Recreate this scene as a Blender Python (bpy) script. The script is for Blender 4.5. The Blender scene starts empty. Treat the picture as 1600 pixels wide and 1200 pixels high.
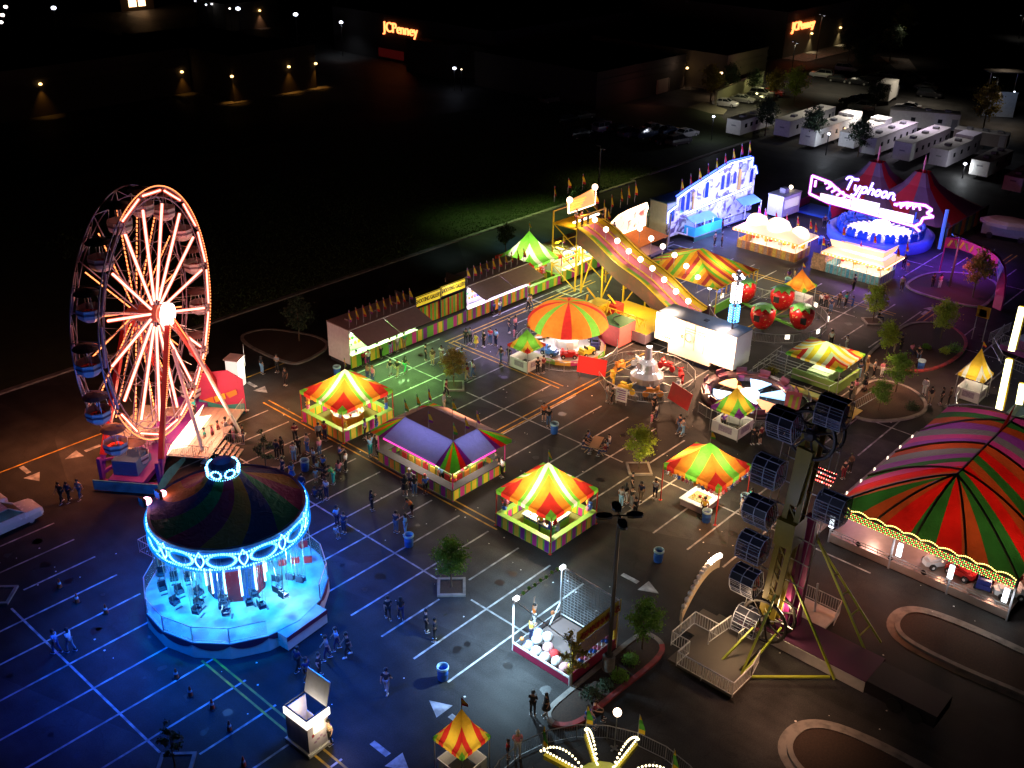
import bpy, math, random
from mathutils import Vector, Matrix
R = math.radians; PI = math.pi
sc = bpy.context.scene
C = sc.collection
random.seed(7)

# ---------------------------------------------------------------- camera
CAMH = 41.0
FOC = 1633.0                                   # focal length in pixels of the 1600 px wide photo
ROT = ((0.67153037, 0.32762542, -0.66461157), (-0.74081099, 0.31583983, -0.59282736), (0.01568549, 0.89045314, 0.45480455))
cd = bpy.data.cameras.new('camera'); cam = bpy.data.objects.new('camera', cd); C.objects.link(cam)
_m = Matrix([list(r) for r in ROT])
cam.matrix_world = Matrix.Translation((0, 0, CAMH)) @ _m.to_4x4()
cd.sensor_width = 36; cd.lens = FOC / 1600 * 36; cd.clip_start = 0.5; cd.clip_end = 2000
sc.camera = cam

def at(px, py, z=0.0):
    """the point at height z seen at a photo pixel: used to survey where a thing stands"""
    v = _m @ Vector((px - 800, 600 - py, -FOC)); t = (z - CAMH) / v.z
    return (v.x * t, v.y * t)

# ---------------------------------------------------------------- world: clear night
w = bpy.data.worlds.new('World'); sc.world = w; w.use_nodes = True
nt = w.node_tree; bg = nt.nodes['Background']
sky = nt.nodes.new('ShaderNodeTexSky'); sky.sky_type = 'NISHITA'; sky.sun_disc = False
sky.sun_elevation = R(-6); sky.sun_rotation = R(200)
nt.links.new(sky.outputs[0], bg.inputs[0]); bg.inputs[1].default_value = 0.0015
sc.view_settings.view_transform = 'Standard'; sc.view_settings.look = 'None'
sc.view_settings.exposure = -.12; sc.view_settings.gamma = 1
cy = sc.cycles
cy.use_denoising = True; cy.sample_clamp_indirect = 1.5; cy.sample_clamp_direct = 0
cy.max_bounces = 4; cy.diffuse_bounces = 2; cy.glossy_bounces = 2; cy.transmission_bounces = 3; cy.transparent_max_bounces = 8
cy.caustics_reflective = False; cy.caustics_refractive = False
cy.use_light_tree = True

# ---------------------------------------------------------------- materials
MATS = {}
def M(name, rgb=(.5, .5, .5), rough=.6, metal=0., emit=0., var=.12, scale=3., alpha=1., trans=0., ecol=None):
    """a procedural material: base colour with gentle noise wear, optional light emission, optional translucency (canvas)"""
    if name in MATS: return MATS[name]
    m = bpy.data.materials.new(name); m.use_nodes = True; n = m.node_tree; b = n.nodes['Principled BSDF']
    b.inputs['Roughness'].default_value = rough; b.inputs['Metallic'].default_value = metal
    if emit > 0:
        b.inputs['Base Color'].default_value = (*rgb, 1)
        b.inputs['Emission Color'].default_value = (*(ecol or rgb), 1); b.inputs['Emission Strength'].default_value = emit
        m.cycles.emission_sampling = 'NONE'
    else:
        tc = n.nodes.new('ShaderNodeTexCoord'); no = n.nodes.new('ShaderNodeTexNoise'); no.inputs['Scale'].default_value = scale
        no.inputs['Detail'].default_value = 5
        n.links.new(tc.outputs['Object'], no.inputs['Vector'])
        mx = n.nodes.new('ShaderNodeMix'); mx.data_type = 'RGBA'
        mx.inputs[6].default_value = (*[c * (1 - var * 2) for c in rgb], 1); mx.inputs[7].default_value = (*[min(1, c * (1 + var)) for c in rgb], 1)
        n.links.new(no.outputs['Fac'], mx.inputs[0]); n.links.new(mx.outputs[2], b.inputs['Base Color'])
        mr = n.nodes.new('ShaderNodeMapRange'); mr.inputs[3].default_value = max(0, rough - .1); mr.inputs[4].default_value = min(1, rough + .1)
        n.links.new(no.outputs['Fac'], mr.inputs[0]); n.links.new(mr.outputs[0], b.inputs['Roughness'])
        if trans > 0:
            bp = n.nodes.new('ShaderNodeBump'); bp.inputs['Strength'].default_value = .6; bp.inputs['Distance'].default_value = .12; n2 = n.nodes.new('ShaderNodeTexNoise'); n2.inputs['Scale'].default_value = 1.6; n2.inputs['Distortion'].default_value = 1.5
            n.links.new(tc.outputs['Object'], n2.inputs['Vector']); n.links.new(n2.outputs['Fac'], bp.inputs['Height']); n.links.new(bp.outputs[0], b.inputs['Normal'])
            tr = n.nodes.new('ShaderNodeBsdfTranslucent'); n.links.new(mx.outputs[2], tr.inputs[0]); n.links.new(bp.outputs[0], tr.inputs['Normal'])
            ms = n.nodes.new('ShaderNodeMixShader'); ms.inputs[0].default_value = trans
            out = n.nodes['Material Output']
            n.links.new(b.outputs[0], ms.inputs[1]); n.links.new(tr.outputs[0], ms.inputs[2]); n.links.new(ms.outputs[0], out.inputs[0])
    if alpha < 1 and emit > 0: b.inputs['Specular IOR Level'].default_value = 0
    if alpha < 1: b.inputs['Alpha'].default_value = alpha
    MATS[name] = m
    return m

# ---------------------------------------------------------------- mesh builder
class MB:
    def __init__(s): s.v = []; s.f = []; s.m = []
    def add(s, vs, fs, m=0):
        o = len(s.v); s.v += [tuple(x) for x in vs]
        for i, f in enumerate(fs):
            s.f.append([a + o for a in f]); s.m.append(m[i] if isinstance(m, (list, tuple)) else m)
        return s
    def box(s, c, d, m=0, rz=0, ry=0, rx=0):
        mt = Matrix.Rotation(rz, 3, 'Z') @ Matrix.Rotation(ry, 3, 'Y') @ Matrix.Rotation(rx, 3, 'X'); c = Vector(c)
        vs = [c + mt @ Vector((x * d[0] / 2, y * d[1] / 2, z * d[2] / 2)) for x in (-1, 1) for y in (-1, 1) for z in (-1, 1)]
        return s.add(vs, [(0, 1, 3, 2), (4, 6, 7, 5), (0, 4, 5, 1), (2, 3, 7, 6), (0, 2, 6, 4), (1, 5, 7, 3)], m)
    def bx(s, x0, x1, y0, y1, z0, z1, m=0): return s.box(((x0 + x1) / 2, (y0 + y1) / 2, (z0 + z1) / 2), (x1 - x0, y1 - y0, z1 - z0), m)
    def bar(s, a, b, r, n=6, m=0, r2=None):
        a = Vector(a); b = Vector(b); d = b - a
        if d.length < 1e-6: return s
        q = d.to_track_quat('Z', 'Y'); r2 = r if r2 is None else r2; vs = []
        for k in range(n):
            t = 2 * PI * (k + .5) / n; e = Vector((math.cos(t), math.sin(t), 0)); vs += [a + q @ (e * r), b + q @ (e * r2)]
        fs = [(2 * k, 2 * ((k + 1) % n), 2 * ((k + 1) % n) + 1, 2 * k + 1) for k in range(n)]
        fs += [tuple(2 * k for k in reversed(range(n))), tuple(2 * k + 1 for k in range(n))]
        return s.add(vs, fs, m)
    def beam(s, a, b, w_, h, m=0):
        a = Vector(a); b = Vector(b); d = b - a; q = d.to_track_quat('Y', 'Z'); vs = []
        for p in (a, b):
            for x, z in ((-1, -1), (1, -1), (1, 1), (-1, 1)): vs.append(p + q @ Vector((x * w_ / 2, 0, z * h / 2)))
        return s.add(vs, [(0, 1, 2, 3), (7, 6, 5, 4), (0, 4, 5, 1), (1, 5, 6, 2), (2, 6, 7, 3), (3, 7, 4, 0)], m)
    def tube(s, pts, r, n=6, m=0, closed=False):
        k = len(pts)
        for i in range(k if closed else k - 1): s.bar(pts[i], pts[(i + 1) % k], r, n, m)
        return s
    def cyl(s, c, r, h, n=16, m=0, r2=None): return s.bar(c, (c[0], c[1], c[2] + h), r, n, m, r2)
    def lathe(s, prof, n=24, m=0, c=(0, 0, 0), mf=None, a0=0, a1=2 * PI, cap=False):
        full = abs(a1 - a0 - 2 * PI) < 1e-6; nn = n if full else n + 1; vs = []
        for (r, z) in prof:
            for k in range(nn):
                a = a0 + (a1 - a0) * k / n; vs.append((c[0] + r * math.cos(a), c[1] + r * math.sin(a), c[2] + z))
        fs = []; ms = []
        for j in range(len(prof) - 1):
            for k in range(n):
                k2 = (k + 1) % nn; fs.append((j * nn + k, j * nn + k2, (j + 1) * nn + k2, (j + 1) * nn + k)); ms.append(mf(j, k) if mf else m)
        if cap: fs.append(tuple(range((len(prof) - 1) * nn, len(prof) * nn))); ms.append(m)
        return s.add(vs, fs, ms)
    def ball(s, c, r, m=0, n=10, k=6, sc_=(1, 1, 1)):
        vs = []; fs = []
        for j in range(k + 1):
            p = PI * j / k
            for i in range(n):
                a = 2 * PI * i / n
                vs.append((c[0] + r * sc_[0] * math.sin(p) * math.cos(a), c[1] + r * sc_[1] * math.sin(p) * math.sin(a), c[2] + r * sc_[2] * math.cos(p)))
        for j in range(k):
            for i in range(n): fs.append((j * n + i, (j + 1) * n + i, (j + 1) * n + (i + 1) % n, j * n + (i + 1) % n))
        return s.add(vs, fs, m)
    def poly(s, pts, m=0): return s.add(pts, [tuple(range(len(pts)))], m)
    def prism(s, pts, z0, z1, m=0, mt=None):
        n = len(pts); vs = [(x, y, z0) for x, y in pts] + [(x, y, z1) for x, y in pts]
        s.add(vs, [(i, (i + 1) % n, (i + 1) % n + n, i + n) for i in range(n)] + [tuple(reversed(range(n)))], m)
        return s.add([(x, y, z1) for x, y in pts], [tuple(range(n))], m if mt is None else mt)
    def slab(s, pts, th, m=0, mb=None):
        """a thick sheet from any planar-ish 3-D outline"""
        n = len(pts); p = [Vector(q) for q in pts]; nm = (p[1] - p[0]).cross(p[2] - p[0]).normalized() * th
        vs = p + [q - nm for q in p]
        return s.add(vs, [tuple(range(n)), tuple(reversed(range(n, 2 * n)))] + [(i, i + n, (i + 1) % n + n, (i + 1) % n) for i in range(n)],
                     [m, m if mb is None else mb] + [m] * n)
    def grid(s, fn, nu, nv, m=0, mf=None):
        vs = [fn(i / nu, j / nv) for i in range(nu + 1) for j in range(nv + 1)]; fs = []; ms = []
        for i in range(nu):
            for j in range(nv):
                a = i * (nv + 1) + j; fs.append((a, a + nv + 1, a + nv + 2, a + 1)); ms.append(mf(i, j) if mf else m)
        return s.add(vs, fs, ms)
    def mesh(s, name, mats, smooth=False):
        me = bpy.data.meshes.new(name); me.from_pydata(s.v, [], s.f)
        for t in (mats if isinstance(mats, (list, tuple)) else [mats]): me.materials.append(t)
        nm = len(me.materials)
        me.polygons.foreach_set('material_index', [min(x, nm - 1) for x in s.m])
        if smooth: me.polygons.foreach_set('use_smooth', [True] * len(me.polygons))
        me.update(); return me
    def build(s, name, mats, parent=None, smooth=False, loc=None, rz=0, label=None):
        o = bpy.data.objects.new(name, s.mesh(name, mats, smooth)); C.objects.link(o)
        if parent: o.parent = parent
        if loc: o.location = loc
        if rz: o.rotation_euler = (0, 0, rz)
        if label: o['label'] = label
        return o

def tag(o, label, cat, group=None):
    o['label'] = label; o['category'] = cat
    if group: o['group'] = group
    return o
def thing(name, label, cat, loc=(0, 0, 0), rz=0, group=None):
    o = bpy.data.objects.new(name, None); C.objects.link(o)
    if len(loc) == 2: loc = (loc[0], loc[1], 0)
    o.location = loc; o.rotation_euler = (0, 0, rz)
    return tag(o, label, cat, group)
def each(mbs, name, mats, parent): return [b_.build(name, mats, parent) for b_ in mbs]
def kids(o): return [c for c in C.objects if c.parent is o]
def struct(o, kind='structure'): o['kind'] = kind; return o
_KIDS = {}
def dup(root, loc, rz, label, group=None, scale=1):
    if root.name not in _KIDS:
        ch = list(root.children); _KIDS[root.name] = [(c, list(c.children)) for c in ch]
    r = root.copy(); C.objects.link(r)
    r.location = loc if len(loc) == 3 else (loc[0], loc[1], 0); r.rotation_euler = (0, 0, rz); r['label'] = label
    if scale != 1: r.scale = (scale,) * 3
    if group: r['group'] = group
    for c, g in _KIDS[root.name]:
        c2 = c.copy(); C.objects.link(c2); c2.parent = r
        for d in g: d2 = d.copy(); C.objects.link(d2); d2.parent = c2
    return r
def cp(o, parent, loc=None, rot=None):
    """another part with the same mesh"""
    c = o.copy(); C.objects.link(c); c.parent = parent
    if loc is not None: c.location = loc
    if rot is not None: c.rotation_euler = rot
    return c
def lamp(loc, col, power, r=.25, parent=None, spot=None, aim=None, blend=.6):
    if spot is None and loc[2] >= 3.9 and power >= 150: spot = 122; blend = .9   # cone put on strong high lamps to tighten their pools on the ground
    d = bpy.data.lights.new('light', 'SPOT' if spot else 'POINT'); d.color = col; d.energy = power; d.shadow_soft_size = r
    if spot: d.spot_size = R(spot); d.spot_blend = blend
    o = bpy.data.objects.new('light', d); C.objects.link(o); o.location = loc
    if aim is not None: o.rotation_euler = (Vector(aim) - Vector(loc)).to_track_quat('-Z', 'Y').to_euler()
    if parent: o.parent = parent
    return o
def letters(txt, size, name, mat, parent, loc, rot, depth=.03, align='CENTER', sx=1):
    cu = bpy.data.curves.new('t', 'FONT'); cu.body = txt; cu.size = size; cu.extrude = depth; cu.align_x = align; cu.align_y = 'CENTER'; cu.resolution_u = 3
    t = bpy.data.objects.new('t', cu); C.objects.link(t); dg = bpy.context.evaluated_depsgraph_get(); dg.update()
    me = bpy.data.meshes.new_from_object(t.evaluated_get(dg)); bpy.data.objects.remove(t)
    me.materials.clear(); me.materials.append(mat)
    o = bpy.data.objects.new(name, me); C.objects.link(o); o.parent = parent; o.location = loc; o.rotation_euler = rot; o.scale = (sx, 1, 1)
    return o
# rotations that stand a text upright and readable: facing -X, facing -Y
FACE_X = (R(90), 0, R(-90)); FACE_Y = (R(90), 0, 0)

def halo_mat(name, col, e=.9, a=.3):
    """see-through glowing shell added round a bright tube to imitate its halo"""
    return M(name, (.02, .02, .02), emit=e, alpha=a, ecol=col)
# common palette (base colours as in daylight)
YEL = M('paint_yellow', (.85, .6, .05)); ORG = M('paint_orange', (.85, .3, .04)); MAG = M('paint_magenta', (.6, .04, .3)); GRN = M('paint_green', (.16, .5, .05))
RED = M('paint_red', (.6, .03, .02)); PUR = M('paint_purple', (.22, .03, .3)); WHT = M('paint_white', (.78, .77, .74)); BLK = M('black_steel', (.02, .02, .022), .5)
GALV = M('galvanised_steel', (.5, .5, .5), .4, .7); BRN = M('brown_roofing', (.3, .21, .2), .7); TEAL = M('paint_teal', (.05, .35, .33)); BLU = M('paint_blue', (.03, .12, .5))
DRK = M('dark_trim', (.03, .03, .035), .6); CREAM = M('paint_cream', (.7, .62, .42)); WOOD = M('plywood', (.3, .2, .12), .8); RUBBER = M('rubber', (.015, .015, .015), .8)
GREY = M('grey_paint', (.3, .3, .32), .6); SILV = M('aluminium_sheet', (.55, .55, .56), .35, .6); GLASS = M('dark_glass', (.02, .025, .03), .1)
cY = M('canvas_yellow', (.85, .55, .05), .8, trans=.5); cO = M('canvas_orange', (.85, .27, .03), .8, trans=.5); cR = M('canvas_red', (.72, .04, .03), .8, trans=.5)
cG = M('canvas_green', (.2, .6, .06), .8, trans=.5); cW = M('canvas_white', (.8, .78, .7), .8, trans=.5); cM = M('canvas_magenta', (.55, .05, .25), .8, trans=.5)
cP = M('canvas_purple', (.25, .04, .3), .8, trans=.5); cT = M('canvas_teal', (.05, .3, .2), .8, trans=.4)
BULB = M('bulb_warm', (1, .75, .45), emit=7); BULBW = M('bulb_white', (1, .93, .85), emit=8); BULBB = M('bulb_blue', (.15, .55, 1), emit=9)
LEDW = M('led_white', (.85, .92, 1), emit=7); TUBEO = M('led_orange', (1, .42, .2), emit=7); TUBER = M('led_red', (1, .12, .06), emit=3.5)
# ================================================================ SETTING
def asphalt():
    m = bpy.data.materials.new('asphalt'); m.use_nodes = True; n = m.node_tree; b = n.nodes['Principled BSDF']; L = n.links.new
    tc = n.nodes.new('ShaderNodeTexCoord')
    def noise(s, d=6):
        x = n.nodes.new('ShaderNodeTexNoise'); x.inputs['Scale'].default_value = s; x.inputs['Detail'].default_value = d; L(tc.outputs['Object'], x.inputs['Vector']); return x
    n1 = noise(.09, 8); n2 = noise(.7, 6); n3 = noise(14, 4)
    cr = n.nodes.new('ShaderNodeValToRGB'); cr.color_ramp.elements[0].position = .35; cr.color_ramp.elements[0].color = (.028, .027, .028, 1)
    cr.color_ramp.elements[1].position = .68; cr.color_ramp.elements[1].color = (.062, .06, .058, 1); L(n1.outputs['Fac'], cr.inputs[0])
    def mul(a, fac, lo, hi):
        mr = n.nodes.new('ShaderNodeMapRange'); mr.inputs[1].default_value = .3; mr.inputs[2].default_value = .7; mr.inputs[3].default_value = lo; mr.inputs[4].default_value = hi; L(fac, mr.inputs[0])
        mx = n.nodes.new('ShaderNodeMix'); mx.data_type = 'RGBA'; mx.blend_type = 'MULTIPLY'; mx.inputs[0].default_value = 1; L(a, mx.inputs[6])
        c = n.nodes.new('ShaderNodeCombineColor'); [L(mr.outputs[0], c.inputs[i]) for i in range(3)]; L(c.outputs[0], mx.inputs[7]); return mx.outputs[2]
    c = mul(cr.outputs[0], n2.outputs['Fac'], .72, 1.2); c = mul(c, n3.outputs['Fac'], .75, 1.2)
    # patched areas: irregular cells of older and newer surfacing
    vc = n.nodes.new('ShaderNodeTexVoronoi'); vc.inputs['Scale'].default_value = .07; vc.inputs['Randomness'].default_value = .9; L(tc.outputs['Object'], vc.inputs['Vector'])
    sx = n.nodes.new('ShaderNodeSeparateColor'); L(vc.outputs['Color'], sx.inputs[0]); c = mul(c, sx.outputs[0], .8, 1.15)
    wv = n.nodes.new('ShaderNodeTexNoise'); wv.inputs['Scale'].default_value = 1; wv.inputs['Detail'].default_value = 5; mpp = n.nodes.new('ShaderNodeMapping'); mpp.inputs['Scale'].default_value = (.9, .06, 1); L(tc.outputs['Object'], mpp.inputs[0]); L(mpp.outputs[0], wv.inputs['Vector']); c = mul(c, wv.outputs['Fac'], .8, 1.15)
    # sealed cracks
    vo = n.nodes.new('ShaderNodeTexVoronoi'); vo.feature = 'DISTANCE_TO_EDGE'; vo.inputs['Scale'].default_value = .11
    mp = n.nodes.new('ShaderNodeVectorMath'); mp.operation = 'ADD'; sc_ = n.nodes.new('ShaderNodeVectorMath'); sc_.operation = 'SCALE'; sc_.inputs['Scale'].default_value = 3.0
    L(n2.outputs['Color'], sc_.inputs[0]); L(tc.outputs['Object'], mp.inputs[0]); L(sc_.outputs[0], mp.inputs[1]); L(mp.outputs[0], vo.inputs['Vector'])
    mr = n.nodes.new('ShaderNodeMapRange'); mr.inputs[1].default_value = 0.002; mr.inputs[2].default_value = .007; mr.inputs[3].default_value = .82; mr.inputs[4].default_value = 1; L(vo.outputs['Distance'], mr.inputs[0])
    mx = n.nodes.new('ShaderNodeMix'); mx.data_type = 'RGBA'; mx.blend_type = 'MULTIPLY'; mx.inputs[0].default_value = 1; L(c, mx.inputs[6])
    cc = n.nodes.new('ShaderNodeCombineColor'); [L(mr.outputs[0], cc.inputs[i]) for i in range(3)]; L(cc.outputs[0], mx.inputs[7]); c = mx.outputs[2]
    L(c, b.inputs['Base Color'])
    rr = n.nodes.new('ShaderNodeMapRange'); rr.inputs[3].default_value = .5; rr.inputs[4].default_value = .8; L(n2.outputs['Fac'], rr.inputs[0]); L(rr.outputs[0], b.inputs['Roughness'])
    b.inputs['Specular IOR Level'].default_value = .12
    bp = n.nodes.new('ShaderNodeBump'); bp.inputs['Strength'].default_value = .35; bp.inputs['Distance'].default_value = .02; L(n3.outputs['Fac'], bp.inputs['Height']); L(bp.outputs[0], b.inputs['Normal'])
    return m
ASPH = asphalt()
def worn(name, rgb, lo=.35, scale=3.):
    m = bpy.data.materials.new(name); m.use_nodes = True; n = m.node_tree; b = n.nodes['Principled BSDF']; L = n.links.new
    tc = n.nodes.new('ShaderNodeTexCoord'); no = n.nodes.new('ShaderNodeTexNoise'); no.inputs['Scale'].default_value = scale; no.inputs['Detail'].default_value = 8
    L(tc.outputs['Object'], no.inputs['Vector']); cr = n.nodes.new('ShaderNodeValToRGB')
    cr.color_ramp.elements[0].position = lo; cr.color_ramp.elements[0].color = (*[c * .35 + .03 for c in rgb], 1)
    cr.color_ramp.elements[1].position = lo + .25; cr.color_ramp.elements[1].color = (*rgb, 1)
    L(no.outputs['Fac'], cr.inputs[0]); L(cr.outputs[0], b.inputs['Base Color']); b.inputs['Roughness'].default_value = .75
    return m
LINE = worn('worn_white_paint', (.5, .5, .5), .4, 1.7); YLINE = worn('worn_yellow_paint', (.8, .45, .02), .42, 1.3); CONC = worn('concrete', (.24, .22, .2), .3, 1.5)
REDK = worn('red_kerb_paint', (.38, .05, .05), .35, 2.); MULCH = M('bark_mulch', (.055, .032, .022), .95, var=.45, scale=9)
GRASSM = M('lawn_soil', (.035, .05, .015), .95, var=.4, scale=.8)

g = MB(); g.poly([(-700, -700, 0), (1400, -700, 0), (1400, 1400, 0), (-700, 1400, 0)]); struct(g.build('ground', ASPH))
# grass field behind the drive
def lawn(name, pts, n=0):
    gb = MB(); gb.prism(pts, .02, .11); struct(gb.build(name, GRASSM))
LAWN = [(-60, 83.2), (118, 83.2), (150, 84), (165, 100), (150, 128), (60, 140), (-60, 150)]
lawn('grass_field', LAWN)
kb = MB(); kb.bx(-60, 118, 82.7, 83.2, 0, .15); kb.bx(118.02, 150, 83.3, 83.8, 0, .15); struct(kb.build('field_kerb', CONC))
# blades of the lawn: tufts
TUFT = M('grass_blades', (.05, .1, .02), .8, var=.3, scale=.5)
gb = MB(); rg = random.Random(3)
for i in range(26000):
    x = rg.uniform(48, 126); y = 83.3 + rg.random() ** 1.5 * 34; h = rg.uniform(.06, .2); a = rg.uniform(0, PI); dx = math.cos(a) * .09; dy = math.sin(a) * .09
    gb.poly([(x - dx, y - dy, .1), (x + dx, y + dy, .1), (x + rg.uniform(-.05, .05), y + rg.uniform(-.05, .05), .11 + h)])
o = gb.build('grass', TUFT); struct(o, 'stuff')

# painted lot markings: stall spines (along Y) every 19.4 m, stalls every 2.74 m
SP = [-2.3, 17.1, 36.6, 56.1, 75.4, 94.7, 114.2]; ys = [39.9 + 2.745 * k for k in range(-14, 11)]
ml = MB(); Z = .006; rl = random.Random(5)
def hline(x0, x1, y, w_=.13, m=0, b=ml): b.poly([(x0, y - w_ / 2, Z), (x1, y - w_ / 2, Z), (x1, y + w_ / 2, Z), (x0, y + w_ / 2, Z)], m)
def vline(x, y0, y1, w_=.13, m=0, b=ml): b.poly([(x - w_ / 2, y0, Z + .002), (x + w_ / 2, y0, Z + .002), (x + w_ / 2, y1, Z + .002), (x - w_ / 2, y1, Z + .002)], m)
planters = []
PLY = [17.4, 37.3, 56.7]
for s in SP:
    y0 = 20 if s < 40 else 18
    for a, b_ in ((18.9, 35.7), (38.7, 55.2), (58.2, 66)):
        if s in (36.6,) and a < 20: a = 30.5
        vline(s, a, b_)
    for y in ys:
        if s > 100 and y > 50: continue
        if y > 66 or y < 12: continue
        if s == 36.6 and y < 30: continue
        if s == 56.1 and y < 24: continue
        if min(abs(y - p) for p in PLY) < 1.3:
            hline(s - 6, s - 1.3, y); hline(s + 1.3, s + 6, y)
        else: hline(s - 6, s - .06, y); hline(s + .06, s + 6, y)
o = ml.build('parking_lines', LINE); struct(o)
yl = MB(); Z = .005
def dbl_x(x0, x1, y, gap=.55): hline(x0, x1, y - gap / 2, .13, 0, yl); hline(x0, x1, y + gap / 2, .13, 0, yl)
def dbl_y(x, y0, y1, gap=.55): vline(x - gap / 2, y0, y1, .13, 0, yl); vline(x + gap / 2, y0, y1, .13, 0, yl)
dbl_y(43.4, 39.6, 66); dbl_y(22.6, 24, 43); dbl_x(44, 73, 48.6); dbl_x(76, 96, 44.8); hline(20, 62, 70.8, .14, 0, yl); dbl_y(62.4, 50, 63.4); dbl_x(62, 84, 63.5); dbl_y(98, 36, 58); dbl_x(98, 125, 33.5)
struct(yl.build('yellow_lane_lines', YLINE))
def arrow(px, py, ang, s=1.0):
    x, y = at(px, py); c, n_ = math.cos(ang), math.sin(ang)
    def T(u, v): return (x + (u * c - v * n_) * s, y + (u * n_ + v * c) * s, .005)
    b = MB(); b.poly([T(0.15, -.6), T(1.35, 0), T(.15, .6)]); b.poly([T(-1.5, -.17), T(-.25, -.17), T(-.25, .17), T(-1.5, .17)]); struct(b.build('lane_arrow', LINE))
for px, py, a in ((698, 1114, PI / 2), (612, 1184, -PI / 2), (1002, 913, -PI / 2), (128, 707, PI), (48, 741, -PI / 2), (403, 606, -PI / 2), (978, 612, -PI / 2), (1170, 455, 0), (1475, 470, -PI / 2), (1450, 485, 0)): arrow(px, py, a)
ob = MB()
for i in range(260):
    s = rl.choice(SP[1:6]); x = s + rl.choice((-1, 1)) * rl.uniform(2, 4.4); y = rl.choice(ys) + 1.37 + rl.uniform(-.3, .3); r0 = rl.uniform(.1, .42)
    ob.poly([(x + r0 * rl.uniform(.6, 1.2) * math.cos(k * .7), y + r0 * rl.uniform(.6, 1.2) * math.sin(k * .7), .003) for k in range(9)])
struct(ob.build('oil_stains', M('oil_stain', (.012, .011, .011), .35)))
ob = MB()
for i in range(420):
    x, y = rl.uniform(16, 112), rl.uniform(12, 64); a = rl.uniform(0, 3); q = rl.uniform(.03, .08); ob.poly([(x + q * math.cos(a + k * 1.57), y + q * math.sin(a + k * 1.57), .012 + .02 * (k % 2)) for k in range(4)])
struct(ob.build('litter', WHT), 'stuff')
# square marks on the drive
def sqmark(px, py):
    x, y = at(px, py); b = MB()
    for k in range(4):
        a = k * PI / 2; b.poly([(x + math.cos(a + PI / 4) * r_, y + math.sin(a + PI / 4) * r_, .005) for r_ in (1.5, 1.2)] + [(x + math.cos(a + 3 * PI / 4) * r_, y + math.sin(a + 3 * PI / 4) * r_, .005) for r_ in (1.2, 1.5)])
    struct(b.build('square_marking', LINE))
sqmark(891, 455); sqmark(1056, 388)

# planters (diamond islets with a tree) and kerbed islands
def islet(x, y, r=1.25):
    b = MB()
    for k in range(4):
        a = k * PI / 2; p = [(x + math.cos(a + t) * q, y + math.sin(a + t) * q) for t, q in ((0, r), (PI / 2, r), (PI / 2, r - .25), (0, r - .25))]
        b.prism(p, 0, .14)
    b.prism([(x + math.cos(k * PI / 2) * (r - .25), y + math.sin(k * PI / 2) * (r - .25)) for k in range(4)], .0, .09, 1)
    struct(b.build('tree_planter_kerb', [CONC, MULCH]))
for x, y in ((36.6, 37.4), (56.1, 37.2), (36.6, 56.6), (56.1, 56.7), (94.7, 36.8), (17.1, 56.9), (17.1, 37.3)): islet(x, y)
def island(pts, km=CONC, kw=.3, red=None, gutter=0):
    """smooth closed kerb round a mulch bed"""
    P_ = [Vector(p) for p in pts]
    for _ in range(3):
        Q = []
        for i in range(len(P_)):
            a, b = P_[i], P_[(i + 1) % len(P_)]; Q += [a * .75 + b * .25, a * .25 + b * .75]
        P_ = Q
    cx = sum((p for p in P_), Vector((0, 0))) / len(P_); b = MB(); n = len(P_)
    def inset(d):
        out = []
        for i in range(n):
            t = (P_[(i + 1) % n] - P_[i - 1]).normalized(); nn = Vector((-t.y, t.x))
            if nn.dot(cx - P_[i]) < 0: nn = -nn
            out.append(P_[i] + nn * d)
        return out
    I = inset(kw); O = inset(-gutter) if gutter else None
    for i in range(n):
        j = (i + 1) % n; mi = 2 if (red and red(P_[i])) else 0
        b.prism([P_[i], P_[j], I[j], I[i]], 0, .15, mi)
        if O: b.poly([(*O[i], .012), (*O[j], .012), (*P_[j], .012), (*P_[i], .012)], 0)
    b.prism([tuple(p) for p in I], 0, .1, 1)
    struct(b.build('kerbed_island', [km, MULCH, REDK]))
IP = [at(*q_) for q_ in ((850, 1118), (860, 1138), (905, 1138), (960, 1090), (1030, 1036), (1043, 1010), (1016, 989), (994, 991), (948, 1029), (878, 1087), (860, 1102))]
island(IP, red=lambda p: (p.x - IP[1][0]) * (IP[5][1] - IP[1][1]) - (p.y - IP[1][1]) * (IP[5][0] - IP[1][0]) > -.9)
island([(75.2, 30.4), (74.6, 28), (77.5, 25.6), (80.7, 25), (83.4, 27.5), (83.2, 31), (80, 31.4)])
island([(84.5, 33.6), (85.5, 30), (88, 27.8), (92.6, 27.2), (97, 28), (99.5, 31), (97.5, 34.2), (92, 34.2)], red=lambda p: p.y < 30.5)
island([(51.4, 15.6), (54.4, 15.9), (55.2, 13), (55, 6), (54, -4), (51, -4), (51.6, 6), (51, 12)], gutter=.45)
island([(38.5, 15.6), (41.3, 15.9), (42.6, 13.5), (42.6, 6), (42, -3), (38.5, -3), (38, 6), (37.6, 12)], gutter=.45)
island([(48.5, 78.5), (48.6, 69.9), (50.5, 69.4), (54, 70.4), (54.6, 72.8), (53.6, 75.5), (52, 78.5)])
island([(105, 38.5), (105, 30.4), (108, 30), (114, 31), (115.5, 34), (113, 38), (109, 39)])
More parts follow.
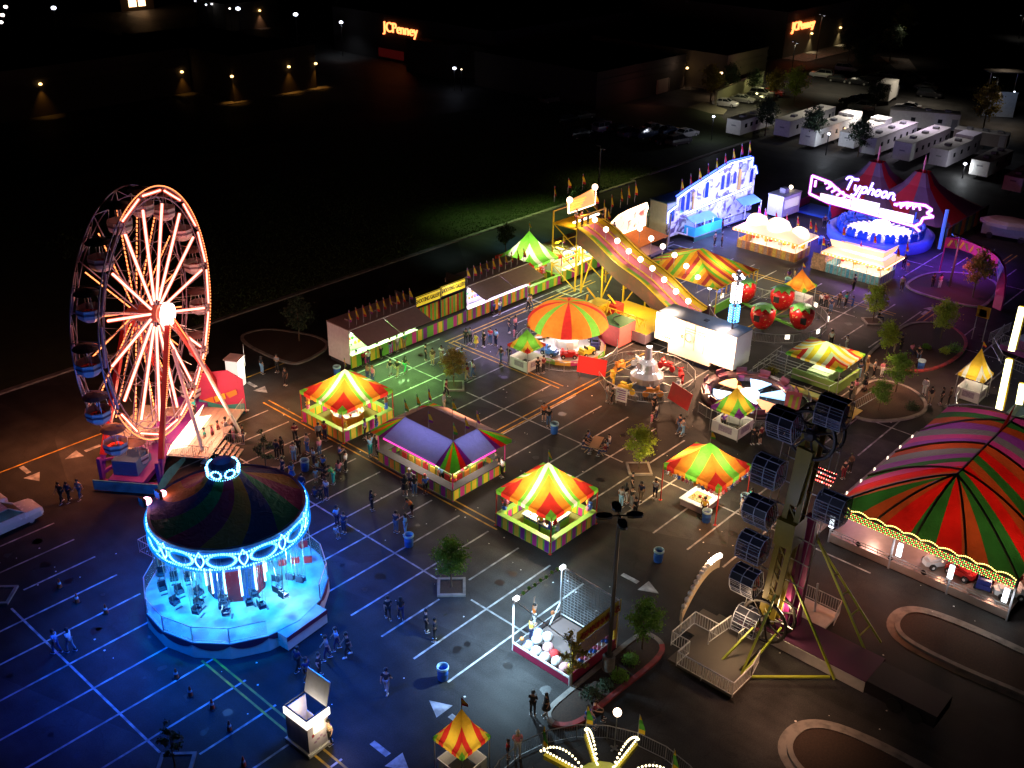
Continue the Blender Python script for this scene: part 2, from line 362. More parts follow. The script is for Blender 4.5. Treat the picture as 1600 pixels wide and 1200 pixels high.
# ================================================================ PEOPLE
def skin(chains, sub=1):
    """chains: lists of (x,y,z,r); points that coincide are welded -> one continuous skinned surface; returns mesh"""
    vs = []; rs = []; es = []; key = {}
    def vid(p):
        k = (round(p[0], 3), round(p[1], 3), round(p[2], 3))
        if k not in key: key[k] = len(vs); vs.append(k); rs.append(p[3])
        return key[k]
    for ch in chains:
        ids = [vid(p) for p in ch]
        for a, b in zip(ids, ids[1:]): es.append((a, b))
    me = bpy.data.meshes.new('s'); me.from_pydata(vs, es, []); o = bpy.data.objects.new('s', me); C.objects.link(o)
    md = o.modifiers.new('k', 'SKIN'); 
    sv = me.skin_vertices[0].data if me.skin_vertices else None
    if sv is None:
        import bmesh
        bm = bmesh.new(); bm.from_mesh(me); bm.verts.layers.skin.verify(); bm.to_mesh(me); bm.free(); sv = me.skin_vertices[0].data
    for i, r in enumerate(rs):
        r2 = r if isinstance(r, tuple) else (r, r); sv[i].radius = r2; sv[i].use_root = (i == 0)
    if sub: o.modifiers.new('u', 'SUBSURF').levels = sub; o.modifiers['u'].render_levels = sub
    dg = bpy.context.evaluated_depsgraph_get(); dg.update()
    out = bpy.data.meshes.new_from_object(o.evaluated_get(dg)); bpy.data.objects.remove(o)
    out.polygons.foreach_set('use_smooth', [True] * len(out.polygons)); return out

def lerp(a, b, t): return tuple(a[i] + (b[i] - a[i]) * t for i in range(3))
POSES = {}
def figure(pose, fem=False):
    """joints of a 1.72 m adult facing +X in one of several poses -> dict of part meshes"""
    k = (pose, fem)
    if k in POSES: return POSES[k]
    hip = .9; lean = 0.; sw = .19 if not fem else .165; hw = .1 if not fem else .105
    if pose == 'sit': hip = .5
    if pose == 'bend': lean = .55
    if pose == 'walk': lean = .05
    pel = (0, 0, hip + .02); L = math.sin(lean); U = math.cos(lean)
    def tr(u, f=0, y=0): return (u * L + f * U, y, hip + u * U - f * L)
    chest = tr(.34); neck = tr(.52, .0); head0 = tr(.6, .02); head1 = tr(.7, .035); head2 = tr(.8, .02)
    J = {}
    for s in (-1, 1):
        sh = tr(.46, 0, s * sw); h = (0, s * hw, hip)
        el = tr(.2, -.03, s * (sw + .06)); wr = tr(-.04, .05, s * (sw + .05))
        if pose == 'phone': el = tr(.2, .03, s * (sw + .04)); wr = tr(.3, .26, s * .09)
        if pose == 'arms_up': el = tr(.6, .03, s * (sw + .16)); wr = tr(.82, .06, s * (sw + .2))
        if pose == 'point' and s > 0: el = tr(.42, .2, s * (sw + .06)); wr = tr(.55, .42, s * (sw + .02))
        if pose == 'walk': el = tr(.2, -.08 * s - .02, s * (sw + .05)); wr = tr(-.02, -.2 * s + .06, s * (sw + .05))
        if pose == 'bend': el = tr(.25, .24, s * (sw + .02)); wr = tr(.2, .48, s * .12)
        if pose == 'hips': el = tr(.22, -.06, s * (sw + .16)); wr = tr(.04, .06, s * (sw - .02))
        if pose == 'sit': el = tr(.2, .1, s * (sw + .04)); wr = tr(.12, .34, s * .13)
        kn = (.03, s * hw * 1.05, .49); an = (-.01, s * hw * 1.1, .09)
        if pose == 'walk': kn = (.1 * s + .06, s * hw, .5); an = (.2 * s - .03, s * hw, .1 if s > 0 else .14)
        if pose == 'sit': kn = (.44, s * .13, .5); an = (.42, s * .13, .09)
        if pose == 'hips': an = (-.01, s * hw * 1.5, .09)
        J[s] = (sh, el, wr, h, kn, an)
    body = [[(*pel, .115), (*tr(.18), .105), (*chest, .125), (*neck, .06), (*head0, .062), (*head1, .1), (*head2, .078)]]
    for s, (sh, el, wr, h, kn, an) in J.items():
        hand = lerp(el, wr, 1.22)
        body.append([(*chest, .125), (*sh, .058), (*el, .042), (*wr, .029), (*hand, .036)])
        toe = (an[0] + .17, an[1], .035)
        body.append([(*pel, .115), (*h, .09), (*kn, .058), (*an, .038), (*toe, .035)])
    bm = skin(body)
    # hands: four fingers and a thumb each, ears and nose, joined into the body mesh
    x = MB()
    for s, (sh, el, wr, h, kn, an) in J.items():
        d = (Vector(wr) - Vector(el)).normalized(); side = Vector((0, 1, 0)); up = d.cross(side).normalized(); hd = Vector(lerp(el, wr, 1.25))
        side = up.cross(d).normalized()
        for i, ln in enumerate((.062, .075, .07, .052)):
            p0 = hd + up * ((i - 1.5) * .019) + d * .02; p1 = p0 + d * ln * .55 + side * (-s * .012); p2 = p1 + d * ln * .4 + side * (-s * .025); x.bar(p0, p1, .009, 5); x.bar(p1, p2, .008, 5, 0, .006)
        p0 = hd + up * .03 - d * .03; p1 = p0 + up * .025 + d * .03; x.bar(p0, p1, .011, 5); x.bar(p1, p1 + d * .025, .009, 5, 0, .007)
        hc = Vector(head1); x.ball(hc + Vector((0, s * .098, 0)), .022, 0, 6, 4, (.7, .5, 1.2))
        x.ball(hc + Vector((.1, s * .034, .012)), .012, 1, 6, 4)
    x.bar(Vector(head1) + Vector((.095, 0, .01)), Vector(head1) + Vector((.122, 0, -.025)), .01, 5, 0, .016)
    x.ball(Vector(head1) + Vector((.1, 0, -.055)), .02, 2, 6, 4, (.4, 1, .35))
    import bmesh
    b2 = bmesh.new(); b2.from_mesh(bm); t = x.mesh('t', [BLK, BLK, BLK]); b2.from_mesh(t); b2.to_mesh(bm); b2.free()
    P_ = {'body': bm}
    # clothing
    def pad(ch, a): return [(p[0], p[1], p[2], p[3] + a) for p in ch]
    sh_ = [pad([(*tr(.02), .125), (*tr(.18), .115), (*chest, .132), (*tr(.47), .075)], .012)]
    for s, (sh, el, wr, h, kn, an) in J.items(): sh_.append([(*chest, .144), (*sh, .074), (*lerp(sh, el, .75), .058)])
    P_['shirt'] = skin(sh_)
    sl = [pad([(*tr(.02), .125), (*tr(.18), .115), (*chest, .132), (*tr(.5), .075)], .018)]
    for s, (sh, el, wr, h, kn, an) in J.items(): sl.append([(*chest, .15), (*sh, .078), (*el, .058), (*lerp(el, wr, .95), .043)])
    P_['jacket'] = skin(sl)
    for nm, fr in (('trousers', .93), ('shorts', .1)):
        tr_ = []
        for s, (sh, el, wr, h, kn, an) in J.items():
            c = [(pel[0], pel[1], pel[2] + .03, .128), (*h, .104), (*lerp(h, kn, .55), .09), (*kn, .072)]
            if fr > .5: c.append((*lerp(kn, an, fr), .056))
            tr_.append(c)
        P_[nm] = skin(tr_)
    sho = MB()
    for s, (sh, el, wr, h, kn, an) in J.items():
        z = an[2] - .05; sho.ball((an[0] + .07, an[1], z), .06, 0, 8, 5, (2.3, .85, .8)); sho.box((an[0] + .07, an[1], z - .036), (.27, .1, .03), 1)
    P_['shoes'] = sho.mesh('shoes', [BLK, BLK], True)
    dr = MB(); prof = [(.16, .0), (.2, -.15), (.27, -.42)] if pose != 'sit' else [(.16, .0), (.2, -.1), (.24, -.16)]
    dr.lathe(prof, 14, 0, (0, 0, hip + .1)); P_['skirt'] = dr.mesh('skirt', [BLK], True)
    P_['headpt'] = head1; P_['headup'] = (Vector(head2) - Vector(head0)).normalized()
    hr = Vector(head1)
    def hair(kind):
        b = MB()
        b.lathe([(.0, .118), (.06, .108), (.1, .07), (.116, .02), (.112, -.03), (.1, -.055)], 12, 0, (hr.x - .02, hr.y, hr.z))
        if kind == 'long': b.ball((hr.x - .075, 0, hr.z - .13), .1, 0, 10, 6, (.6, 1.05, 1.9))
        if kind == 'cap':
            b = MB(); b.lathe([(0, .125), (.07, .11), (.112, .06), (.115, .03)], 12, 0, (hr.x - .01, hr.y, hr.z)); b.box((hr.x + .13, 0, hr.z + .045), (.11, .15, .015), 0)
        if kind == 'bun': b.ball((hr.x - .1, 0, hr.z + .09), .05, 0, 8, 5)
        return b.mesh('hair', [BLK], True)
    P_['hair'] = {q: hair(q) for q in ('short', 'long', 'cap', 'bun')}
    POSES[k] = P_; return P_

SKIN = [M('skin_light', (.55, .33, .24), .6, var=.05), M('skin_tan', (.4, .22, .14), .6, var=.05), M('skin_brown', (.2, .1, .06), .6, var=.05)]
EYE = M('eye_dark', (.02, .02, .02), .3); LIP = M('lips', (.4, .12, .1), .5)
CLO = dict(black=(.012, .012, .014), white=(.75, .75, .75), grey=(.25, .25, .27), navy=(.015, .025, .08), blue=(.03, .12, .5), light_blue=(.25, .5, .75), red=(.5, .02, .02), maroon=(.16, .01, .02),
           pink=(.75, .25, .35), orange=(.85, .2, .03), yellow=(.75, .55, .05), green=(.05, .4, .15), teal=(.03, .45, .42), purple=(.16, .05, .3), tan=(.4, .28, .16), denim=(.06, .12, .25), khaki=(.35, .28, .17), brown=(.1, .05, .03))
def cloth(c): return M('cloth_' + c, CLO[c], .85, var=.15, scale=12)
HAIRM = {'black': M('hair_black', (.012, .01, .009), .5), 'brown': M('hair_brown', (.07, .035, .018), .5), 'blond': M('hair_blond', (.5, .34, .15), .5), 'grey': M('hair_grey', (.55, .53, .5), .5), 'red': M('hair_red', (.25, .06, .02), .5)}
def piece(me, name, parent, mats, label=None):
    o = bpy.data.objects.new(name, me); C.objects.link(o); o.parent = parent
    while len(me.materials) < len(mats): me.materials.append(None)
    for i, mt in enumerate(mats): o.material_slots[i].link = 'OBJECT'; o.material_slots[i].material = mt
    return o
pr = random.Random(11)
def person(px, py, label, top='black', bot='denim', pose='stand', face=None, hair='short', hc='black', tall=1.0, jacket=False, z=0., shoes='black', loc=None, group=None):
    fem = hair in ('long', 'bun'); F = figure(pose, fem)
    x, y = loc if loc else at(px, py, z)
    if face is None: face = pr.uniform(0, 360)
    t = thing('person', 'person ' + label, 'person', (x, y, z - (.0)), R(face), group); t.scale = (tall * pr.uniform(.96, 1.04),) * 3
    sk = pr.choice(SKIN); piece(F['body'], 'body', t, [sk, EYE, LIP])
    piece(F['jacket' if jacket else 'shirt'], 'jacket' if jacket else 'shirt', t, [cloth(top)])
    if bot.startswith('skirt_'):
        piece(F['skirt'], 'skirt', t, [cloth(bot[6:])])
    elif bot.startswith('shorts_'): piece(F['shorts'], 'shorts', t, [cloth(bot[7:])])
    else: piece(F['trousers'], 'trousers', t, [cloth(bot)])
    piece(F['shoes'], 'shoes', t, [cloth(shoes), cloth('white' if shoes != 'white' else 'grey')])
    hm = HAIRM[hc] if hair != 'cap' else cloth(hc)
    piece(F['hair'][hair], 'cap' if hair == 'cap' else 'hair', t, [hm])
    return t
# ================================================================ TREES, BUSHES, POLES, BINS, CONES
BARK = M('bark', (.12, .08, .05), .9, var=.3, scale=12)
LEAF = {'green': M('leaf_green', (.17, .38, .04), .6, var=.45, scale=2.5, trans=.35), 'lime': M('leaf_lime', (.45, .6, .06), .6, var=.4, scale=2.5, trans=.35),
        'dark': M('leaf_dark', (.05, .09, .04), .7, var=.45, scale=2.5, trans=.25), 'autumn': M('leaf_autumn', (.32, .26, .04), .7, var=.5, scale=3, trans=.3)}
def tree_mesh(seed, h, cr, ch, n, thin=False):
    r = random.Random(seed); tb = MB(); z0 = h - ch
    tb.bar((0, 0, -.05), (.03, 0, z0), .07 * h / 4, 8, 0, .05 * h / 4); tb.bar((.03, 0, z0), (0, .04, h - ch * .25), .05 * h / 4, 7, 0, .015)
    lb = MB(); tips = []
    for i in range(11 if not thin else 8):
        a = i * 2.4 + r.uniform(-.3, .3); zz = z0 + ch * (.02 + .75 * i / 11); env = math.sin(PI * min(1, (.16 + .8 * i / 11))) ** .7
        L_ = cr * env * r.uniform(.65, .98); p1 = Vector((math.cos(a) * L_, math.sin(a) * L_, zz + L_ * .45)); p0 = Vector((.02, 0, zz - .1)); tb.bar(p0, p1, .022 * h / 4, 5, 0, .008)
        tips += [p1, p0.lerp(p1, .6) + Vector((0, 0, .1))]
    tips += [Vector((r.uniform(-.2, .2), r.uniform(-.2, .2), h - .2)), Vector((0, 0, h - ch * .35))]
    for i in range(n):
        c = r.choice(tips); q = Vector((r.gauss(0, 1), r.gauss(0, 1), r.gauss(0, .8))) * (.2 * cr if not thin else .12 * cr); p = c + q
        s = r.uniform(.055, .11) * (.8 + h / 12); d = Vector((r.gauss(0, 1), r.gauss(0, 1), r.gauss(0, 1) - .4)).normalized(); e = d.orthogonal().normalized(); f = d.cross(e)
        a = r.uniform(0, PI); e, f = e * math.cos(a) + f * math.sin(a), f * math.cos(a) - e * math.sin(a)
        lb.poly([p - f * s * .9, p + e * s * .5 - f * .1 * s, p + f * s, p - e * s * .5 - f * .1 * s])
    return tb, lb
TM = {}
def tree(x, y, kind, label, h=3.6, seed=1, group='young trees in the lot planters', name='young_tree', cat='tree', z=.08):
    k = (seed, kind)
    if k not in TM:
        thin = seed >= 20; tb, lb = tree_mesh(seed, 3.6, 1.05 if not thin else .8, 2.5, 2600 if not thin else 700, thin)
        TM[k] = (tb.mesh('trunk', BARK), lb.mesh('crown', LEAF[kind]))
    t = thing(name, label, cat, (x, y, z), pr.uniform(0, 6), group); t.scale = (h / 3.6,) * 3
    for nm, me in zip(('trunk', 'crown'), TM[k]):
        o = bpy.data.objects.new(nm, me); C.objects.link(o); o.parent = t
    return t
T_ = [(36.6, 37.4, 'green', 'young green tree in the diamond planter left of the lit games booth', 3.6, 1), (56.1, 37.2, 'lime', 'yellow-green young tree in the planter in the middle of the lot', 3.6, 2),
      (36.6, 56.6, 'dark', 'thin grey-green tree beside the queue between ferris wheel and swing ride', 3.8, 20), (56.1, 56.7, 'autumn', 'brownish tree in the planter in front of the green-lit game trailer', 3.6, 3),
      (94.7, 36.8, 'lime', 'yellow-green tree in the triangle planter below the second food stand', 3.9, 4), (17.1, 37.3, 'dark', 'dark sparse tree at the bottom left corner of the lot', 3.0, 21),
      (*at(1003, 1016), 'green', 'bright green round young tree at the right end of the lamp post island', 3.5, 5), (*at(893, 1075), 'autumn', 'sparse twiggy tree in front of the basketball stall', 3.9, 22),
      (81.6, 28.6, 'green', 'bushy tree in the island above the dark ride cars', 3.8, 1), (77.3, 28.2, 'green', 'low bushy tree at the lower corner of the island left of the striped big tent', 2.9, 2),
      (87.5, 32.2, 'lime', 'rounded tree at the left end of the red-kerbed island on the right', 3.6, 3), (95.2, 30.2, 'lime', 'taller tree at the far end of the red-kerbed island on the right', 4.1, 4),
      (108, 32, 'autumn', 'dark reddish tree in front of the pink inflatable arch', 5.2, 5), (52.6, 73.5, 'dark', 'dark tree in the kerbed islet behind the ferris wheel exit', 4.4, 3)]
for x, y, k, lb, h, s in T_: tree(x, y, k, lb, h, s)
def bush(x, y, kind, label, r=.5, seed=0, z=.1, group='shrubs planted in the kerbed islands'):
    rr = random.Random(seed); b = MB(); st = MB()
    for i in range(9):
        a = i * .7; p = (math.cos(a) * r * .5, math.sin(a) * r * .5, r * .8); st.bar((0, 0, 0), p, .02, 4, 0, .008)
    for i in range(420):
        d = Vector((rr.gauss(0, 1), rr.gauss(0, 1), abs(rr.gauss(0, 1)))).normalized() * r * rr.uniform(.45, 1.05) * (1 + .2 * math.sin(i % 7)); s = rr.uniform(.05, .1)
        e = Vector((rr.gauss(0, 1), rr.gauss(0, 1), rr.gauss(0, 1))).normalized(); f = e.orthogonal().normalized()
        b.poly([d - f * s, d + e * s * .5, d + f * s, d - e * s * .5])
    t = thing('bush', label, 'bush', (x, y, z), 0, group); st.build('stems', BARK, t); b.build('foliage', LEAF[kind], t)
bush(*at(968, 1062), 'green', 'green shrub just right of the lamp post base', .55, 1); bush(*at(985, 1035), 'green', 'green shrub second along from the lamp post base', .5, 2)
bush(*at(925, 1090), 'dark', 'dark shrub left of the lamp post base, nearest the viewer', .6, 3); bush(*at(947, 1075), 'dark', 'low dark shrub in front of the lamp post base', .45, 9)
bush(*at(1490, 550), 'green', 'rounded shrub beside the left tree of the red-kerbed island', .8, 4); bush(*at(1447, 545), 'green', 'small shrub at the left tip of the red-kerbed island', .4, 5)
bush(*at(1476, 552), 'lime', 'light shrub in front of the rounded shrub on the red-kerbed island', .5, 6)
bush(*at(1425, 640), 'dark', 'dark shrub in the island beside the striped big tent', .6, 7)
bush(*at(1206, 582), 'autumn', 'shrub with pink and yellow flowers by the yellow walkway', .6, 8, 0)
# far trees
FT = [(1240, 165, 7, 'lime', 'large lamplit yellow-green tree among the trailers'), (1208, 160, 6, 'autumn', 'brownish tree left of the lamplit yellow tree'), (1195, 212, 6, 'dark', 'dark tree in front of the leftmost long trailer'),
      (1266, 232, 6.5, 'dark', 'dark tree between the two leftmost white trailers'), (1340, 245, 6, 'dark', 'dark tree in the middle of the trailer row'), (1110, 160, 7, 'autumn', 'dark tree by the low pale wall near the parked cars'),
      (1365, 180, 6, 'dark', 'dark tree behind the box truck'), (1535, 205, 8, 'autumn', 'brown tree by the lamp post at the far right'), (1140, 150, 6, 'dark', 'round dark tree beside the pale department store wall'), (1175, 150, 5, 'dark', 'dark tree at the corner of the pale wall'),
      (1407, 65, 9, 'lime', 'lone tree by the far road, lit yellow'), (790, 395, 3.4, 'dark', 'small dark tree behind the tented games booth'), (545, 60, 10, 'dark', 'dark tree by a bright street light at the top left'), (560, 50, 9, 'green', 'green-lit tree at the top left'),
      (1325, 95, 8, 'dark', 'dark tree in front of the shop with the red sign'), (1345, 120, 8, 'dark', 'dark tree in the far car park'), (1390, 95, 8, 'dark', 'dark tree by the pale footpath'), (905, 345, 4.5, 'dark', 'dark tree behind the slide tower')]
for i, (px, py, h, k, lb) in enumerate(FT): tree(*at(px, py), k, lb, h, 1 + i % 5, 'trees beyond the fairground', 'tree')

# ---- tall lot lamps
def pole_lamp(px, py, h, label, heads=4, base=True, lit=False, glow=0, hx=.75, rz=.2, col=(1, .9, .75)):
    t = thing('lot_lamp', label, 'lamp post', at(px, py), rz, 'lot lamp posts')
    if base:
        b = MB(); b.cyl((0, 0, 0), .36, .95, 20, 0); b.cyl((0, 0, .95), .33, .06, 20, 0); b.build('footing', CONC, t)
    b = MB(); b.bar((0, 0, .9 if base else 0), (0, 0, h), .13, 12, 0, .1); b.cyl((0, 0, 1.0 if base else 0), .24, .12, 12); b.build('pole', M('bronze_paint', (.05, .045, .04), .4), t)
    for k in range(heads):
        a = PI / 4 + k * 2 * PI / heads; c, s = math.cos(a), math.sin(a); hb = MB()
        hb.beam((0, 0, h), (c * .5, s * .5, h), .06, .08)
        pts = [(c * u - s * v, s * u + c * v) for u, v in ((.4, -.16), (.7, -.27), (1.15, -.2), (1.25, -.08), (1.25, .08), (1.15, .2), (.7, .27), (.4, .16))]
        hb.prism(pts, h - .06, h + .08); hd = hb.build('lamp_head', BLK, t)
        if lit:
            q = MB(); q.prism([(c * u - s * v, s * u + c * v) for u, v in ((.6, -.17), (1.1, -.17), (1.1, .17), (.6, .17))], h - .085, h - .065); q.build('lens', LEDW, hd)
    if glow: lamp((0, 0, h - .4), col, glow, .3, t)
    return t
pole_lamp(950, 1046, 10.4, 'tall dark lamp post with four heads on a round concrete footing by the basketball stall', rz=.05)
pole_lamp(933, 335, 8.6, 'lamp post behind the slide tower with its shaft lit pale', 2, False)
pole_lamp(1483, 449, 5.6, 'pale lit lamp post in front of the pink arch', 1, False)
pole_lamp(1235, 125, 7.5, 'lamp post with a pale lit shaft near the yellow tree', 2, False, True, 900, col=(1, .9, .65))
pole_lamp(1275, 92, 9.5, 'lamp post in front of the shop wall with the red sign', 2, False, True, 500, col=(1, .85, .6))
pole_lamp(1545, 190, 7.5, 'lamp post beside the brown tree at the far right', 1, False, True, 300)
pole_lamp(1402, 35, 5, 'small distant lamp post at the top right', 1, False, True, 200); pole_lamp(1592, 60, 5.5, 'distant lamp post at the right edge', 1, False, True, 200)
def spotlight_post(px, py, h, label, glow=0, col=(1, .95, .9), r=.5, name='street_light'):
    t = thing(name, label, 'street light', at(px, py, h), 0, 'bright distant street lights')
    b = MB(); b.bar((0, 0, 0), (0, 0, h), .09, 6); b.build('pole', BLK, t)
    b = MB(); r *= .6; b.ball((0, 0, h + r * .4), r, 0, 10, 6, (1, 1, .7)); b.build('lantern', M('lantern_%d' % int(col[2] * 99), col, emit=6), t)
    if glow: lamp((0, 0, h - .3), col, glow, .3, t)
for px, py, h, lb, gl, col, r in [(1115, 183, 3.8, 'lone bluish light left of the trailers', 250, (.8, .85, 1), .38), (1295, 210, 3.2, 'bluish white light in front of the middle trailers', 500, (.8, .88, 1), .4), (1320, 201, 2.6, 'small orange light on the side of the middle trailers', 40, (1, .5, .2), .2),
        (1508, 257, 2, 'bright white light before the right end trailers', 400, (.9, .95, 1), .42), (84, 14, 7, 'white street light near the top left corner', 0, (.85, .87, 1), .95), (9, 12, 7, 'upper street light at the left edge', 0, (1, .9, .8), .8), (4, 25, 7, 'second street light down the left edge', 0, (1, .9, .8), .8),
        (2, 36, 7, 'lowest of the street lights at the left edge', 0, (1, .9, .8), .7), (372, 15, 7, 'white street light left of the small lit porch', 0, (.9, .92, 1), .9), (462, 24, 7, 'white street light right of the lit porch at the top', 0, (.95, .9, 1), .9), (533, 36, 7, 'bright light shining on the green tree at the top', 500, (.8, .9, 1), .7),
        (710, 108, 4, 'blue-white light between the far dock lamps', 60, (.7, .75, 1), .6), (721, 109, 4, 'tiny warm light right of the blue-white one', 0, (1, .8, .5), .25), (1127, 115, 4.5, 'starry orange light over the low wall', 900, (1, .65, .35), .5), (322, 8, 6, 'left of two tiny bluish lights at the top', 0, (.7, .75, 1), .4), (331, 7, 6, 'right of two tiny bluish lights at the top', 0, (.7, .75, 1), .4),
        (305, 2, 6, 'highest tiny bluish light at the top', 0, (.7, .75, 1), .4), (359, 14, 6, 'tiny warm light beside the white street light at the top', 0, (1, .85, .7), .4), (1585, 144, 4, 'faint light at the right edge among the far cars', 0, (.9, .9, 1), .25)]: spotlight_post(px, py, h, lb, gl, col, r)

# ---- bins and cones
def bin_(px, py, label):
    if 'bin' not in MATS:
        t = thing('litter_bin', label, 'bin', at(px, py), 0, 'blue barrels used as litter bins'); MATS['bin'] = t
        b = MB(); b.lathe([(.0, .02), (.27, .02), (.29, .1), (.3, .45), (.31, .46), (.3, .5), (.31, .88), (.32, .9), (.29, .9), (.28, .5), (0, .48)], 20); b.build('barrel', M('barrel_blue', (.03, .13, .5), .45), t, True)
        b = MB(); b.lathe([(.27, .7), (.29, .92), (.335, .94), (.35, .9), (.345, .78)], 20, mf=None); b.build('bag_rim', M('liner_pale_blue', (.35, .6, .7), .4), t, True)
    else: dup(MATS['bin'], (*at(px, py), 0), pr.uniform(0, 6), label)
for px, py, lb in [(639, 853, 'blue litter barrel with pale liner near the two people in blue'), (692, 1061, 'blue litter barrel standing alone between swing ride and basketball stall'), (866, 677, 'blue litter barrel left of the seated group'), (1028, 877, 'blue litter barrel above the kerbed island tree'),
        (1103, 815, 'dark blue barrel in front of the small table booth'), (1438, 577, 'blue litter barrel by the red-kerbed island'), (964, 432, 'blue barrel under the slide'), (1282, 382, 'blue barrel between the food stand and the neon ride'), (1230, 447, 'blue barrel below the first food stand'), (477, 735, 'turquoise barrel in the swing ride queue'),
        (527, 587, 'barrel with pale liner behind the first tented booth'), (1163, 790, 'barrel behind the right post of the small table booth')]: bin_(px, py, lb)
def cone(px, py, label):
    if 'cone' not in MATS:
        t = thing('traffic_cone', label, 'traffic cone', at(px, py), 0, 'orange cones on the dark lot'); MATS['cone'] = t
        b = MB(); b.box((0, 0, .02), (.36, .36, .04)); b.build('base', RUBBER, t); b = MB(); b.lathe([(.14, .04), (.095, .32), (.03, .68), (0, .68)], 14, mf=lambda j, k: 0); b.build('cone', M('cone_orange', (.7, .08, .02), .5), t)
        b = MB(); b.lathe([(.112, .3), (.085, .44)], 14); b.build('reflective_band', WHT, t)
    else: dup(MATS['cone'], (*at(px, py), 0), pr.uniform(0, 1), label)
for px, py, lb in [(94, 918, 'orange cone highest up the lot on the left'), (121, 941, 'orange cone second from the top on the left'), (166, 958, 'orange cone left of the swing ride skirt'), (276, 1059, 'orange cone under the front of the swing ride, uppermost of three'), (298, 1087, 'orange cone under the front of the swing ride, middle of three'), (332, 1107, 'orange cone standing by the paired lines'), (359, 1141, 'orange cone between the paired lines and the white kiosk'), (381, 1197, 'orange cone cut by the bottom edge')]: cone(px, py, lb)
# ================================================================ GAME BOOTHS
def canopy_mb(hw, hd, z0, z1, cols, pw=1.35, val=.32, sag=.1):
    """four-sided peaked canopy with stripes square to each eave; cols: [(fraction of half width, material index)]"""
    b = MB(); br = [0] + [c[0] for c in cols]; segs = [(-br[i + 1], -br[i], cols[i][1]) for i in reversed(range(len(cols)))] + [(br[i], br[i + 1], cols[i][1]) for i in range(len(cols))]
    fine = []
    for a, c, m in segs:
        k = max(1, int(abs(c - a) / .12))
        for i in range(k): fine.append((a + (c - a) * i / k, a + (c - a) * (i + 1) / k, m))
    def pt(side, s, d):
        z = z0 + (z1 - z0) * (max(0, 1 - d) ** pw) - sag * math.sin(PI * min(1, max(0, (d - abs(s)) / max(.01, 1 - abs(s))))) * (1 - abs(s)) * .5
        u, v = s, -d
        for _ in range(side): u, v = -v, u
        return (u * hw, v * hd, z)
    N = 7
    for side in range(4):
        for a, c, m in fine:
            for j in range(N):
                def dd(s, t): return abs(s) + (1 - abs(s)) * t
                t0, t1 = j / N, (j + 1) / N
                q = [pt(side, a, dd(a, t0)), pt(side, a, dd(a, t1)), pt(side, c, dd(c, t1)), pt(side, c, dd(c, t0))]
                b.poly(q, m)
            e0 = pt(side, a, 1); e1 = pt(side, c, 1); b.poly([e0, (e0[0], e0[1], e0[2] - val), (e1[0], e1[1], e1[2] - val * (1 if int((a + 1) * 20) % 2 else .8)), e1], m)
    return b
STD = [(.07, 6), (.19, 1), (.48, 0), (.8, 2), (1.0, 1)]          # green centre stripe, orange, red, green corner (cO, cG, cR)
CAN = [cO, cG, cR, cY, cM, cP, cW]
def blocks(b, x0, y0, x1, y1, z0, z1, n, cols, th=.06):
    """a counter front of coloured blocks between two plan points"""
    d = Vector((x1 - x0, y1 - y0)); L_ = d.length; d /= L_; nx = Vector((d.y, -d.x)) * th
    for i in range(n):
        a = Vector((x0, y0)) + d * L_ * i / n; c = Vector((x0, y0)) + d * L_ * (i + 1) / n
        g_ = (c - a) * .14
        for q0, q1, m, e in ((a, a + g_, 1, 0), (a + g_, c - g_, cols[i % len(cols)], .012), (c - g_, c, 1, 0)):
            ex = nx * (1 + e / th); b.prism([q0, q1, q1 + ex, q0 + ex], z0, z1, m)
BLKM = [YEL, GRN, MAG, ORG, RED, PUR, TEAL]
PL = [M('plush_' + n, c, .9, var=.1) for n, c in (('red', (.6, .04, .04)), ('yellow', (.8, .55, .05)), ('blue', (.05, .15, .6)), ('white', (.75, .75, .75)), ('pink', (.8, .25, .4)), ('green', (.1, .45, .1)), ('orange', (.85, .3, .05)), ('brown', (.2, .1, .05)))]
def plush_mb(m=0, s=.22):
    b = MB(); b.ball((0, 0, 0), s, m, 8, 6, (.8, .9, 1.1)); b.ball((0, 0, s * 1.5), s * .72, m, 8, 6)
    for k in (-1, 1):
        b.ball((0, k * s * .55, s * 2.05), s * .28, m, 6, 4); b.ball((s * .4, k * s * .85, s * .35), s * .33, m, 6, 4, (1.5, .8, .8)); b.ball((s * .5, k * s * .45, -s * .9), s * .38, m, 6, 4, (1.6, .9, .8))
    b.ball((s * .6, 0, s * 1.4), s * .25, 1, 6, 4)
    return b
_pl = {}
def plush(x, y, z, k, label, group, rz=0, s=1.):
    if k not in _pl:
        _pl[k] = plush_mb(0).mesh('plush_toy', [PL[k], PL[3] if k != 3 else PL[7]], True)
    o = bpy.data.objects.new('plush_toy', _pl[k]); C.objects.link(o); o.location = (x, y, z); o.rotation_euler = (0, 0, rz); o.scale = (s,) * 3
    tag(o, label, 'plush toy', group); return o
FLAGC = [M('flag_yellow', (.85, .6, .03), .8, trans=.3), M('flag_red', (.6, .03, .05), .8, trans=.3), M('flag_green', (.1, .45, .05), .8, trans=.3), M('flag_purple', (.3, .03, .3), .8, trans=.3)]
_fl = {}
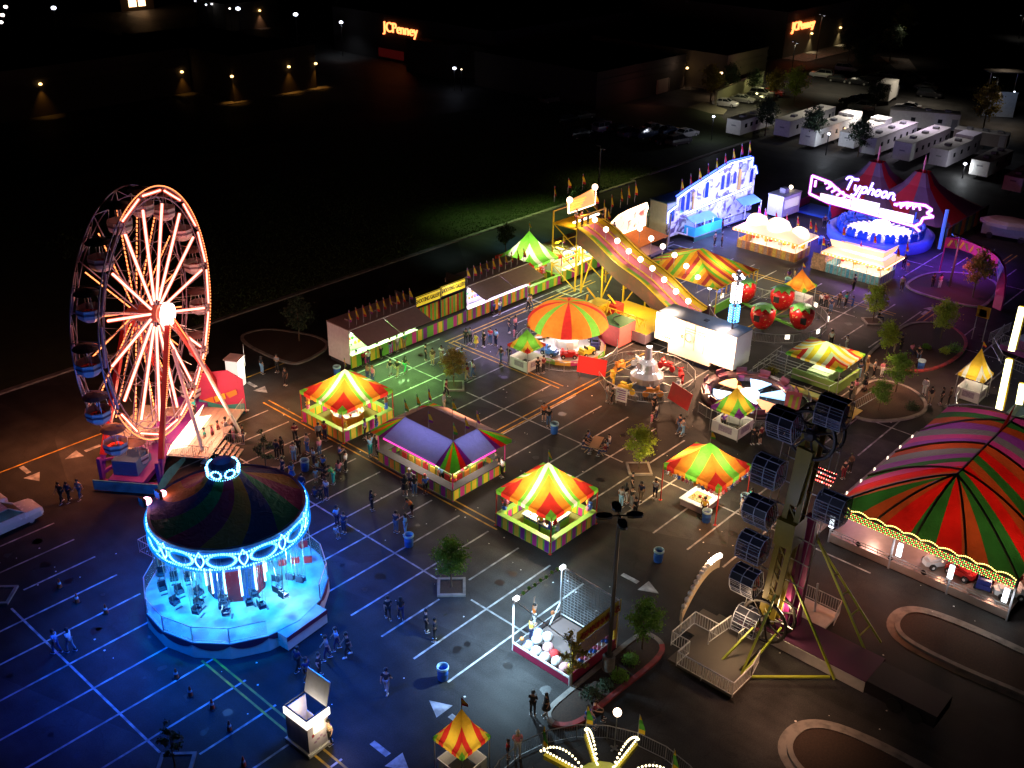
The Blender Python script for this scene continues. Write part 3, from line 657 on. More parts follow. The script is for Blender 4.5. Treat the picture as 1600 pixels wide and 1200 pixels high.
def flag_mesh(c0, c1, h=1.6):
    k = (c0, c1, h)
    if k not in _fl:
        b = MB(); b.bar((0, 0, 0), (0, 0, h), .022, 5, 2)
        for i in range(5):
            z0 = h * (.38 + .115 * i); z1 = h * (.38 + .115 * (i + 1)); w0 = .3 * (1 - (i / 5) ** 2) + .03; w1 = .3 * (1 - ((i + 1) / 5) ** 2) + .02; s0 = .04 * math.sin(i * 1.4); s1 = .04 * math.sin(i * 1.4 + 1.4)
            b.slab([(s0, 0, z0), (s0 + .03, -w0, z0 - .03), (s1 + .03, -w1, z1 - .03), (s1, 0, z1)], .012, 0 if i % 4 else 1)
        _fl[k] = b.mesh('flag', [FLAGC[c0], FLAGC[c1], GREY])
    return _fl[k]
def flag(parent, x, y, z, c0=0, c1=1, h=1.6):
    o = bpy.data.objects.new('flag', flag_mesh(c0, c1, h)); C.objects.link(o); o.parent = parent; o.location = (x, y, z); o.rotation_euler = (0, 0, pr.uniform(-.5, .5)); return o

def tent_booth(name, label, x, y, hw, hd, z0, z1, cols=STD, nb=8, colrs=(0, 2, 3), ch=.95, light=650, lcol=(1, .95, .75), counter=True, group='striped peaked game booths', posts=RED, valm=.3, flagc=(0, 2), pw=1.35):
    t = thing(name, label, 'game booth', (x, y, 0), 0, group)
    canopy_mb(hw, hd, z0, z1, cols, pw, valm).build('canopy', CAN, t)
    for sx in (-1, 1):
        for sy in (-1, 1): b = MB(); b.bar((sx * hw * .985, sy * hd * .985, 0), (sx * hw * .985, sy * hd * .985, z0), .045, 8); b.box((sx * hw * .985, sy * hd * .985, .01), (.2, .2, .02)); b.build('post', posts, t)
    flag(t, 0, 0, z1 - .1, *flagc, h=1.1)
    if counter:
        b = MB(); q = hw * .97; r = hd * .97
        blocks(b, -q, -r, q, -r, .05, ch, nb, colrs); blocks(b, q, -r, q, r, .05, ch, nb, colrs); blocks(b, q, r, -q, r, .05, ch, nb, colrs); blocks(b, -q, r, -q, -r, .05, ch, nb, colrs)
        b.build('counter_front', BLKM, t)
        b = MB(); a = .32
        for (x0, x1, y0, y1) in ((-q - .08, q + .08, -r - .08, -r + a), (-q - .08, q + .08, r - a, r + .08), (-q - .08, -q + a, -r + a, r - a), (q - a, q + .08, -r + a, r - a)): b.bx(x0, x1, y0, y1, ch, ch + .045)
        b.build('counter_top', M('counter_lime', (.3, .6, .12), .5), t)
        b = MB(); b.bx(-q + .03, q - .03, -r + .03, r - .03, .0, .03); b.build('booth_floor', M('floor_olive', (.25, .28, .1), .8), t)
    b = MB()
    for s in (-1, 1): b.bar((-hw * .6, s * hd * .3, z0 - .1), (hw * .6, s * hd * .3, z0 - .1), .035, 6)
    b.build('lamp_tube', BULBW, t)
    if light: lamp((0, 0, z0 - .25), lcol, light, .35, t)
    return t
# --- booth with the white-hot centre counter (left)
A_ = tent_booth('game_booth', 'square booth with orange, red and green peaked canopy beside the swing ride queue', 46, 58.6, 2.6, 2.6, 2.75, 4.6, nb=8, colrs=(2, 0, 3, 0), light=1000, lcol=(1, .82, .42))
def octa_stall(t, m, top, r=1.25):
    b = MB(); b.lathe([(r, .05), (r, .85), (r + .1, .86), (r + .1, .95), (r * .55, .97), (r * .5, 1.5), (0, 1.55)], 8, mf=lambda j, k: 1 if j > 1 else 0); b.build('prize_island', [m, top], t)
octa_stall(A_, ORG, WHT)
b = MB()
for i in range(26): a = i * .7; b.ball((math.cos(a) * (.5 + .03 * i), math.sin(a) * (.5 + .03 * i), 1.12 + (.55 if i < 9 else 0)), .1, i % 6, 7, 5)
b.build('prizes', PL, A_)
B_ = tent_booth('game_booth', 'square booth with green and orange peaked canopy, centrally above the basketball stall', 45.9, 37.6, 2.45, 2.45, 2.85, 4.95, nb=9, colrs=(5, 0, 2, 0), light=1150, lcol=(1, .84, .5))
b = MB(); b.bx(-1.1, 1.1, -1.1, 1.1, .05, .85, 0); b.bx(-1.2, 1.2, -1.2, 1.2, .85, .93, 1)
for i in range(10):
    for s in (-1, 1): b.box((-1.0 + .22 * i, s * 1.12, .74), (.14, .05, .18), 2, rx=.1); b.box((s * 1.12, -1.0 + .22 * i, .74), (.05, .14, .18), 2)
b.build('centre_table', [GRN, WHT, BLU], B_)
b = MB()
for i in range(30): b.bar((-.95 + .21 * (i % 10), -.6 + .6 * (i // 10), .93), (-.95 + .21 * (i % 10), -.6 + .6 * (i // 10), 1.08), .045, 6, i % 3)
b.build('bottles', [PL[4], PL[3], PL[6]], B_)
k = 0
for (bx_, by_, hw, hd, zz, nm) in ((46, 58.6, 2.3, 2.3, 2.1, 'first tented booth'), (45.9, 37.6, 2.1, 2.1, 2.15, 'centre booth')):
    for cx, cy in ((-1, -1), (1, -1), (1, 1), (-1, 1)):
        side = {(-1, -1): 'nearest', (1, -1): 'right', (1, 1): 'far', (-1, 1): 'left'}[(cx, cy)]
        for j in range(5 if (hw < 2.2) else 3):
            k += 1; plush(bx_ + cx * (hw - .1 * j), by_ + cy * (hd + .15 * j - .3), zz - .42 * (j % 3), (k * 3) % 8, 'plush prizes at the %s corner post of the %s' % (side, nm), 'plush prizes at the %s corner of the %s' % (side, nm), k * 1.3, .8)
# --- small table booth (right of centre)
C_ = tent_booth('game_booth', 'open booth with orange and green peaked canopy over a white square table, no counter walls', 55.9, 31.4, 2.1, 2.3, 3.0, 4.75, cols=[(.1, 1), (.2, 1), (.6, 0), (.86, 2), (1, 1)], light=650, lcol=(1, .85, .6), counter=False, valm=.45)
tb = thing('duck_table', 'white square game table with a recessed tray, under the open booth right of centre', 'game table', (55.2, 31.3, 0))
b = MB(); b.bx(-1.05, 1.05, -1.05, 1.05, .55, .62); b.build('table_top', WHT, tb)
b = MB(); b.bx(-.62, .62, -.62, .62, .62, .64, 0)
for i in range(26): b.ball((pr.uniform(-.5, .5), pr.uniform(-.5, .5), .67), .05, 1 + i % 3, 6, 4)
b.bar((0, 0, .64), (0, 0, .78), .1, 8, 1); b.build('prize_tray', [M('tray_khaki', (.4, .33, .12)), PL[0], PL[1], PL[3]], tb)
b = MB(); b.bx(-.98, .98, -.98, .98, .05, .53); b.build('skirt', BRN, tb)
for j in range(13):
    plush(53.9, 29.4 + .33 * j, 2.45, [3, 4, 0, 2, 3, 6][j % 6], 'plush toys in the row hanging under the left eave of the open table booth', 'plush toys hanging under the left eave of the table booth', PI, .62)
for j in range(11):
    plush(54.1 + .36 * j, 29.2, 2.4, [3, 4, 0, 3, 2][j % 5], 'plush toys in the row hanging under the right eave of the open table booth', 'plush toys hanging under the right eave of the table booth', -PI / 2, .6)

# --- four-sided concession with raised awnings
q = thing('concession_stand', 'large square games stand with raised lilac-grey awnings and a dark flat roof with flags', 'games stand', (46.2, 48.1, 0))
HX, HY = 2.7, 3.9
b = MB(); cs = (0, 2, 3, 0, 5)
blocks(b, -HX, -HY, HX, -HY, .1, 1.0, 9, cs); blocks(b, HX, -HY, HX, HY, .1, 1.0, 12, cs); blocks(b, HX, HY, -HX, HY, .1, 1.0, 9, cs); blocks(b, -HX, HY, -HX, -HY, .1, 1.0, 13, cs)
b.build('counter_front', BLKM, q)
b = MB()
for (x0, x1, y0, y1) in ((-HX - .2, HX + .2, -HY - .2, -HY + .5), (-HX - .2, HX + .2, HY - .5, HY + .2), (-HX - .2, -HX + .5, -HY + .5, HY - .5), (HX - .5, HX + .2, -HY + .5, HY - .5)): b.bx(x0, x1, y0, y1, 1.0, 1.06)
b.build('counter_top', M('dark_counter', (.025, .02, .02), .9), q)
b = MB(); b.bx(-HX + 1.1, HX - 1.1, -HY + 1.1, HY - 1.1, .02, 1.2, 0); [b.box((-HX + 1.08, -3.0 + .75 * i, .7), (.06, .5, .7), 1 + i % 3) for i in range(8)]; [b.box((-1.6 + .7 * i, -HY + 1.08, .7), (.5, .06, .7), 1 + i % 3) for i in range(5)]
for i in range(44): b.ball((pr.uniform(-HX + 1, HX - 1), pr.choice((-1, 1)) * (HY - 1.1) if i % 2 else pr.uniform(-HY + 1, HY - 1), pr.uniform(1.25, 1.7)), .16, 1 + i % 6, 7, 5)
b.build('inner_display', [M('display_lime', (.3, .45, .12)), PL[1], PL[0], PL[6], PL[5], PL[2], PL[4]], q)
AW = M('awning_lilac', (.42, .45, .8), .5, var=.06, trans=.45); RX, RY, RZ = 1.2, 2.5, 3.75
b = MB(); b.prism([(-RX, -RY), (RX, -RY), (RX, RY), (-RX, RY)], RZ - .1, RZ)
b.build('flat_roof', BRN, q)
EX, EY, EZ = HX + .5, HY + .45, 2.75
def aw(name, pts, mat): b = MB(); b.slab(pts, -.05, 0); return b.build(name, mat, q)
aw('awning', [(-RX, -RY, RZ), (-RX, RY, RZ), (-EX, RY + .2, EZ), (-EX, -RY - .2, EZ)], AW)
aw('awning', [(-RX, -RY, RZ), (-RX, -EY, EZ), (RX, -EY, EZ), (RX, -RY, RZ)], AW)
aw('awning', [(RX, -RY + .1, RZ), (EX, -RY - .1, EZ), (EX, RY + .1, EZ), (RX, RY - .1, RZ)], M('awning_brown', (.4, .29, .28), .6))
aw('awning', [(-RX + .1, RY, RZ), (RX - .1, RY, RZ), (RX, EY, EZ), (-RX, EY, EZ)], MATS['awning_brown'])
for sx, sy in ((-1, -1), (1, -1), (1, 1), (-1, 1)):
    b = MB(); n = 7; p0 = Vector((sx * RX, sy * RY, RZ)); pa = Vector((sx * EX, sy * (RY + .2), EZ)); pb = Vector((sx * RX, sy * EY, EZ)); pc = Vector((sx * EX, sy * EY, EZ - .12))
    for i in range(n):
        def e(t): return pa.lerp(pc, t * 2) if t < .5 else pc.lerp(pb, t * 2 - 1)
        b.slab([p0, e(i / n), e((i + 1) / n)], .03, [0, 1, 2, 3, 1, 4, 0][i])
    b.build('corner_canopy', [cP, cG, cO, cG, cR], q)
    b = MB(); b.bar((sx * HX, sy * HY, 0), (sx * HX, sy * HY, EZ - .1), .05, 8); b.build('post', cM, q)
b = MB()
for a, c in (((-EX, -RY - .2, EZ - .05), (-EX, RY + .2, EZ - .05)), ((-RX, -EY, EZ - .05), (RX, -EY, EZ - .05))): b.bar(a, c, .06, 6)
b.build('neon_edge', M('neon_magenta', (1, .06, .45), emit=1.8), q)
for i, (fx, fy) in enumerate([(-RX, -RY), (-RX, 0), (-RX, RY), (RX, RY), (RX, 0), (RX, -RY), (0, RY), (0, -RY)]): flag(q, fx, fy, RZ, 0, 3 if i % 2 else 2, 1.5)
b = MB(); b.bx(-HX + .9, HX - .9, -HY + .9, HY - .9, 2.4, 2.46); b.build('ceiling_light', BULBW, q)
for sx, sy in ((-1, 0), (0, -1), (1, 0), (0, 1)): lamp((sx * 2.0, sy * 3.1, 2.2), (1, .8, .6), 230, .3, q)
b = MB()
for i in range(3): b.cyl((-1.9, -3.4 + .0, .1 + .0), .01, .01, 6)
for i in range(5): b.ball((-HX + .9, -HY + .75, .3 + .26 * i), .22, i % 2, 8, 5, (1, 1, .6))
b.build('prize_stack', [PL[1], PL[0]], q)

# --- game trailers along the drive (front counters at y = 65.5)
def game_trailer(label, x0, x1, y, depth, h, inner=WHT, cols=(0, 2, 3, 0, 5), nb=12, awn=BRN, flags=10, lights=((1, .95, .85), 500), deep=True, wall=WHT, awd=2.3, z0=.45, awz=-.75, toys=True, group='long game trailers with raised awnings'):
    t = thing('game_trailer', label, 'game trailer', ((x0 + x1) / 2, y, 0), 0, group); L_ = (x1 - x0) / 2
    b = MB(); b.bx(-L_, -L_ + .08, 0.08, depth, z0, h); b.bx(L_ - .08, L_, .08, depth, z0, h); b.bx(-L_ + .08, L_ - .08, depth - .08, depth, z0, h); b.bx(-L_ + .08, L_ - .08, .1, depth - .08, z0, z0 + .1)
    b.bx(-L_ + .08, L_ - .08, .0, .08, h - .35, h)
    for i in range(int(L_)): b.bx(-L_ - .012, -L_, .4 + i * .3, .42 + i * .3, z0, h)
    b.build('body', wall, t)
    b = MB(); b.bx(-L_ - .04, L_ + .04, -.02, depth + .04, h + .002, h + .07)
    for i in range(3): b.bx(-L_ + 1.2 + i * L_ * .7, -L_ + 1.7 + i * L_ * .7, depth * .5, depth * .5 + .5, h + .072, h + .2)
    b.build('roof', BRN, t)
    b = MB(); b.bx(-L_ + .02, L_ - .02, .25, depth - .2, .12, z0 - .02)
    for s in (-.2, .1): b.bar((s * L_, .3, .32), (s * L_, .1, .32), .3, 14)
    b.build('chassis', DRK, t)
    b = MB(); blocks(b, -L_, -.0, L_, -.0, .12, 1.35, nb, cols); b.build('counter_front', BLKM, t)
    b = MB(); b.bx(-L_, L_, -.22, .5, 1.35, 1.4); b.build('counter_top', inner, t)
    # stepped shelves of prizes
    b = MB()
    for k in range(4):
        b.bx(-L_ + .1, L_ - .1, depth - .5 - k * .35, depth - .1, .6 + .0, 2.5 - k * .35, 0)
        for i in range(int(L_ * 5)):
            if toys: b.ball((-L_ + .25 + i * .4, depth - .45 - k * .35, 2.6 - k * .35 + .02), .13, 1 + (i * 5 + k * 3) % 7, 6, 4, (1, 1, 1.2))
    b.build('prize_shelves', [inner] + PL[:7], t)
    if awn:
        for k in range(2):
            a0, a1 = (-L_ + .1, -.03) if k == 0 else (.03, L_ - .1); b = MB(); b.slab([(a0, -.03, h - .02), (a0 + .0, -awd, h + awz), (a1, -awd, h + awz), (a1, -.03, h - .02)], .05); w_ = b.build('awning', awn, t)
            c = MB(); c.bar((a0 + .1, -awd + .2, h + awz - .08), (a0 + .1, -.05, 1.9), .025, 5); c.bar((a1 - .1, -awd + .2, h + awz - .08), (a1 - .1, -.05, 1.9), .025, 5); c.build('stay', GALV, w_)
    b = MB(); b.bar((-L_ + .15, -.05, h - .3), (L_ - .15, -.05, h - .3), .04, 6); b.bar((-L_ + .15, depth * .4, h - .25), (L_ - .15, depth * .4, h - .25), .05, 6); b.build('lamp_tube', BULBW, t)
    for i in range(flags): flag(t, -L_ + .4 + (2 * L_ - .8) * i / max(1, flags - 1), .35, h + .05, i % 2 * 0, 1 + (i % 3 == 0) * 2, 1.7)
    n = 3
    for i in range(n): lamp((-L_ + L_ * (2 * i + 1) / n, .35, h - .55), lights[0], lights[1] / n, .25, t)
    return t
t1 = game_trailer('white-ended game trailer at the left end of the row, lit green, with brown awnings', 52.1, 60.0, 65.5, 3.0, 3.75, cols=(0, 1, 2, 0), nb=11, lights=((.45, 1, .3), 2800))
t2 = game_trailer('lilac-lit white game trailer between the yellow signs and the green-red pagoda tent', 66.7, 75.6, 65.5, 3.0, 3.7, nb=14, cols=(3, 5), lights=((.62, .5, 1), 2200))
t3 = game_trailer('short trailer with pale interior at the right end of the row beside the slide tower', 81.2, 88.6, 65.6, 2.8, 3.6, cols=(0, 1, 2), nb=10, awn=None, flags=4, lights=((.85, 1, .35), 1800))
# shooting gallery
sg = thing('shooting_gallery', 'closed striped booth front under two yellow SHOOTING GALLERY signs', 'game booth', (63.35, 65.5, 0))
b = MB()
for i in range(26):
    a0 = -3.3 + i * 6.6 / 26; b.bx(a0, a0 + 6.6 / 26, .3, .36, 1.4, 3.15, [1, 0, 2, 1, 3][i % 5])
b.build('striped_curtain', [cY, cG, cR, cO], sg)
b = MB(); blocks(b, -3.3, 0, 3.3, 0, .12, 1.25, 10, (0, 5, 1, 2)); b.build('counter_front', BLKM, sg)
b = MB(); b.bx(-3.3, 3.3, -.1, .3, 1.25, 1.32, 0); b.bx(-3.35, -3.27, .05, 2.8, .1, 4.5); b.bx(3.27, 3.35, .05, 2.8, .1, 4.5); b.bx(-3.3, 3.3, 2.7, 2.8, .1, 3.4); b.bx(-3.3, 3.3, .4, 2.8, 3.4, 3.46); b.bx(-.05, .05, .2, .34, .1, 4.6); b.build('frame', DRK, sg)
for s, dz in ((-1, 0), (1, .12)):
    b = MB(); b.bx(s * 1.65 - 1.6, s * 1.65 + 1.6, .1, .18, 3.45 + dz, 4.45 + dz); sb = b.build('sign_board', M('sign_yellow', (1, .72, .03), emit=.5), sg)
    c = MB(); e = .1
    for x0, x1, z0, z1 in ((-1.6, 1.6, 0, .06), (-1.6, 1.6, .94, 1.0), (-1.6, -1.54, .06, .94), (1.54, 1.6, .06, .94)): c.bx(s * 1.65 + x0, s * 1.65 + x1, .06, .098, 3.45 + dz + z0, 3.45 + dz + z1)
    c.build('sign_border', DRK, sb)
    letters('SHOOTING GALLERY', .6, 'lettering', BLK, sb, (s * 1.65, .08, 3.95 + dz), FACE_Y, .02, sx=.55)
lamp((-1.6, -1.2, 4.2), (.9, 1, .55), 150, .3, sg); lamp((1.6, -1.2, 4.2), (.8, .75, 1), 120, .3, sg)
# plush tent in the row
D_ = tent_booth('game_booth', 'tall green and red pagoda tent full of plush toys in the trailer row', 78.4, 67.9, 2.55, 2.45, 3.2, 5.9, cols=[(.25, 1), (.5, 6), (.75, 1), (1, 2)], nb=8, colrs=(0, 2, 1), light=900, lcol=(.95, 1, .6), pw=1.7)
for j in range(42):
    plush(76.3 + .42 * (j % 11), 68.4 - .5 * (j // 11), 2.7 - .42 * (j // 11), [6, 7, 3, 1, 6, 0, 4][j % 7], 'plush toys stacked on the shelves inside the green and red pagoda tent', 'plush toys shelved inside the pagoda tent', -PI / 2 + pr.uniform(-.4, .4), 1.05)
# small ticket booths and shade tents
def small_tent(label, x, y, hw, z0, z1, cols, light=160, lcol=(1, .85, .6), body=WHT, name='ticket_booth', cat='ticket booth', walls=True, h=1.05, rz=0, pw=1.5, hd=None, fl=True, group='little ticket booths with peaked canopies'):
    hd = hd or hw; t = thing(name, label, cat, (x, y, 0), rz, group); canopy_mb(hw, hd, z0, z1, cols, pw, .22).build('canopy', CAN, t)
    for sx in (-1, 1):
        for sy in (-1, 1): b = MB(); b.bar((sx * hw * .95, sy * hd * .95, 0), (sx * hw * .95, sy * hd * .95, z0), .035, 6); b.build('post', GALV, t)
    if walls:
        b = MB(); a = .88
        for x0, x1, y0, y1 in ((-a, a, -a, -a + .04), (-a, a, a - .04, a), (-a, -a + .04, -a + .04, a - .04), (a - .04, a, -a + .04, a - .04)): b.bx(x0 * hw, x1 * hw, y0 * hd, y1 * hd, .05, h)
        b.build('panel', body, t)
        b = MB(); b.bx(-.5 * hw, .45 * hw, -.885 * hd, -.882 * hd, h * .35, h * .85); b.bx(-.885 * hw, -.882 * hw, -.5 * hd, .4 * hd, h * .35, h * .85); b.build('notice', M('notice_print', (.5, .42, .5), .6, var=.45, scale=9), t)
    if fl: flag(t, 0, 0, z1 - .1, 0, 1, .8)
    if light: lamp((0, 0, z0 - .2), lcol, light, .15, t)
    return t
small_tent('ticket booth with yellow, orange and red pagoda top below the food stands', 93.2, 44.3, 1.25, 2.3, 4.0, [(.5, 0), (.75, 3), (1, 1)])
small_tent('ticket booth with purple, yellow and green pagoda top in front of the spinning ride', 66.0, 35.3, 1.35, 2.3, 3.9, [(.3, 3), (.6, 1), (1, 5)], 120)
small_tent('ticket booth with yellow pagoda top and red edge beside the right-hand fenced ride', 85.3, 23.6, 1.1, 2.3, 4.6, [(.4, 3), (.7, 6), (1, 3)], 140)
small_tent('ticket booth with red, yellow and green tent top at the bottom edge', 26.6, 26.6, 1.0, 2.5, 4.3, [(.3, 3), (.6, 2), (.8, 3), (1, 1)], 60)
small_tent('little red and green topped ticket booth in front of the dome-topped car ride', 63.4, 54.9, 1.2, 2.2, 3.6, [(.4, 1), (.7, 3), (1, 2)], 90)
small_tent('shade tent with green, orange and white striped low roof over an open game', 79.8, 34.6, 2.3, 2.4, 3.5, [(.12, 6), (.3, 3), (.45, 6), (.6, 2), (.8, 3), (1, 1)], 260, (.8, 1, .4), name='shade_tent', cat='shade tent', walls=False, hd=2.6, fl=False, group=None)
gt = thing('game_counter', 'low green-lit counter under the striped shade tent', 'counter', (79.8, 34.3, 0)); b = MB(); b.bx(-2, -1.8, -2.2, 2.2, .05, 1.0); b.bx(-1.8, 2, -2.2, -2.0, .05, 1.0); b.build('panel', M('panel_green', (.22, .4, .08)), gt); b = MB(); b.bx(-1.2, 1.0, -.8, 1.2, .05, .9); b.build('inner_box', WHT, gt)
# ================================================================ FERRIS WHEEL
AZ = -0.95
fw = thing('ferris_wheel', 'tall ferris wheel with bright white and orange spokes', 'ferris wheel', (34.15, 65.81, 0), AZ)
HZ = 10.85; RR = 9.05; OFF = .94; NS = 16
def rp(r, a, x): return (x, r * math.cos(a), HZ + r * math.sin(a))
RIMM = M('rim_violet_steel', (.3, .24, .34), .4, .3)
for s in (1, -1):
    b = MB(); x = s * OFF
    for rr, tr in ((RR, .055), (RR - .75, .045)): b.tube([rp(rr, 2 * PI * k / 48, x) for k in range(48)], tr, 6, 0, True)
    for k in range(NS):
        a = 2 * PI * k / NS; b.bar(rp(.5, a, x * .55), rp(RR, a, x), .045, 5); b.bar(rp(RR, a, x), rp(RR - .75, a + PI / NS, x), .03, 4); b.bar(rp(RR - .75, a + PI / NS, x), rp(RR, a + 2 * PI / NS, x), .03, 4)
        b.bar(rp(RR * .58, a, x * .8), rp(RR * .58, a + 2 * PI / NS, x * .8), .025, 4)
    b.build('rim', RIMM, fw)
for k in range(NS):                                   # lattice between the two rims
    a = 2 * PI * (k + .5) / NS; b = MB(); b.bar(rp(RR, a, OFF), rp(RR, a, -OFF), .03, 5); b.bar(rp(RR * .58, a, .75), rp(RR * .58, a, -.75), .025, 5); b.bar(rp(RR * .58, a, .75), rp(RR * .3, a, -.5), .02, 4); b.bar(rp(RR * .58, a, -.75), rp(RR * .8, a, .9), .02, 4); b.build('cross_brace', GALV, fw)
# light tubes: spokes and rim chords, white-hot in front, dashed orange behind
spf = MB(); spb = MB()
HOT = M('led_hot', (1, .46, .34), emit=5.5); HALO_RED = halo_mat('halo_ember', (1, .1, .05), 1.4, .4)
for k in range(NS):
    a = 2 * PI * k / NS + .05
    f = MB(); f.bar(rp(1.0, a, OFF * .62 + .08), rp(RR - 1.2, a, OFF + .06), .08, 8)
    f = f.build('spoke_light', HOT, fw); e = MB(); e.bar(rp(1.0, a, OFF * .62 + .08), rp(RR - 1.2, a, OFF + .06), .14, 8); e.build('halo_shell', HALO_RED, f)  # outer red shell added to imitate the glow round each spoke tube
    d = MB(); n = 22
    for i in range(n):
        r0 = 1.1 + (RR - 2.2) * i / n; d.bar(rp(r0, a, -OFF * .9), rp(r0 + .2, a, -OFF * .92), .05, 5)
    d.build('spoke_bulbs', M('led_amber_dash', (1, .27, .08), emit=3), fw)
    a0 = 2 * PI * k / NS + .05; am = a0 + PI / NS
    ang = math.degrees(am) % 360
    lit = ang < 105 or ang > 215         # the left of the front rim is unlit
    f = MB(); f.bar(rp(RR - .28, a0 + .04, OFF + .07), rp(RR - .28, a0 + 2 * PI / NS - .04, OFF + .07), .06 if lit else .09, 8); f = f.build('rim_light' if lit else 'unlit_tube', HOT if lit else M('tube_off_pink', (.7, .4, .5), .3), fw)
    if lit: e = MB(); e.bar(rp(RR - .28, a0 + .04, OFF + .07), rp(RR - .28, a0 + 2 * PI / NS - .04, OFF + .07), .14, 8); e.build('halo_shell', HALO_RED, f)  # same added glow shell round the lit rim tubes
    if lit:
        f = MB()
        for i in range(14): f.bar(rp(RR + .03, a0 + 2 * PI / NS * i / 14, OFF + .1), rp(RR + .03, a0 + 2 * PI / NS * (i + .55) / 14, OFF + .1), .04, 5)
        f.build('rim_bulbs', MATS['led_amber_dash'], fw)
    else:
        f = MB(); f.bar(rp(RR - .28, a0 + .04, -OFF - .07), rp(RR - .28, a0 + 2 * PI / NS - .04, -OFF - .07), .08, 8); f.build('unlit_tube', MATS['tube_off_pink'], fw)
b = MB(); b.bar((-1.4, 0, HZ), (1.3, 0, HZ), .42, 20); b.bar((-.9, 0, HZ), (.9, 0, HZ), .62, 20); b.build('axle', M('axle_red', (.5, .12, .08), .5), fw)
b = MB(); b.bar((1.3, 0, HZ), (1.75, 0, HZ), .85, 28, 0, .8); b.build('hub_light', M('hub_glow', (1, .82, .68), emit=8), fw)
# gondolas
TUB = M('gondola_white', (.62, .6, .66), .35, var=.06); TOPM = M('gondola_top', (.16, .1, .1), .6); TEALTUB = M('gondola_stripe', (.12, .07, .12), .4)
def gondola(k):
    a = 2 * PI * (k + .5) / NS + .02; y, z = RR * math.cos(a), HZ + RR * math.sin(a)
    if 'gond' not in MATS:
        b = MB(); b.lathe([(.0, -2.15), (.5, -2.15), (.8, -1.85), (.88, -1.25), (.84, -1.22), (.74, -1.8), (0, -1.85)], 8); t = b.build('gondola', TUB, fw, loc=(0, y, z))
        c = MB(); c.lathe([(.852, -1.62), (.882, -1.45)], 8); c.build('stripe', TEALTUB, t)
        c = MB()
        for q in range(4): u = PI / 4 + q * PI / 2; c.bar((math.cos(u) * .75, math.sin(u) * .75, -1.3), (math.cos(u) * .55, math.sin(u) * .55, -.2), .025, 5)
        c.bar((0, 0, -1.75), (0, 0, 0), .035, 6); c.bar((-.93, 0, 0), (.93, 0, 0), .035, 6); c.build('hanger', GALV, t)
        c = MB(); c.lathe([(.86, -.28), (.6, -.1), (0, .08)], 16); c.build('canopy', TOPM, t)
        c = MB(); c.lathe([(.6, -1.6), (.35, -1.6), (.3, -1.7)], 10); c.build('bench', PL[0], t)
        MATS['gond'] = t
    else:
        g0 = MATS['gond']; c = cp(g0, fw, (0, y, z))
        for ch in list(g0.children): cp(ch, c)
for k in range(NS): gondola(k)
# legs, base trailer, stabilisers
LEGR = M('leg_red', (.5, .03, .03), .4)
for s in (1, -1):
    for d in (-1, 1):
        b = MB(); b.beam((s * 1.55, 0, HZ), (s * 2.15, d * 5.6, 2.1), .34, .34); b.build('leg', LEGR, fw)
        c = MB()
        for i in range(40):
            t_ = .06 + .6 * i / 40; c.ball((s * (1.55 + .6 * t_) + s * .2, d * 5.6 * t_, HZ - (HZ - 2.1) * t_), .055, 0, 5, 3)
        c.build('leg_bulbs', TUBER if s < 0 else MATS['led_amber_dash'], fw)
    b = MB(); b.beam((s * 2.15, -5.6, 2.1), (s * 2.2, -6.3, .1), .3, .3); b.build('leg_foot', PUR, fw)
for p0, p1 in (((1.7, -.4, HZ - 2.6), at(322, 722)), ((1.7, 1.9, HZ - 2.3), at(377, 680))):
    q_ = Vector((p1[0] - 34.15, p1[1] - 65.81)); q_ = Matrix.Rotation(-AZ, 2) @ q_; b = MB(); b.bar(p0, (q_.x, q_.y, 0.1), .14, 10); b.box((q_.x, q_.y, .05), (.6, .6, .1)); b.build('stabiliser', WHT, fw)
b = MB(); b.bx(-1.3, 1.3, -7.0, 7.0, .55, .95); b.bx(-2.3, 2.3, -6.6, -6.1, .05, .4); b.bx(-2.3, 2.3, 6.1, 6.6, .05, .4)
for s in (-1, 1): b.beam((s * 2.2, -6.3, .9), (s * 1.2, -3, .9), .2, .25); b.beam((s * 2.2, -6.3, 2.0), (s * 1.3, -3.5, .9), .15, .15); b.bx(s * 2.15 - .12, s * 2.15 + .12, -6.4, -6.1, 0, 2.2)
b.build('base_frame', PUR, fw)
b = MB(); b.bx(-1.2, .6, -6.3, -4.6, .96, 2.1); b.bx(-1.15, .55, -4.5, -3.9, .96, 1.5); b.build('motor_housing', M('housing_blue', (.06, .15, .35)), fw)
b = MB(); b.grid(lambda u, v: (2.4, -7.0 + 4.6 * u, .1 + v * (.75 + .25 * math.sin(u * 5))), 14, 2, 0); b.bx(-2.4, 2.4, -7.15, -7.05, .1, .9); b.build('scenery_skirt', M('skirt_teal', (.1, .35, .45), .5, var=.4, scale=2), fw)
DECK = M('deck_plate', (.5, .42, .36), .5, .3)
b = MB(); b.bx(1.4, 4.6, -3.2, 4.4, .85, .92); b.bx(-3.8, -1.4, -3, 4, .85, .92)
for i in range(5): b.bx(4.62 + .3 * i, 4.9 + .3 * i, -2.2, -.2, .7 - .16 * i, .75 - .16 * i); b.bx(1.6, 4.4, 4.45 + .3 * i, 4.7 + .3 * i, .7 - .16 * i, .75 - .16 * i)
for i in range(7): b.bx(1.5 + .45 * i, 1.8 + .45 * i, -3.1, 4.3, .921, .95)
b.build('loading_platform', DECK, fw)
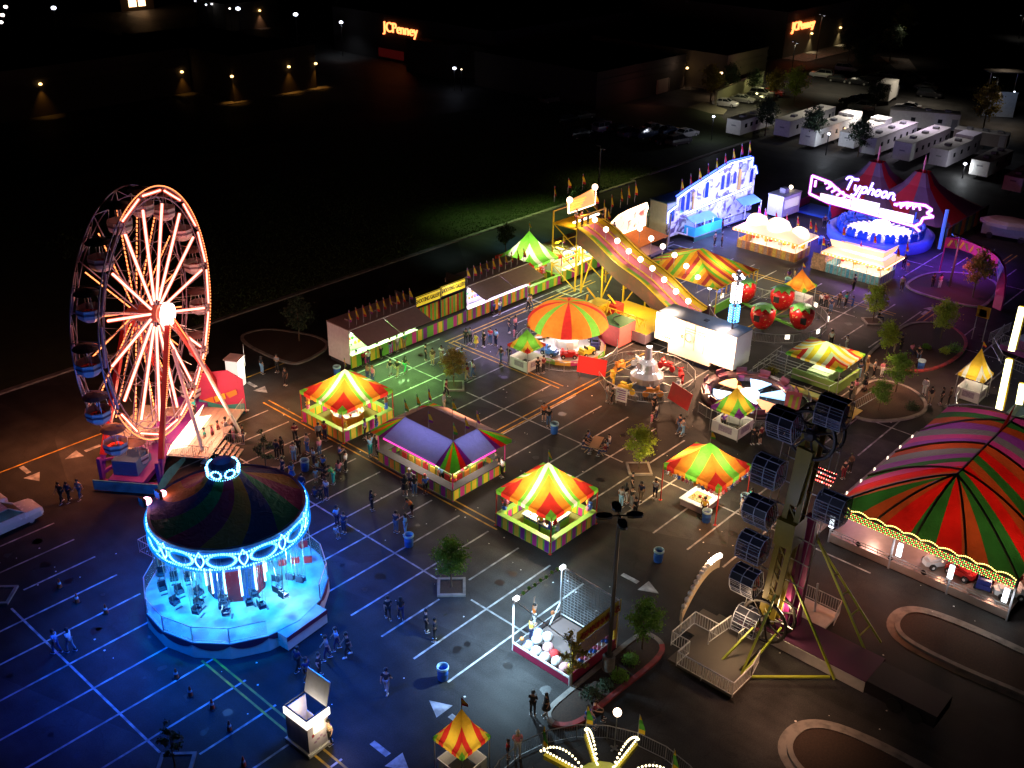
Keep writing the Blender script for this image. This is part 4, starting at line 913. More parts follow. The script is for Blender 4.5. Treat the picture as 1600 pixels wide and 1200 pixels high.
b = MB(); b.slab([(1.45, -2.3, .96), (2.6, -2.3, 1.25), (2.6, 2.6, 1.25), (1.45, 2.6, .96)], .04); b.slab([(1.45, -3.3, 1.0), (1.9, -3.3, 1.9), (1.9, 3.0, 1.9), (1.45, 3.0, 1.0)], .04); b.build('light_panel', M('panel_glow', (1, .66, .45), emit=3.5), fw)
def rail(b, pts, h=1.0, step=.16, z=0., r=.022, m=0):
    """crowd barrier: posts, two rails and thin bars along a plan polyline"""
    for (x0, y0), (x1, y1) in zip(pts, pts[1:]):
        a = Vector((x0, y0, z)); c = Vector((x1, y1, z)); n = max(1, int((c - a).length / step))
        b.bar(a + Vector((0, 0, h)), c + Vector((0, 0, h)), r * 1.3, 5, m); b.bar(a + Vector((0, 0, .15)), c + Vector((0, 0, .15)), r, 5, m)
        for i in range(n + 1):
            p = a.lerp(c, i / n); big = i % 12 == 0; b.bar(p + Vector((0, 0, 0 if big else .15)), p + Vector((0, 0, h)), r if big else r * .5, 4, m)
    return b
b = MB(); rail(b, [(1.5, -3.2), (4.6, -3.2), (4.6, -2.3)], z=.9); rail(b, [(4.6, -.1), (4.6, 4.4)], z=.9); rail(b, [(4.7, -2.3), (6.2, -2.3)], z=.3); rail(b, [(4.7, -.1), (6.2, -.1)], z=.3); b.build('platform_railing', GALV, fw)
b = MB(); b.slab([(.6, 5.2, .2), (4.4, 5.2, .2), (4.4, 5.2, 3.2), (3.2, 5.2, 3.9), (.6, 5.2, 3.4)], .1, 0)
for i in range(3): b.slab([(.8 + i * 1.2, 5.09, .5 + .5 * i), (1.9 + i, 5.09, .9 + .5 * i), (1.8 + i, 5.09, 1.5 + .4 * i), (.9 + i, 5.09, 1.1 + .4 * i)], .015, 1 + i % 2)
b.slab([(.6, 5.08, .2), (4.4, 5.08, .2), (4.4, 5.08, 1.1), (2.5, 5.08, .8), (.6, 5.08, 1.2)], .01, 3)
b.build('scenery_panel', [M('panel_pink', (.55, .05, .14)), ORG, YEL, TEAL], fw)
for lx, ly, lz, p, c in ((3.0, 0, HZ, 600, (1, .13, .08)), (3.2, 1.0, 3.2, 600, (1, .5, .3)), (-3.5, 0, HZ - 1, 500, (1, .13, .07)), (-2.2, 1.2, 3.2, 350, (1, .55, .3)), (1.6, -3.5, 5.0, 250, (1, .3, .25)), (2.4, 4.5, 7, 350, (1, .4, .3)), (0, 0, 4, 350, (1, .45, .3))): lamp((lx, ly, lz), c, p, .35, fw, spot=False)
for lx, ly in ((3.5, 0), (-4, 0), (-1, -6)): lamp((lx, ly, 7), (1, .28, .1), 1500, .35, fw)
kx, ky = at(366, 605)
kb_ = thing('ticket_kiosk', 'white brightly lit ticket kiosk behind the ferris wheel', 'kiosk', (kx + .3, ky, 0), .5); kb_.scale = (.62, .62, .85)
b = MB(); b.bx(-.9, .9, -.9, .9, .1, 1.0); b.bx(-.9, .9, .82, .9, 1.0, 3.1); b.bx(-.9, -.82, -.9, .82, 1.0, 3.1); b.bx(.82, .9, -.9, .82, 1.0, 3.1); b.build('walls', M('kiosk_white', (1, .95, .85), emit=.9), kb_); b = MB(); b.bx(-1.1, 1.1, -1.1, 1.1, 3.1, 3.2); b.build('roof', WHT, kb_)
b = MB(); b.bar((1.0, -1.0, 2.0), (1.0, -1.0, 4.4), .05, 6); b.build('sign_post', GALV, kb_); lamp((0, -1.4, 2.8), (1, .95, .8), 160, .2, kb_)

# ================================================================ SWING CAROUSEL
cs_ = thing('swing_carousel', 'swing carousel glowing electric blue under a dark striped swirl canopy', 'carousel', (27.0, 46.1, 0), .1)
NP = 16; PR = 5.45
def ng(r, n=NP, off=0): return [(r * math.cos(2 * PI * (k + off) / n), r * math.sin(2 * PI * (k + off) / n)) for k in range(n)]
b = MB(); b.prism(ng(PR - .02), .95, 1.08, 0); b.build('deck', M('deck_pale', (.26, .38, .42), .7, var=.45, scale=.9), cs_)
b = MB(); pts = ng(PR); 
for k in range(NP):
    a, c = Vector((*pts[k], 0)), Vector((*pts[(k + 1) % NP], 0)); b.poly([a, c, c + Vector((0, 0, 1.05)), a + Vector((0, 0, 1.05))], 0)
    n_ = 6; prev = None
    for i in range(n_):
        t0, t1 = i / n_, (i + 1) / n_; f = lambda t: a.lerp(c, t) * 1.004 + Vector((0, 0, 1.05 - .12 - .38 * math.sin(PI * t) ** .7))
        g0 = lambda t: a.lerp(c, t) * 1.004 + Vector((0, 0, 1.05)); b.poly([g0(t0), f(t0), f(t1), g0(t1)], 1)
b.build('skirt', [CREAM, M('scallop_maroon', (.16, .02, .04))], cs_)
b = MB(); pts = ng(PR - .08)
ranges = [k for k in range(NP) if k not in (11, 12)]
for k in ranges:
    a, c = Vector((*pts[k], 1.08)), Vector((*pts[(k + 1) % NP], 1.08)); b.bar(a, a + Vector((0, 0, 1.05)), .035, 5); b.bar(a + Vector((0, 0, 1.05)), c + Vector((0, 0, 1.05)), .03, 5)
    b.bar(a + Vector((0, 0, .12)), c + Vector((0, 0, .12)), .02, 4)
b.build('railing', GALV, cs_)
b = MB()
for k in ranges:
    a, c = Vector((*pts[k], 1.2)), Vector((*pts[(k + 1) % NP], 1.2)); b.poly([a, c, c + Vector((0, 0, .9)), a + Vector((0, 0, .9))])
b.build('mesh_panel', M('fence_mesh', (.5, .6, .65), .5, .3, alpha=.22), cs_)
b = MB(); b.prism([(-1.5, -5.0), (-1.5, -5.95), (1.6, -5.95), (1.6, -5.0)], .1, 1.05, 0, 2); b.bx(-1.52, 1.62, -5.98, -5.95, .75, 1.06, 1); b.build('exit_platform', [CREAM, MATS['scallop_maroon'], MATS['deck_pale']], cs_)
b = MB()
for i in range(5): b.box((-5.6 - .0 * i, 1.5, .95 - .17 * i), (.3, 1.8, .05), 0) if False else b.bx(-5.6 - .28 * (i + 1), -5.6 - .28 * i, .8, 2.6, .8 - .17 * i, .85 - .17 * i)
rail(b, [(-5.6, .7), (-7.1, .7)], z=.3); rail(b, [(-5.6, 2.7), (-8.2, 2.7), (-8.6, .9), (-7.2, .7)], z=.1); b.build('entry_stairs', GALV, cs_, rz=R(-78))
# centre drum with lit panels
b = MB(); b.lathe([(1.75, 1.08), (1.75, 4.3), (1.2, 4.6), (1.0, 7.2)], 12, mf=lambda j, k: k % 2); b.build('centre_drum', [M('drum_blue', (.03, .1, .35), .25), M('drum_maroon', (.3, .02, .04), .25)], cs_)
b = MB()
for k in range(12): a = 2 * PI * k / 12; b.beam((1.78 * math.cos(a), 1.78 * math.sin(a), 1.5), (1.78 * math.cos(a), 1.78 * math.sin(a), 4.1), .12, .05)
for z_ in (4.25,): b.tube([(1.85 * math.cos(2 * PI * k / 24), 1.85 * math.sin(2 * PI * k / 24), z_) for k in range(24)], .12, 6, 0, True)
b.build('drum_lights', M('led_cyan', (.35, .75, 1), emit=5), cs_)
# canopy: 16 slightly swirled sectors
CZ0, CZ1, CR = 6.75, 9.15, 4.3
cols = [M('sw_navy', (.02, .035, .16), .7, trans=.04), M('sw_green', (.03, .22, .08), .7, trans=.04), M('sw_maroon', (.36, .02, .1), .7, trans=.04), M('sw_ochre', (.5, .2, .03), .7, trans=.04)]
b = MB(); NR = 8; ND = 48
def cpnt(i, j):
    t = j / NR; r = .85 + (CR - .85) * t; a = 2 * PI * i / ND + .95 * (1 - t) ** 1.3; seam = abs(math.sin(a * 8)) * .1 * t
    return (r * math.cos(a), r * math.sin(a), CZ1 - (CZ1 - CZ0) * (t ** .7) + seam * .6 + .02 + .1 * t - .25 * math.sin(PI * t * .9))
for i in range(ND):
    for j in range(NR): b.poly([cpnt(i, j), cpnt(i, j + 1), cpnt(i + 1, j + 1), cpnt(i + 1, j)], (i // 4) % 4)
b.build('canopy', cols, cs_, True)
b = MB(); b.lathe([(.85, CZ1 - .35), (.85, CZ1), (.8, CZ1 + .45), (.55, CZ1 + .7), (0, CZ1 + .8)], 20); crn = b.build('crown', M('crown_navy', (.01, .015, .05), .7), cs_)
b = MB()
for k in range(7):
    a = 2 * PI * k / 7; c0 = Vector((math.cos(a) * .88, math.sin(a) * .88, CZ1 + .2)); tg = Vector((-math.sin(a), math.cos(a), 0))
    for i in range(12): u = 2 * PI * i / 12; b.ball(c0 + tg * .3 * math.cos(u) + Vector((0, 0, .24 * math.sin(u))), .06, 0, 5, 4)
for i in range(44): u = 2 * PI * i / 44; b.ball((.9 * math.cos(u), .9 * math.sin(u), CZ1 - .14), .06, 0, 5, 4)
b.build('crown_bulbs', BULBB, crn)
b = MB(); b.lathe([(CR - .02, CZ0 - 1.25), (CR + .1, CZ0 - 1.2), (CR + .16, CZ0 - .05), (CR + .2, CZ0 + .1), (CR - .02, CZ0 + .04)], 48); rb = b.build('rounding_board', M('board_navy', (.02, .05, .18), .4), cs_)
b = MB(); rr = CR + .24; no = 12; HALO = halo_mat('halo_azure', (.0, .22, 1), 1.6, .35)
def rim_pt(u, z): return (rr * math.cos(u), rr * math.sin(u), z)
for i in range(190):
    u = 2 * PI * i / 190; sc1 = abs(math.sin(u * no / 2)); b.ball(rim_pt(u, CZ0 - .16 - .18 * (1 - sc1)), .06, 0, 5, 3); b.ball(rim_pt(u, CZ0 - 1.2 + .03 * sc1), .05, 0, 5, 3)
for k in range(no):
    u0 = 2 * PI * (k + .5) / no
    for rad, kk in ((.82, 44), (.74, 40)):
        for i in range(kk): v = 2 * PI * i / kk; b.ball(rim_pt(u0 + rad * 1.0 * math.cos(v) / rr, CZ0 - .62 + rad * .56 * math.sin(v)), .05, 0, 4, 3)
    u1 = 2 * PI * k / no
    for sgn in (-1, 1):
        for i in range(15): b.ball(rim_pt(u1 + sgn * .24 * math.sin(PI * i / 14) / rr, CZ0 - 1.1 + 1.0 * i / 14), .05, 0, 4, 3)
b.build('board_bulbs', BULBB, rb)
b = MB()
for i in range(96):
    for zz in (CZ0 - .25, CZ0 - 1.2): b.bar(rim_pt(2 * PI * i / 96, zz), rim_pt(2 * PI * (i + 1) / 96, zz), .16, 6)
for k in range(no): b.tube([rim_pt(2 * PI * (k + .5) / no + .78 * math.cos(v * PI / 12) / rr, CZ0 - .62 + .44 * math.sin(v * PI / 12)) for v in range(24)], .13, 5, 0, True)
b.build('halo_shell', HALO, rb)  # azure shell added to imitate the halo of the board bulbs
b = MB(); b.lathe([(1.1, 6.6), (CR - .05, CZ0 - .35)], 32); b.build('ceiling', M('ceiling_blue', (.25, .4, .6), .4), cs_)
# sweep arms + swings
SW = M('seat_navy', (.02, .04, .09), .4); SWR = M('seat_red', (.5, .03, .05), .4)
b0 = None; CHN = M('chain', (.4, .45, .5), .3, .8)
for ring, (r_, n_) in enumerate(((2.75, 10), (3.55, 14), (4.3, 16))):
    for k in range(n_):
        a = 2 * PI * (k + .5 * ring) / n_ + pr.uniform(-.04, .04)
        sm = SWR if math.degrees(a) % 360 > 305 or math.degrees(a) % 360 < 15 else SW
        if b0 is None:
            b = MB(); b.box((0, 0, 0), (.42, .46, .06)); b.box((-.2, 0, .22), (.05, .46, .42)); b.box((0, .22, .14), (.36, .04, .16)); b.box((0, -.22, .14), (.36, .04, .16)); b.bar((.2, -.22, .2), (.2, .22, .2), .02, 5); b.box((.3, 0, -.2), (.12, .4, .03)); ms = b.mesh('swing_seat', [SW])
            c = MB(); [c.bar((x_, y_, .1), (x_ * .6, y_ * .9, 4.0), .012, 4) for x_ in (-.18, .18) for y_ in (-.22, .22)]; mc = c.mesh('chains', CHN); b0 = 1
        o = bpy.data.objects.new('swing_seat', ms); C.objects.link(o); o.parent = cs_; o.location = (r_ * math.cos(a), r_ * math.sin(a), 2.1 + .12 * ring); o.rotation_euler = (pr.uniform(-.05, .05), pr.uniform(-.05, .05), a + PI / 2)
        o.material_slots[0].link = 'OBJECT'; o.material_slots[0].material = sm
        if sm is SWR: o['label'] = 'red swing seat'
        c = bpy.data.objects.new('chains', mc); C.objects.link(c); c.parent = o
for k in range(10): a = 2 * PI * k / 10 + .2; lamp((3.4 * math.cos(a), 3.4 * math.sin(a), 5.3), (.02, .55, 1), 1700, .12, cs_, spot=70)
for k in range(8): a = 2 * PI * k / 8; lamp(((CR + 2.6) * math.cos(a), (CR + 2.6) * math.sin(a), 5.6), (.0, .12, 1), 2600, .3, cs_)
lamp((0, 0, CZ1 + 1.9), (.05, .25, 1), 60, .2, cs_); lamp((.6, -3.6, 3.2), (.5, .9, 1), 420, .2, cs_); lamp((-2.9, -2.2, 3.4), (.4, .85, 1), 200, .2, cs_); lamp((-3, 7.2, 5.5), (.0, .14, 1), 800, .3, cs_, spot=False); lamp((-2.2, -.5, 3.5), (.3, .7, 1), 70, .2, cs_)
for (px, py, z_) in ((229, 783, 7.2), (254, 771, 7.2)):
    x_, y_ = at(px, py, z_); t = thing('floodlight', 'pink floodlight on a mast behind the swing canopy, %s of the two' % ('left and larger' if px < 240 else 'right and smaller'), 'floodlight', (x_, y_, 0), 0, 'pair of pink floodlights')
    b = MB(); b.bar((0, 0, 0), (0, 0, z_ - .25), .06, 6); b.build('mast', GALV, t); b = MB(); b.ball((0, 0, z_), .3 if px < 240 else .24, 0, 10, 6, (1, 1, .8)); b.build('lamp_face', M('flood_pink', (1, .35, .5), emit=9), t); b = MB(); b.box((-.25, 0, z_ + .05), (.2, .55, .5)); b.build('housing', BLK, t)
    lamp((0, 0, z_ - .6), (1, .12, .25), 300 if px < 240 else 150, .2, t)
# ================================================================ DOME-TOPPED CAR RIDE
def railring(t, r, n=14, a0=0, a1=2 * PI, h=.95, name='fence', mesh=True, cx=0, cy=0):
    pts = [(cx + r * math.cos(a0 + (a1 - a0) * k / n), cy + r * math.sin(a0 + (a1 - a0) * k / n)) for k in range(n + 1)]
    b = MB()
    for p, q_ in zip(pts, pts[1:]):
        a, c = Vector((*p, 0)), Vector((*q_, 0)); b.bar(a, a + Vector((0, 0, h)), .03, 5); b.bar(a + Vector((0, 0, h)), c + Vector((0, 0, h)), .028, 5); b.bar(a + Vector((0, 0, .1)), c + Vector((0, 0, .1)), .022, 4)
        for i in range(1, 12): e = a.lerp(c, i / 12); b.bar(e + Vector((0, 0, .1)), e + Vector((0, 0, h)), .007, 3)
    return b.build(name, GALV, t)
def mini_car(parent, x, y, rz, m, name='ride_car', z=0., s=1.):
    b = MB(); b.prism([(-.75, -.38), (.55, -.38), (.85, -.2), (.85, .2), (.55, .38), (-.75, .38)], .18, .5); b.box((-.55, 0, .62), (.2, .7, .3)); b.box((.25, 0, .56), (.7, .5, .14)); b.box((-.1, 0, .7), (.04, .55, .25), 1)
    c = b.build(name, [m, GLASS], parent, loc=(x, y, z), rz=rz); c.scale = (s,) * 3
    w_ = MB(); [w_.bar((dx, dy - .07, .2), (dx, dy + .07, .2), .2, 12) for dx in (-.5, .52) for dy in (-.42, .42)]; w_.build('wheels', RUBBER, c)
    w2 = MB(); [w2.bar((dx, dy - .08, .2), (dx, dy + .08, .2), .09, 8) for dx in (-.5, .52) for dy in (-.42, .42)]; w2.build('hubcaps', WHT, c)
    return c
CARM = [M('car_' + n, c, .3, var=.05) for n, c in (('red', (.6, .03, .03)), ('navy', (.03, .04, .2)), ('purple', (.25, .03, .3)), ('white', (.75, .75, .75)), ('orange', (.8, .3, .04)), ('yellow', (.8, .6, .05)), ('blue', (.05, .2, .6)))]
dm = thing('kiddie_car_ride', 'round children\'s car ride under a big orange, red and green dome canopy', 'children\'s ride', (68.6, 54.5, 0))
b = MB()
for i in range(16): a0, a1 = 2 * PI * i / 16, 2 * PI * (i + 1) / 16; b.prism([(3.6 * math.cos(a0), 3.6 * math.sin(a0)), (3.6 * math.cos(a1), 3.6 * math.sin(a1)), (3.55 * math.cos(a1), 3.55 * math.sin(a1)), (3.55 * math.cos(a0), 3.55 * math.sin(a0))], .05, .5, i % 4)
b.build('skirt', [GRN, YEL, MAG, ORG], dm)
b = MB(); b.prism(ng(3.56, 28), .3, .45); b.build('deck', M('deck_white', (.7, .72, .75), .4), dm)
b = MB(); ZD = 2.75; RD = 3.75
def dpt(i, j): t = j / 10; a = 2 * PI * i / 48; f = 1 - .03 * abs(math.sin(a * 6)) * t; return (RD * math.sin(t * PI / 2) * math.cos(a) * f, RD * math.sin(t * PI / 2) * math.sin(a) * f, ZD + 2.0 * math.cos(t * PI / 2) ** 1.1 - .1 * t)
for i in range(48):
    for j in range(10): b.poly([dpt(i, j), dpt(i, j + 1), dpt(i + 1, j + 1), dpt(i + 1, j)], [0, 0, 1, 0, 0, 2][(i // 2) % 6])
b.build('dome_canopy', [cO, cR, cG], dm, True)
b = MB(); b.cyl((0, 0, .45), .5, 3.6, 12); b.lathe([(1.1, .45), (1.1, 1.2), (.5, 1.4)], 10)
for k in range(12): a = 2 * PI * k / 12; b.bar((0, 0, 3.6), (RD * .97 * math.cos(a), RD * .97 * math.sin(a), ZD), .03, 4)
b.build('centre_column', WHT, dm)
for k in range(9): a = 2 * PI * k / 9 - .3; mini_car(dm, 2.6 * math.cos(a), 2.6 * math.sin(a), a + PI / 2, CARM[[1, 2, 0, 4, 3, 6, 0, 5, 1][k]], z=.45)
railring(dm, 4.7, 20, PI * 1.02, PI * 2.85); lamp((0, -1.6, 2.6), (1, .85, .75), 380, .3, dm); lamp((0, 1.6, 2.6), (1, .85, .75), 250, .3, dm); lamp((-2, 0, 2.5), (1, .8, .8), 250, .3, dm)
# ================================================================ SPINNING MINI-CYCLE RIDE inside a fence
ks = thing('kiddie_spinner', 'children\'s spinning ride with a glittering white centre cone and small bikes inside a round fence', 'children\'s ride', (68.5, 45.4, 0))
railring(ks, 4.2, 16)
b = MB(); b.lathe([(1.5, .2), (1.45, .7), (1.0, 1.1), (.8, 1.8), (.35, 2.2), (.25, 3.3), (.0, 3.4)], 18, 0)
rr_ = random.Random(2)
for i in range(150): z_ = rr_.uniform(.4, 2.1); r_ = 1.6 - z_ * .55; a = rr_.uniform(0, 6.3); b.ball((r_ * math.cos(a), r_ * math.sin(a), z_), .06, 1, 5, 3)
b.build('centre_cone', [M('cone_chrome', (.75, .75, .8), .2, .4), M('cone_bulb', (.9, .92, 1), emit=4)], ks)
b = MB(); b.prism(ng(.9, 12), .05, .2); 
for k in range(8): a = 2 * PI * k / 8; b.beam((0, 0, .4), (3.2 * math.cos(a), 3.2 * math.sin(a), .35), .1, .1)
b.build('sweep_arms', GALV, ks)
for k in range(8):
    a = 2 * PI * k / 8; m_ = CARM[[0, 3, 4, 5, 5, 4, 3, 0][k]]; x_, y_ = 3.0 * math.cos(a), 3.0 * math.sin(a); b = MB()
    b.ball((0, 0, .55), .3, 0, 8, 6, (2.1, .8, .8)); b.ball((.4, 0, .8), .2, 0, 8, 5); b.bar((.5, -.3, 1.0), (.5, .3, 1.0), .03, 5); b.box((-.3, 0, .8), (.5, .3, .12)); [b.bar((dx, -.06, .28), (dx, .06, .28), .28, 12) for dx in (-.6, .65)]
    b.build('ride_bike', m_, ks, loc=(x_, y_, 0), rz=a + PI / 2)
lamp((0, 0, 4.2), (1, .8, .7), 700, .3, ks)
# flat spinning ride with lit blades
sp = thing('disc_ride', 'low spinning ride with glowing blue-white triangular blades and a dark seat rim', 'spinning ride', (71.3, 36.9, 0), .2)
b = MB(); b.lathe([(.8, .1), (.8, .9), (.5, 1.1), (0, 1.15)], 18); b.build('hub', M('hub_white', (.85, .9, 1), emit=3), sp)
for k in range(6):
    a = 2 * PI * k / 6; hot = k % 3 == 1; b = MB(); pts = [(.9, -.14), (2.9, -.95), (3.05, 0), (2.9, .95), (.9, .14)]
    p3 = [(u * math.cos(a) - v * math.sin(a), u * math.sin(a) + v * math.cos(a)) for u, v in pts]; b.prism(p3, .62, .7); b.build('blade', M('blade_blue', (.35, .65, 1), emit=1.7) if not hot else M('blade_orange', (1, .45, .2), emit=1.2), sp)
b = MB(); b.lathe([(3.2, .35), (3.25, .75), (4.0, .95), (4.15, .4), (3.4, .3)], 40, mf=lambda j, k: 1 if k % 8 in (3,) else 0); b.build('seat_ring', [M('ring_dark', (.08, .05, .06), .3, .4), M('ring_purple', (.2, .05, .2), .3)], sp, True)
for k in range(12):
    a = 2 * PI * k / 12; b = MB(); b.box((0, 0, 0), (.5, .9, .15)); b.box((.25, 0, .25), (.1, .9, .5)); b.bar((-.15, -.4, .3), (-.15, .4, .3), .03, 5); b.build('seat', M('seat_plum', (.12, .03, .06), .4), sp, loc=(3.65 * math.cos(a), 3.65 * math.sin(a), .85), rz=a)
b = MB(); b.slab([(-4.3, -1.6, .02), (-3.2, -1.9, .5), (-3.2, .2, .5), (-4.3, .4, .02)], .05); b.build('ramp', WHT, sp)
railring(sp, 5.0, 14, PI * .8, PI * 1.75); lamp((0, 0, 2.6), (.75, .85, 1), 130, .3, sp)
fl_ = thing('striped_flag_banner', 'pink and green striped banner flag by the spinning ride', 'banner', at(1222, 655))
b = MB(); b.bar((0, 0, 0), (0, 0, 2.6), .03, 5); b.slab([(0, 0, 1.0), (0, -1.3, 1.3), (0, -1.4, 2.9), (0, 0, 2.6)], .02, 1); b.slab([(-.03, -.3, 1.2), (-.03, -.6, 1.3), (-.03, -.7, 2.5), (-.03, -.4, 2.4)], .01, 2); b.slab([(-.03, -.9, 1.3), (-.03, -1.1, 1.35), (-.03, -1.2, 2.5), (-.03, -1.0, 2.4)], .01, 2); b.build('banner', [GALV, M('banner_pink', (.6, .15, .2), .8), M('banner_lime', (.4, .5, .05), .8)], fl_)
# three red panels with letter-like stripes standing at the fences
def red_panel(px, py, label, rz, tl=.2):
    t = thing('sign_panel', label, 'sign', (*at(px, py), 0), rz, 'red panels with yellow-green brush strokes'); b = MB(); b.bar((0, -1.1, 0), (0, -1.1, 1.2), .04, 5); b.bar((0, 1.1, 0), (0, 1.1, 1.2), .04, 5); b.build('posts', GALV, t)
    b = MB(); b.slab([(-tl, -1.3, .55), (-tl, 1.3, .55), (tl, 1.3, 1.95), (tl, -1.3, 1.95)], .06)
    b.build('board', M('panel_red', (.65, .02, .02), .5), t); b = MB(); off = -.05
    for i, (y0, y1) in enumerate(((1.05, .85), (.45, .65), (.4, .05), (-.1, .1), (-.45, -.7), (-1.0, -.75))):
        b.slab([(-tl * .7 + off, y0 - .12, .75), (-tl * .7 + off, y0 + .12, .75), (tl * .8 + off, y1 + .1, 1.8), (tl * .8 + off, y1 - .1, 1.8)], .01, i % 2)
    b.build('lettering', [M('stroke_lime', (.3, .35, .03)), M('stroke_orange', (.6, .2, .03))], t)
red_panel(924, 592, 'red panel with brush-stroke lettering left of the children\'s spinner fence', .35); red_panel(1061, 640, 'red panel with brush-stroke lettering right of the children\'s spinner fence', -.3)

# ================================================================ WHITE SEMI TRAILER with light mast
gt = thing('generator_trailer', 'long white generator trailer, glaringly lit, in the middle of the fair', 'trailer', (73.6, 48.3, 0), 0)
WG = M('trailer_white', (.82, .8, .78), .35, var=.04)
b = MB(); b.bx(0, 2.7, -8.3, 0, 1.55, 4.1); b.bx(.02, 2.68, -5.9, -1.5, .6, 1.55); b.bx(.02, 2.68, -8.28, -5.9, 1.0, 1.55); b.build('body', WG, gt)
b = MB()
for i in range(9): b.bx(-.012, 0, -8.2 + i * 1.0, -8.17 + i * 1.0, 1.6, 4.05)
for j in range(2):
    for i in range(3): b.bx(-.012, 0, -6.9 + i * 1.3, -5.8 + i * 1.3, 3.5 - .25 * j, 3.55 - .25 * j)
b.bx(-.012, 0, -1.9, -.5, 1.9, 1.97); [b.bx(-.013, 0, -1.7 + i * .25, -1.55 + i * .25, 1.97, 2.08) for i in range(4)]
b.build('vents', M('vent_rust', (.3, .12, .07)), gt)
b = MB(); b.bx(0, 2.7, -8.3, -7.0, 4.102, 4.16, 1); b.bx(.05, 2.65, -6.95, -.05, 4.102, 4.14, 0); b.bx(1.2, 1.6, -4.6, -4.2, 4.14, 4.22, 1); b.build('roof', [WG, M('roof_steel', (.35, .33, .32), .4, .3)], gt)
b = MB(); b.bx(.5, 2.2, -.2, -.0, 1.4, 1.5); [b.bar((.35 + dx, -7.2 + i * 1.1, .45), (.75 + dx, -7.2 + i * 1.1, .45), .45, 16) for i in range(2) for dx in (0, 1.6)]; b.bx(.6, .8, -1.2, -1.0, 0, 1.5); b.build('wheels_and_leg', RUBBER, gt)
b = MB(); b.lathe([(.38, 0), (.42, .01), (.42, .04)], 24); [b.box((-.2 + .1 * i, .7 + .1 * (i % 2), .01), (.12, .12, .01)) for i in range(3)]
e_ = b.build('emblem', M('emblem_rust', (.5, .12, .06)), gt); e_.location = (-.02, -3.6, 2.7); e_.rotation_euler = (0, R(-90), 0)
for yy, zz, rr in ((-1.0, 3.4, .22), (-7.0, 3.3, .33)):
    b = MB(); b.ball((-.35, yy, zz), rr, 0, 10, 6); b.build('flood_lamp', M('flood_hot', (1, .96, .9), emit=10), gt); lamp((-.9, yy, zz), (1, .52, .28), 3400, .15, gt); lamp((.6, yy, 5.2), (1, .8, .65), 260, .3, gt)
lx, ly = at(1162, 515, 4.1)
lt = thing('light_tower', 'column of white and blue bulbs rising from the roof of the white trailer', 'light tower', (75.0, 41.3, 4.16))
b = MB(); b.bar((0, 0, 0), (0, 0, 4.6), .09, 8); b.lathe([(.3, 4.5), (.5, 4.7), (.25, 4.9)], 8); b.ball((0, 0, 5.2), .25); b.build('mast', M('tower_dark', (.05, .03, .04), .4), lt)
for mt, z0, z1, nm in ((M('tower_white', (.9, .9, 1), emit=6), 2.6, 4.5, 'white_bulbs'), (M('tower_blue', (.1, .45, 1), emit=5), .8, 2.55, 'blue_bulbs')):
    b = MB(); n = int((z1 - z0) / .22)
    for j in range(n):
        for k in range(10): a = 2 * PI * k / 10; b.ball((.42 * math.cos(a), .42 * math.sin(a), z0 + .22 * j), .075, 0, 5, 4)
    b.build(nm, mt, lt)
b = MB(); [b.ball((.45 * math.cos(a), .45 * math.sin(a), 4.85), .15, 0, 7, 5) for a in (0, 1.6, 3.2, 4.8)]; b.build('top_lamps', MATS['tower_white'], lt); lamp((0, 0, 5.8), (.9, .9, 1), 150, .2, lt)
# yellow walkway with railings
wk = thing('queue_walkway', 'yellow walkway and zigzag queue railings right of the white trailer', 'queue railings', (76.5, 38.5, 0))
b = MB(); b.bx(-1.0, -.2, -8.8, .6, .02, .22); b.bx(-3.6, -.2, -9.4, -8.8, .02, .16); b.build('step', M('walk_yellow', (.75, .55, .12)), wk)
b = MB()
for i in range(4): rail(b, [(.3 + i * 1.1, .8), (.3 + i * 1.1, -6.0 + (i % 2) * .8)], step=8)
rail(b, [(.3, -6), (4.7, -6.5)], step=8); rail(b, [(-1.0, .6), (4.8, 1.0)], step=8); rail(b, [(-1.1, -8.8), (3.3, -9.2)], step=.3); b.build('railing', GALV, wk)

# ================================================================ GIANT SLIDE
sl = thing('giant_slide', 'giant slide with pink, green and yellow lanes running down from a yellow tower', 'slide', (80.2, 46.5, 0))
SLP = [M('slide_yellow', (.8, .55, .03), .35), M('slide_green', (.25, .55, .05), .35), M('slide_pink', (.75, .2, .3), .35)]
def hz(v): return .8 + 6.0 * v - .15 * math.sin(v * PI * 4) * (1 if v < .96 else 0)
LM = [0, 1, 2, 2, 2, 2, 2, 2, 0, 0]; LN = 16.5
def sy_(v): return 3 + 13.5 * v
b = MB(); b.grid(lambda u, v: (4.2 * u, sy_(v), hz(v)), 10, 40, 0, lambda i, j: LM[i] if j % 14 < 8 or i != 1 else 0); b.grid(lambda u, v: (4.2 * u, sy_(v), hz(v) - .08), 2, 40, 0)
b.build('slide_bed', SLP, sl, True)
b = MB()
for x_ in (0, 1.4, 2.8, 4.2): b.tube([(x_, sy_(j / 24), hz(j / 24) + .16) for j in range(25)], .07, 6)
b.build('lane_dividers', SLP[0], sl)
b = MB(); b.grid(lambda u, v: (-.06, sy_(v), hz(v) + .15 - u * 1.7), 3, 40, 0); b.grid(lambda u, v: (4.26, sy_(v), hz(v) + .15 - u * 1.0), 3, 40, 0)
b.build('side_panels', worn('slide_side', (.2, .05, .05), .5, 1.1), sl)
b = MB()
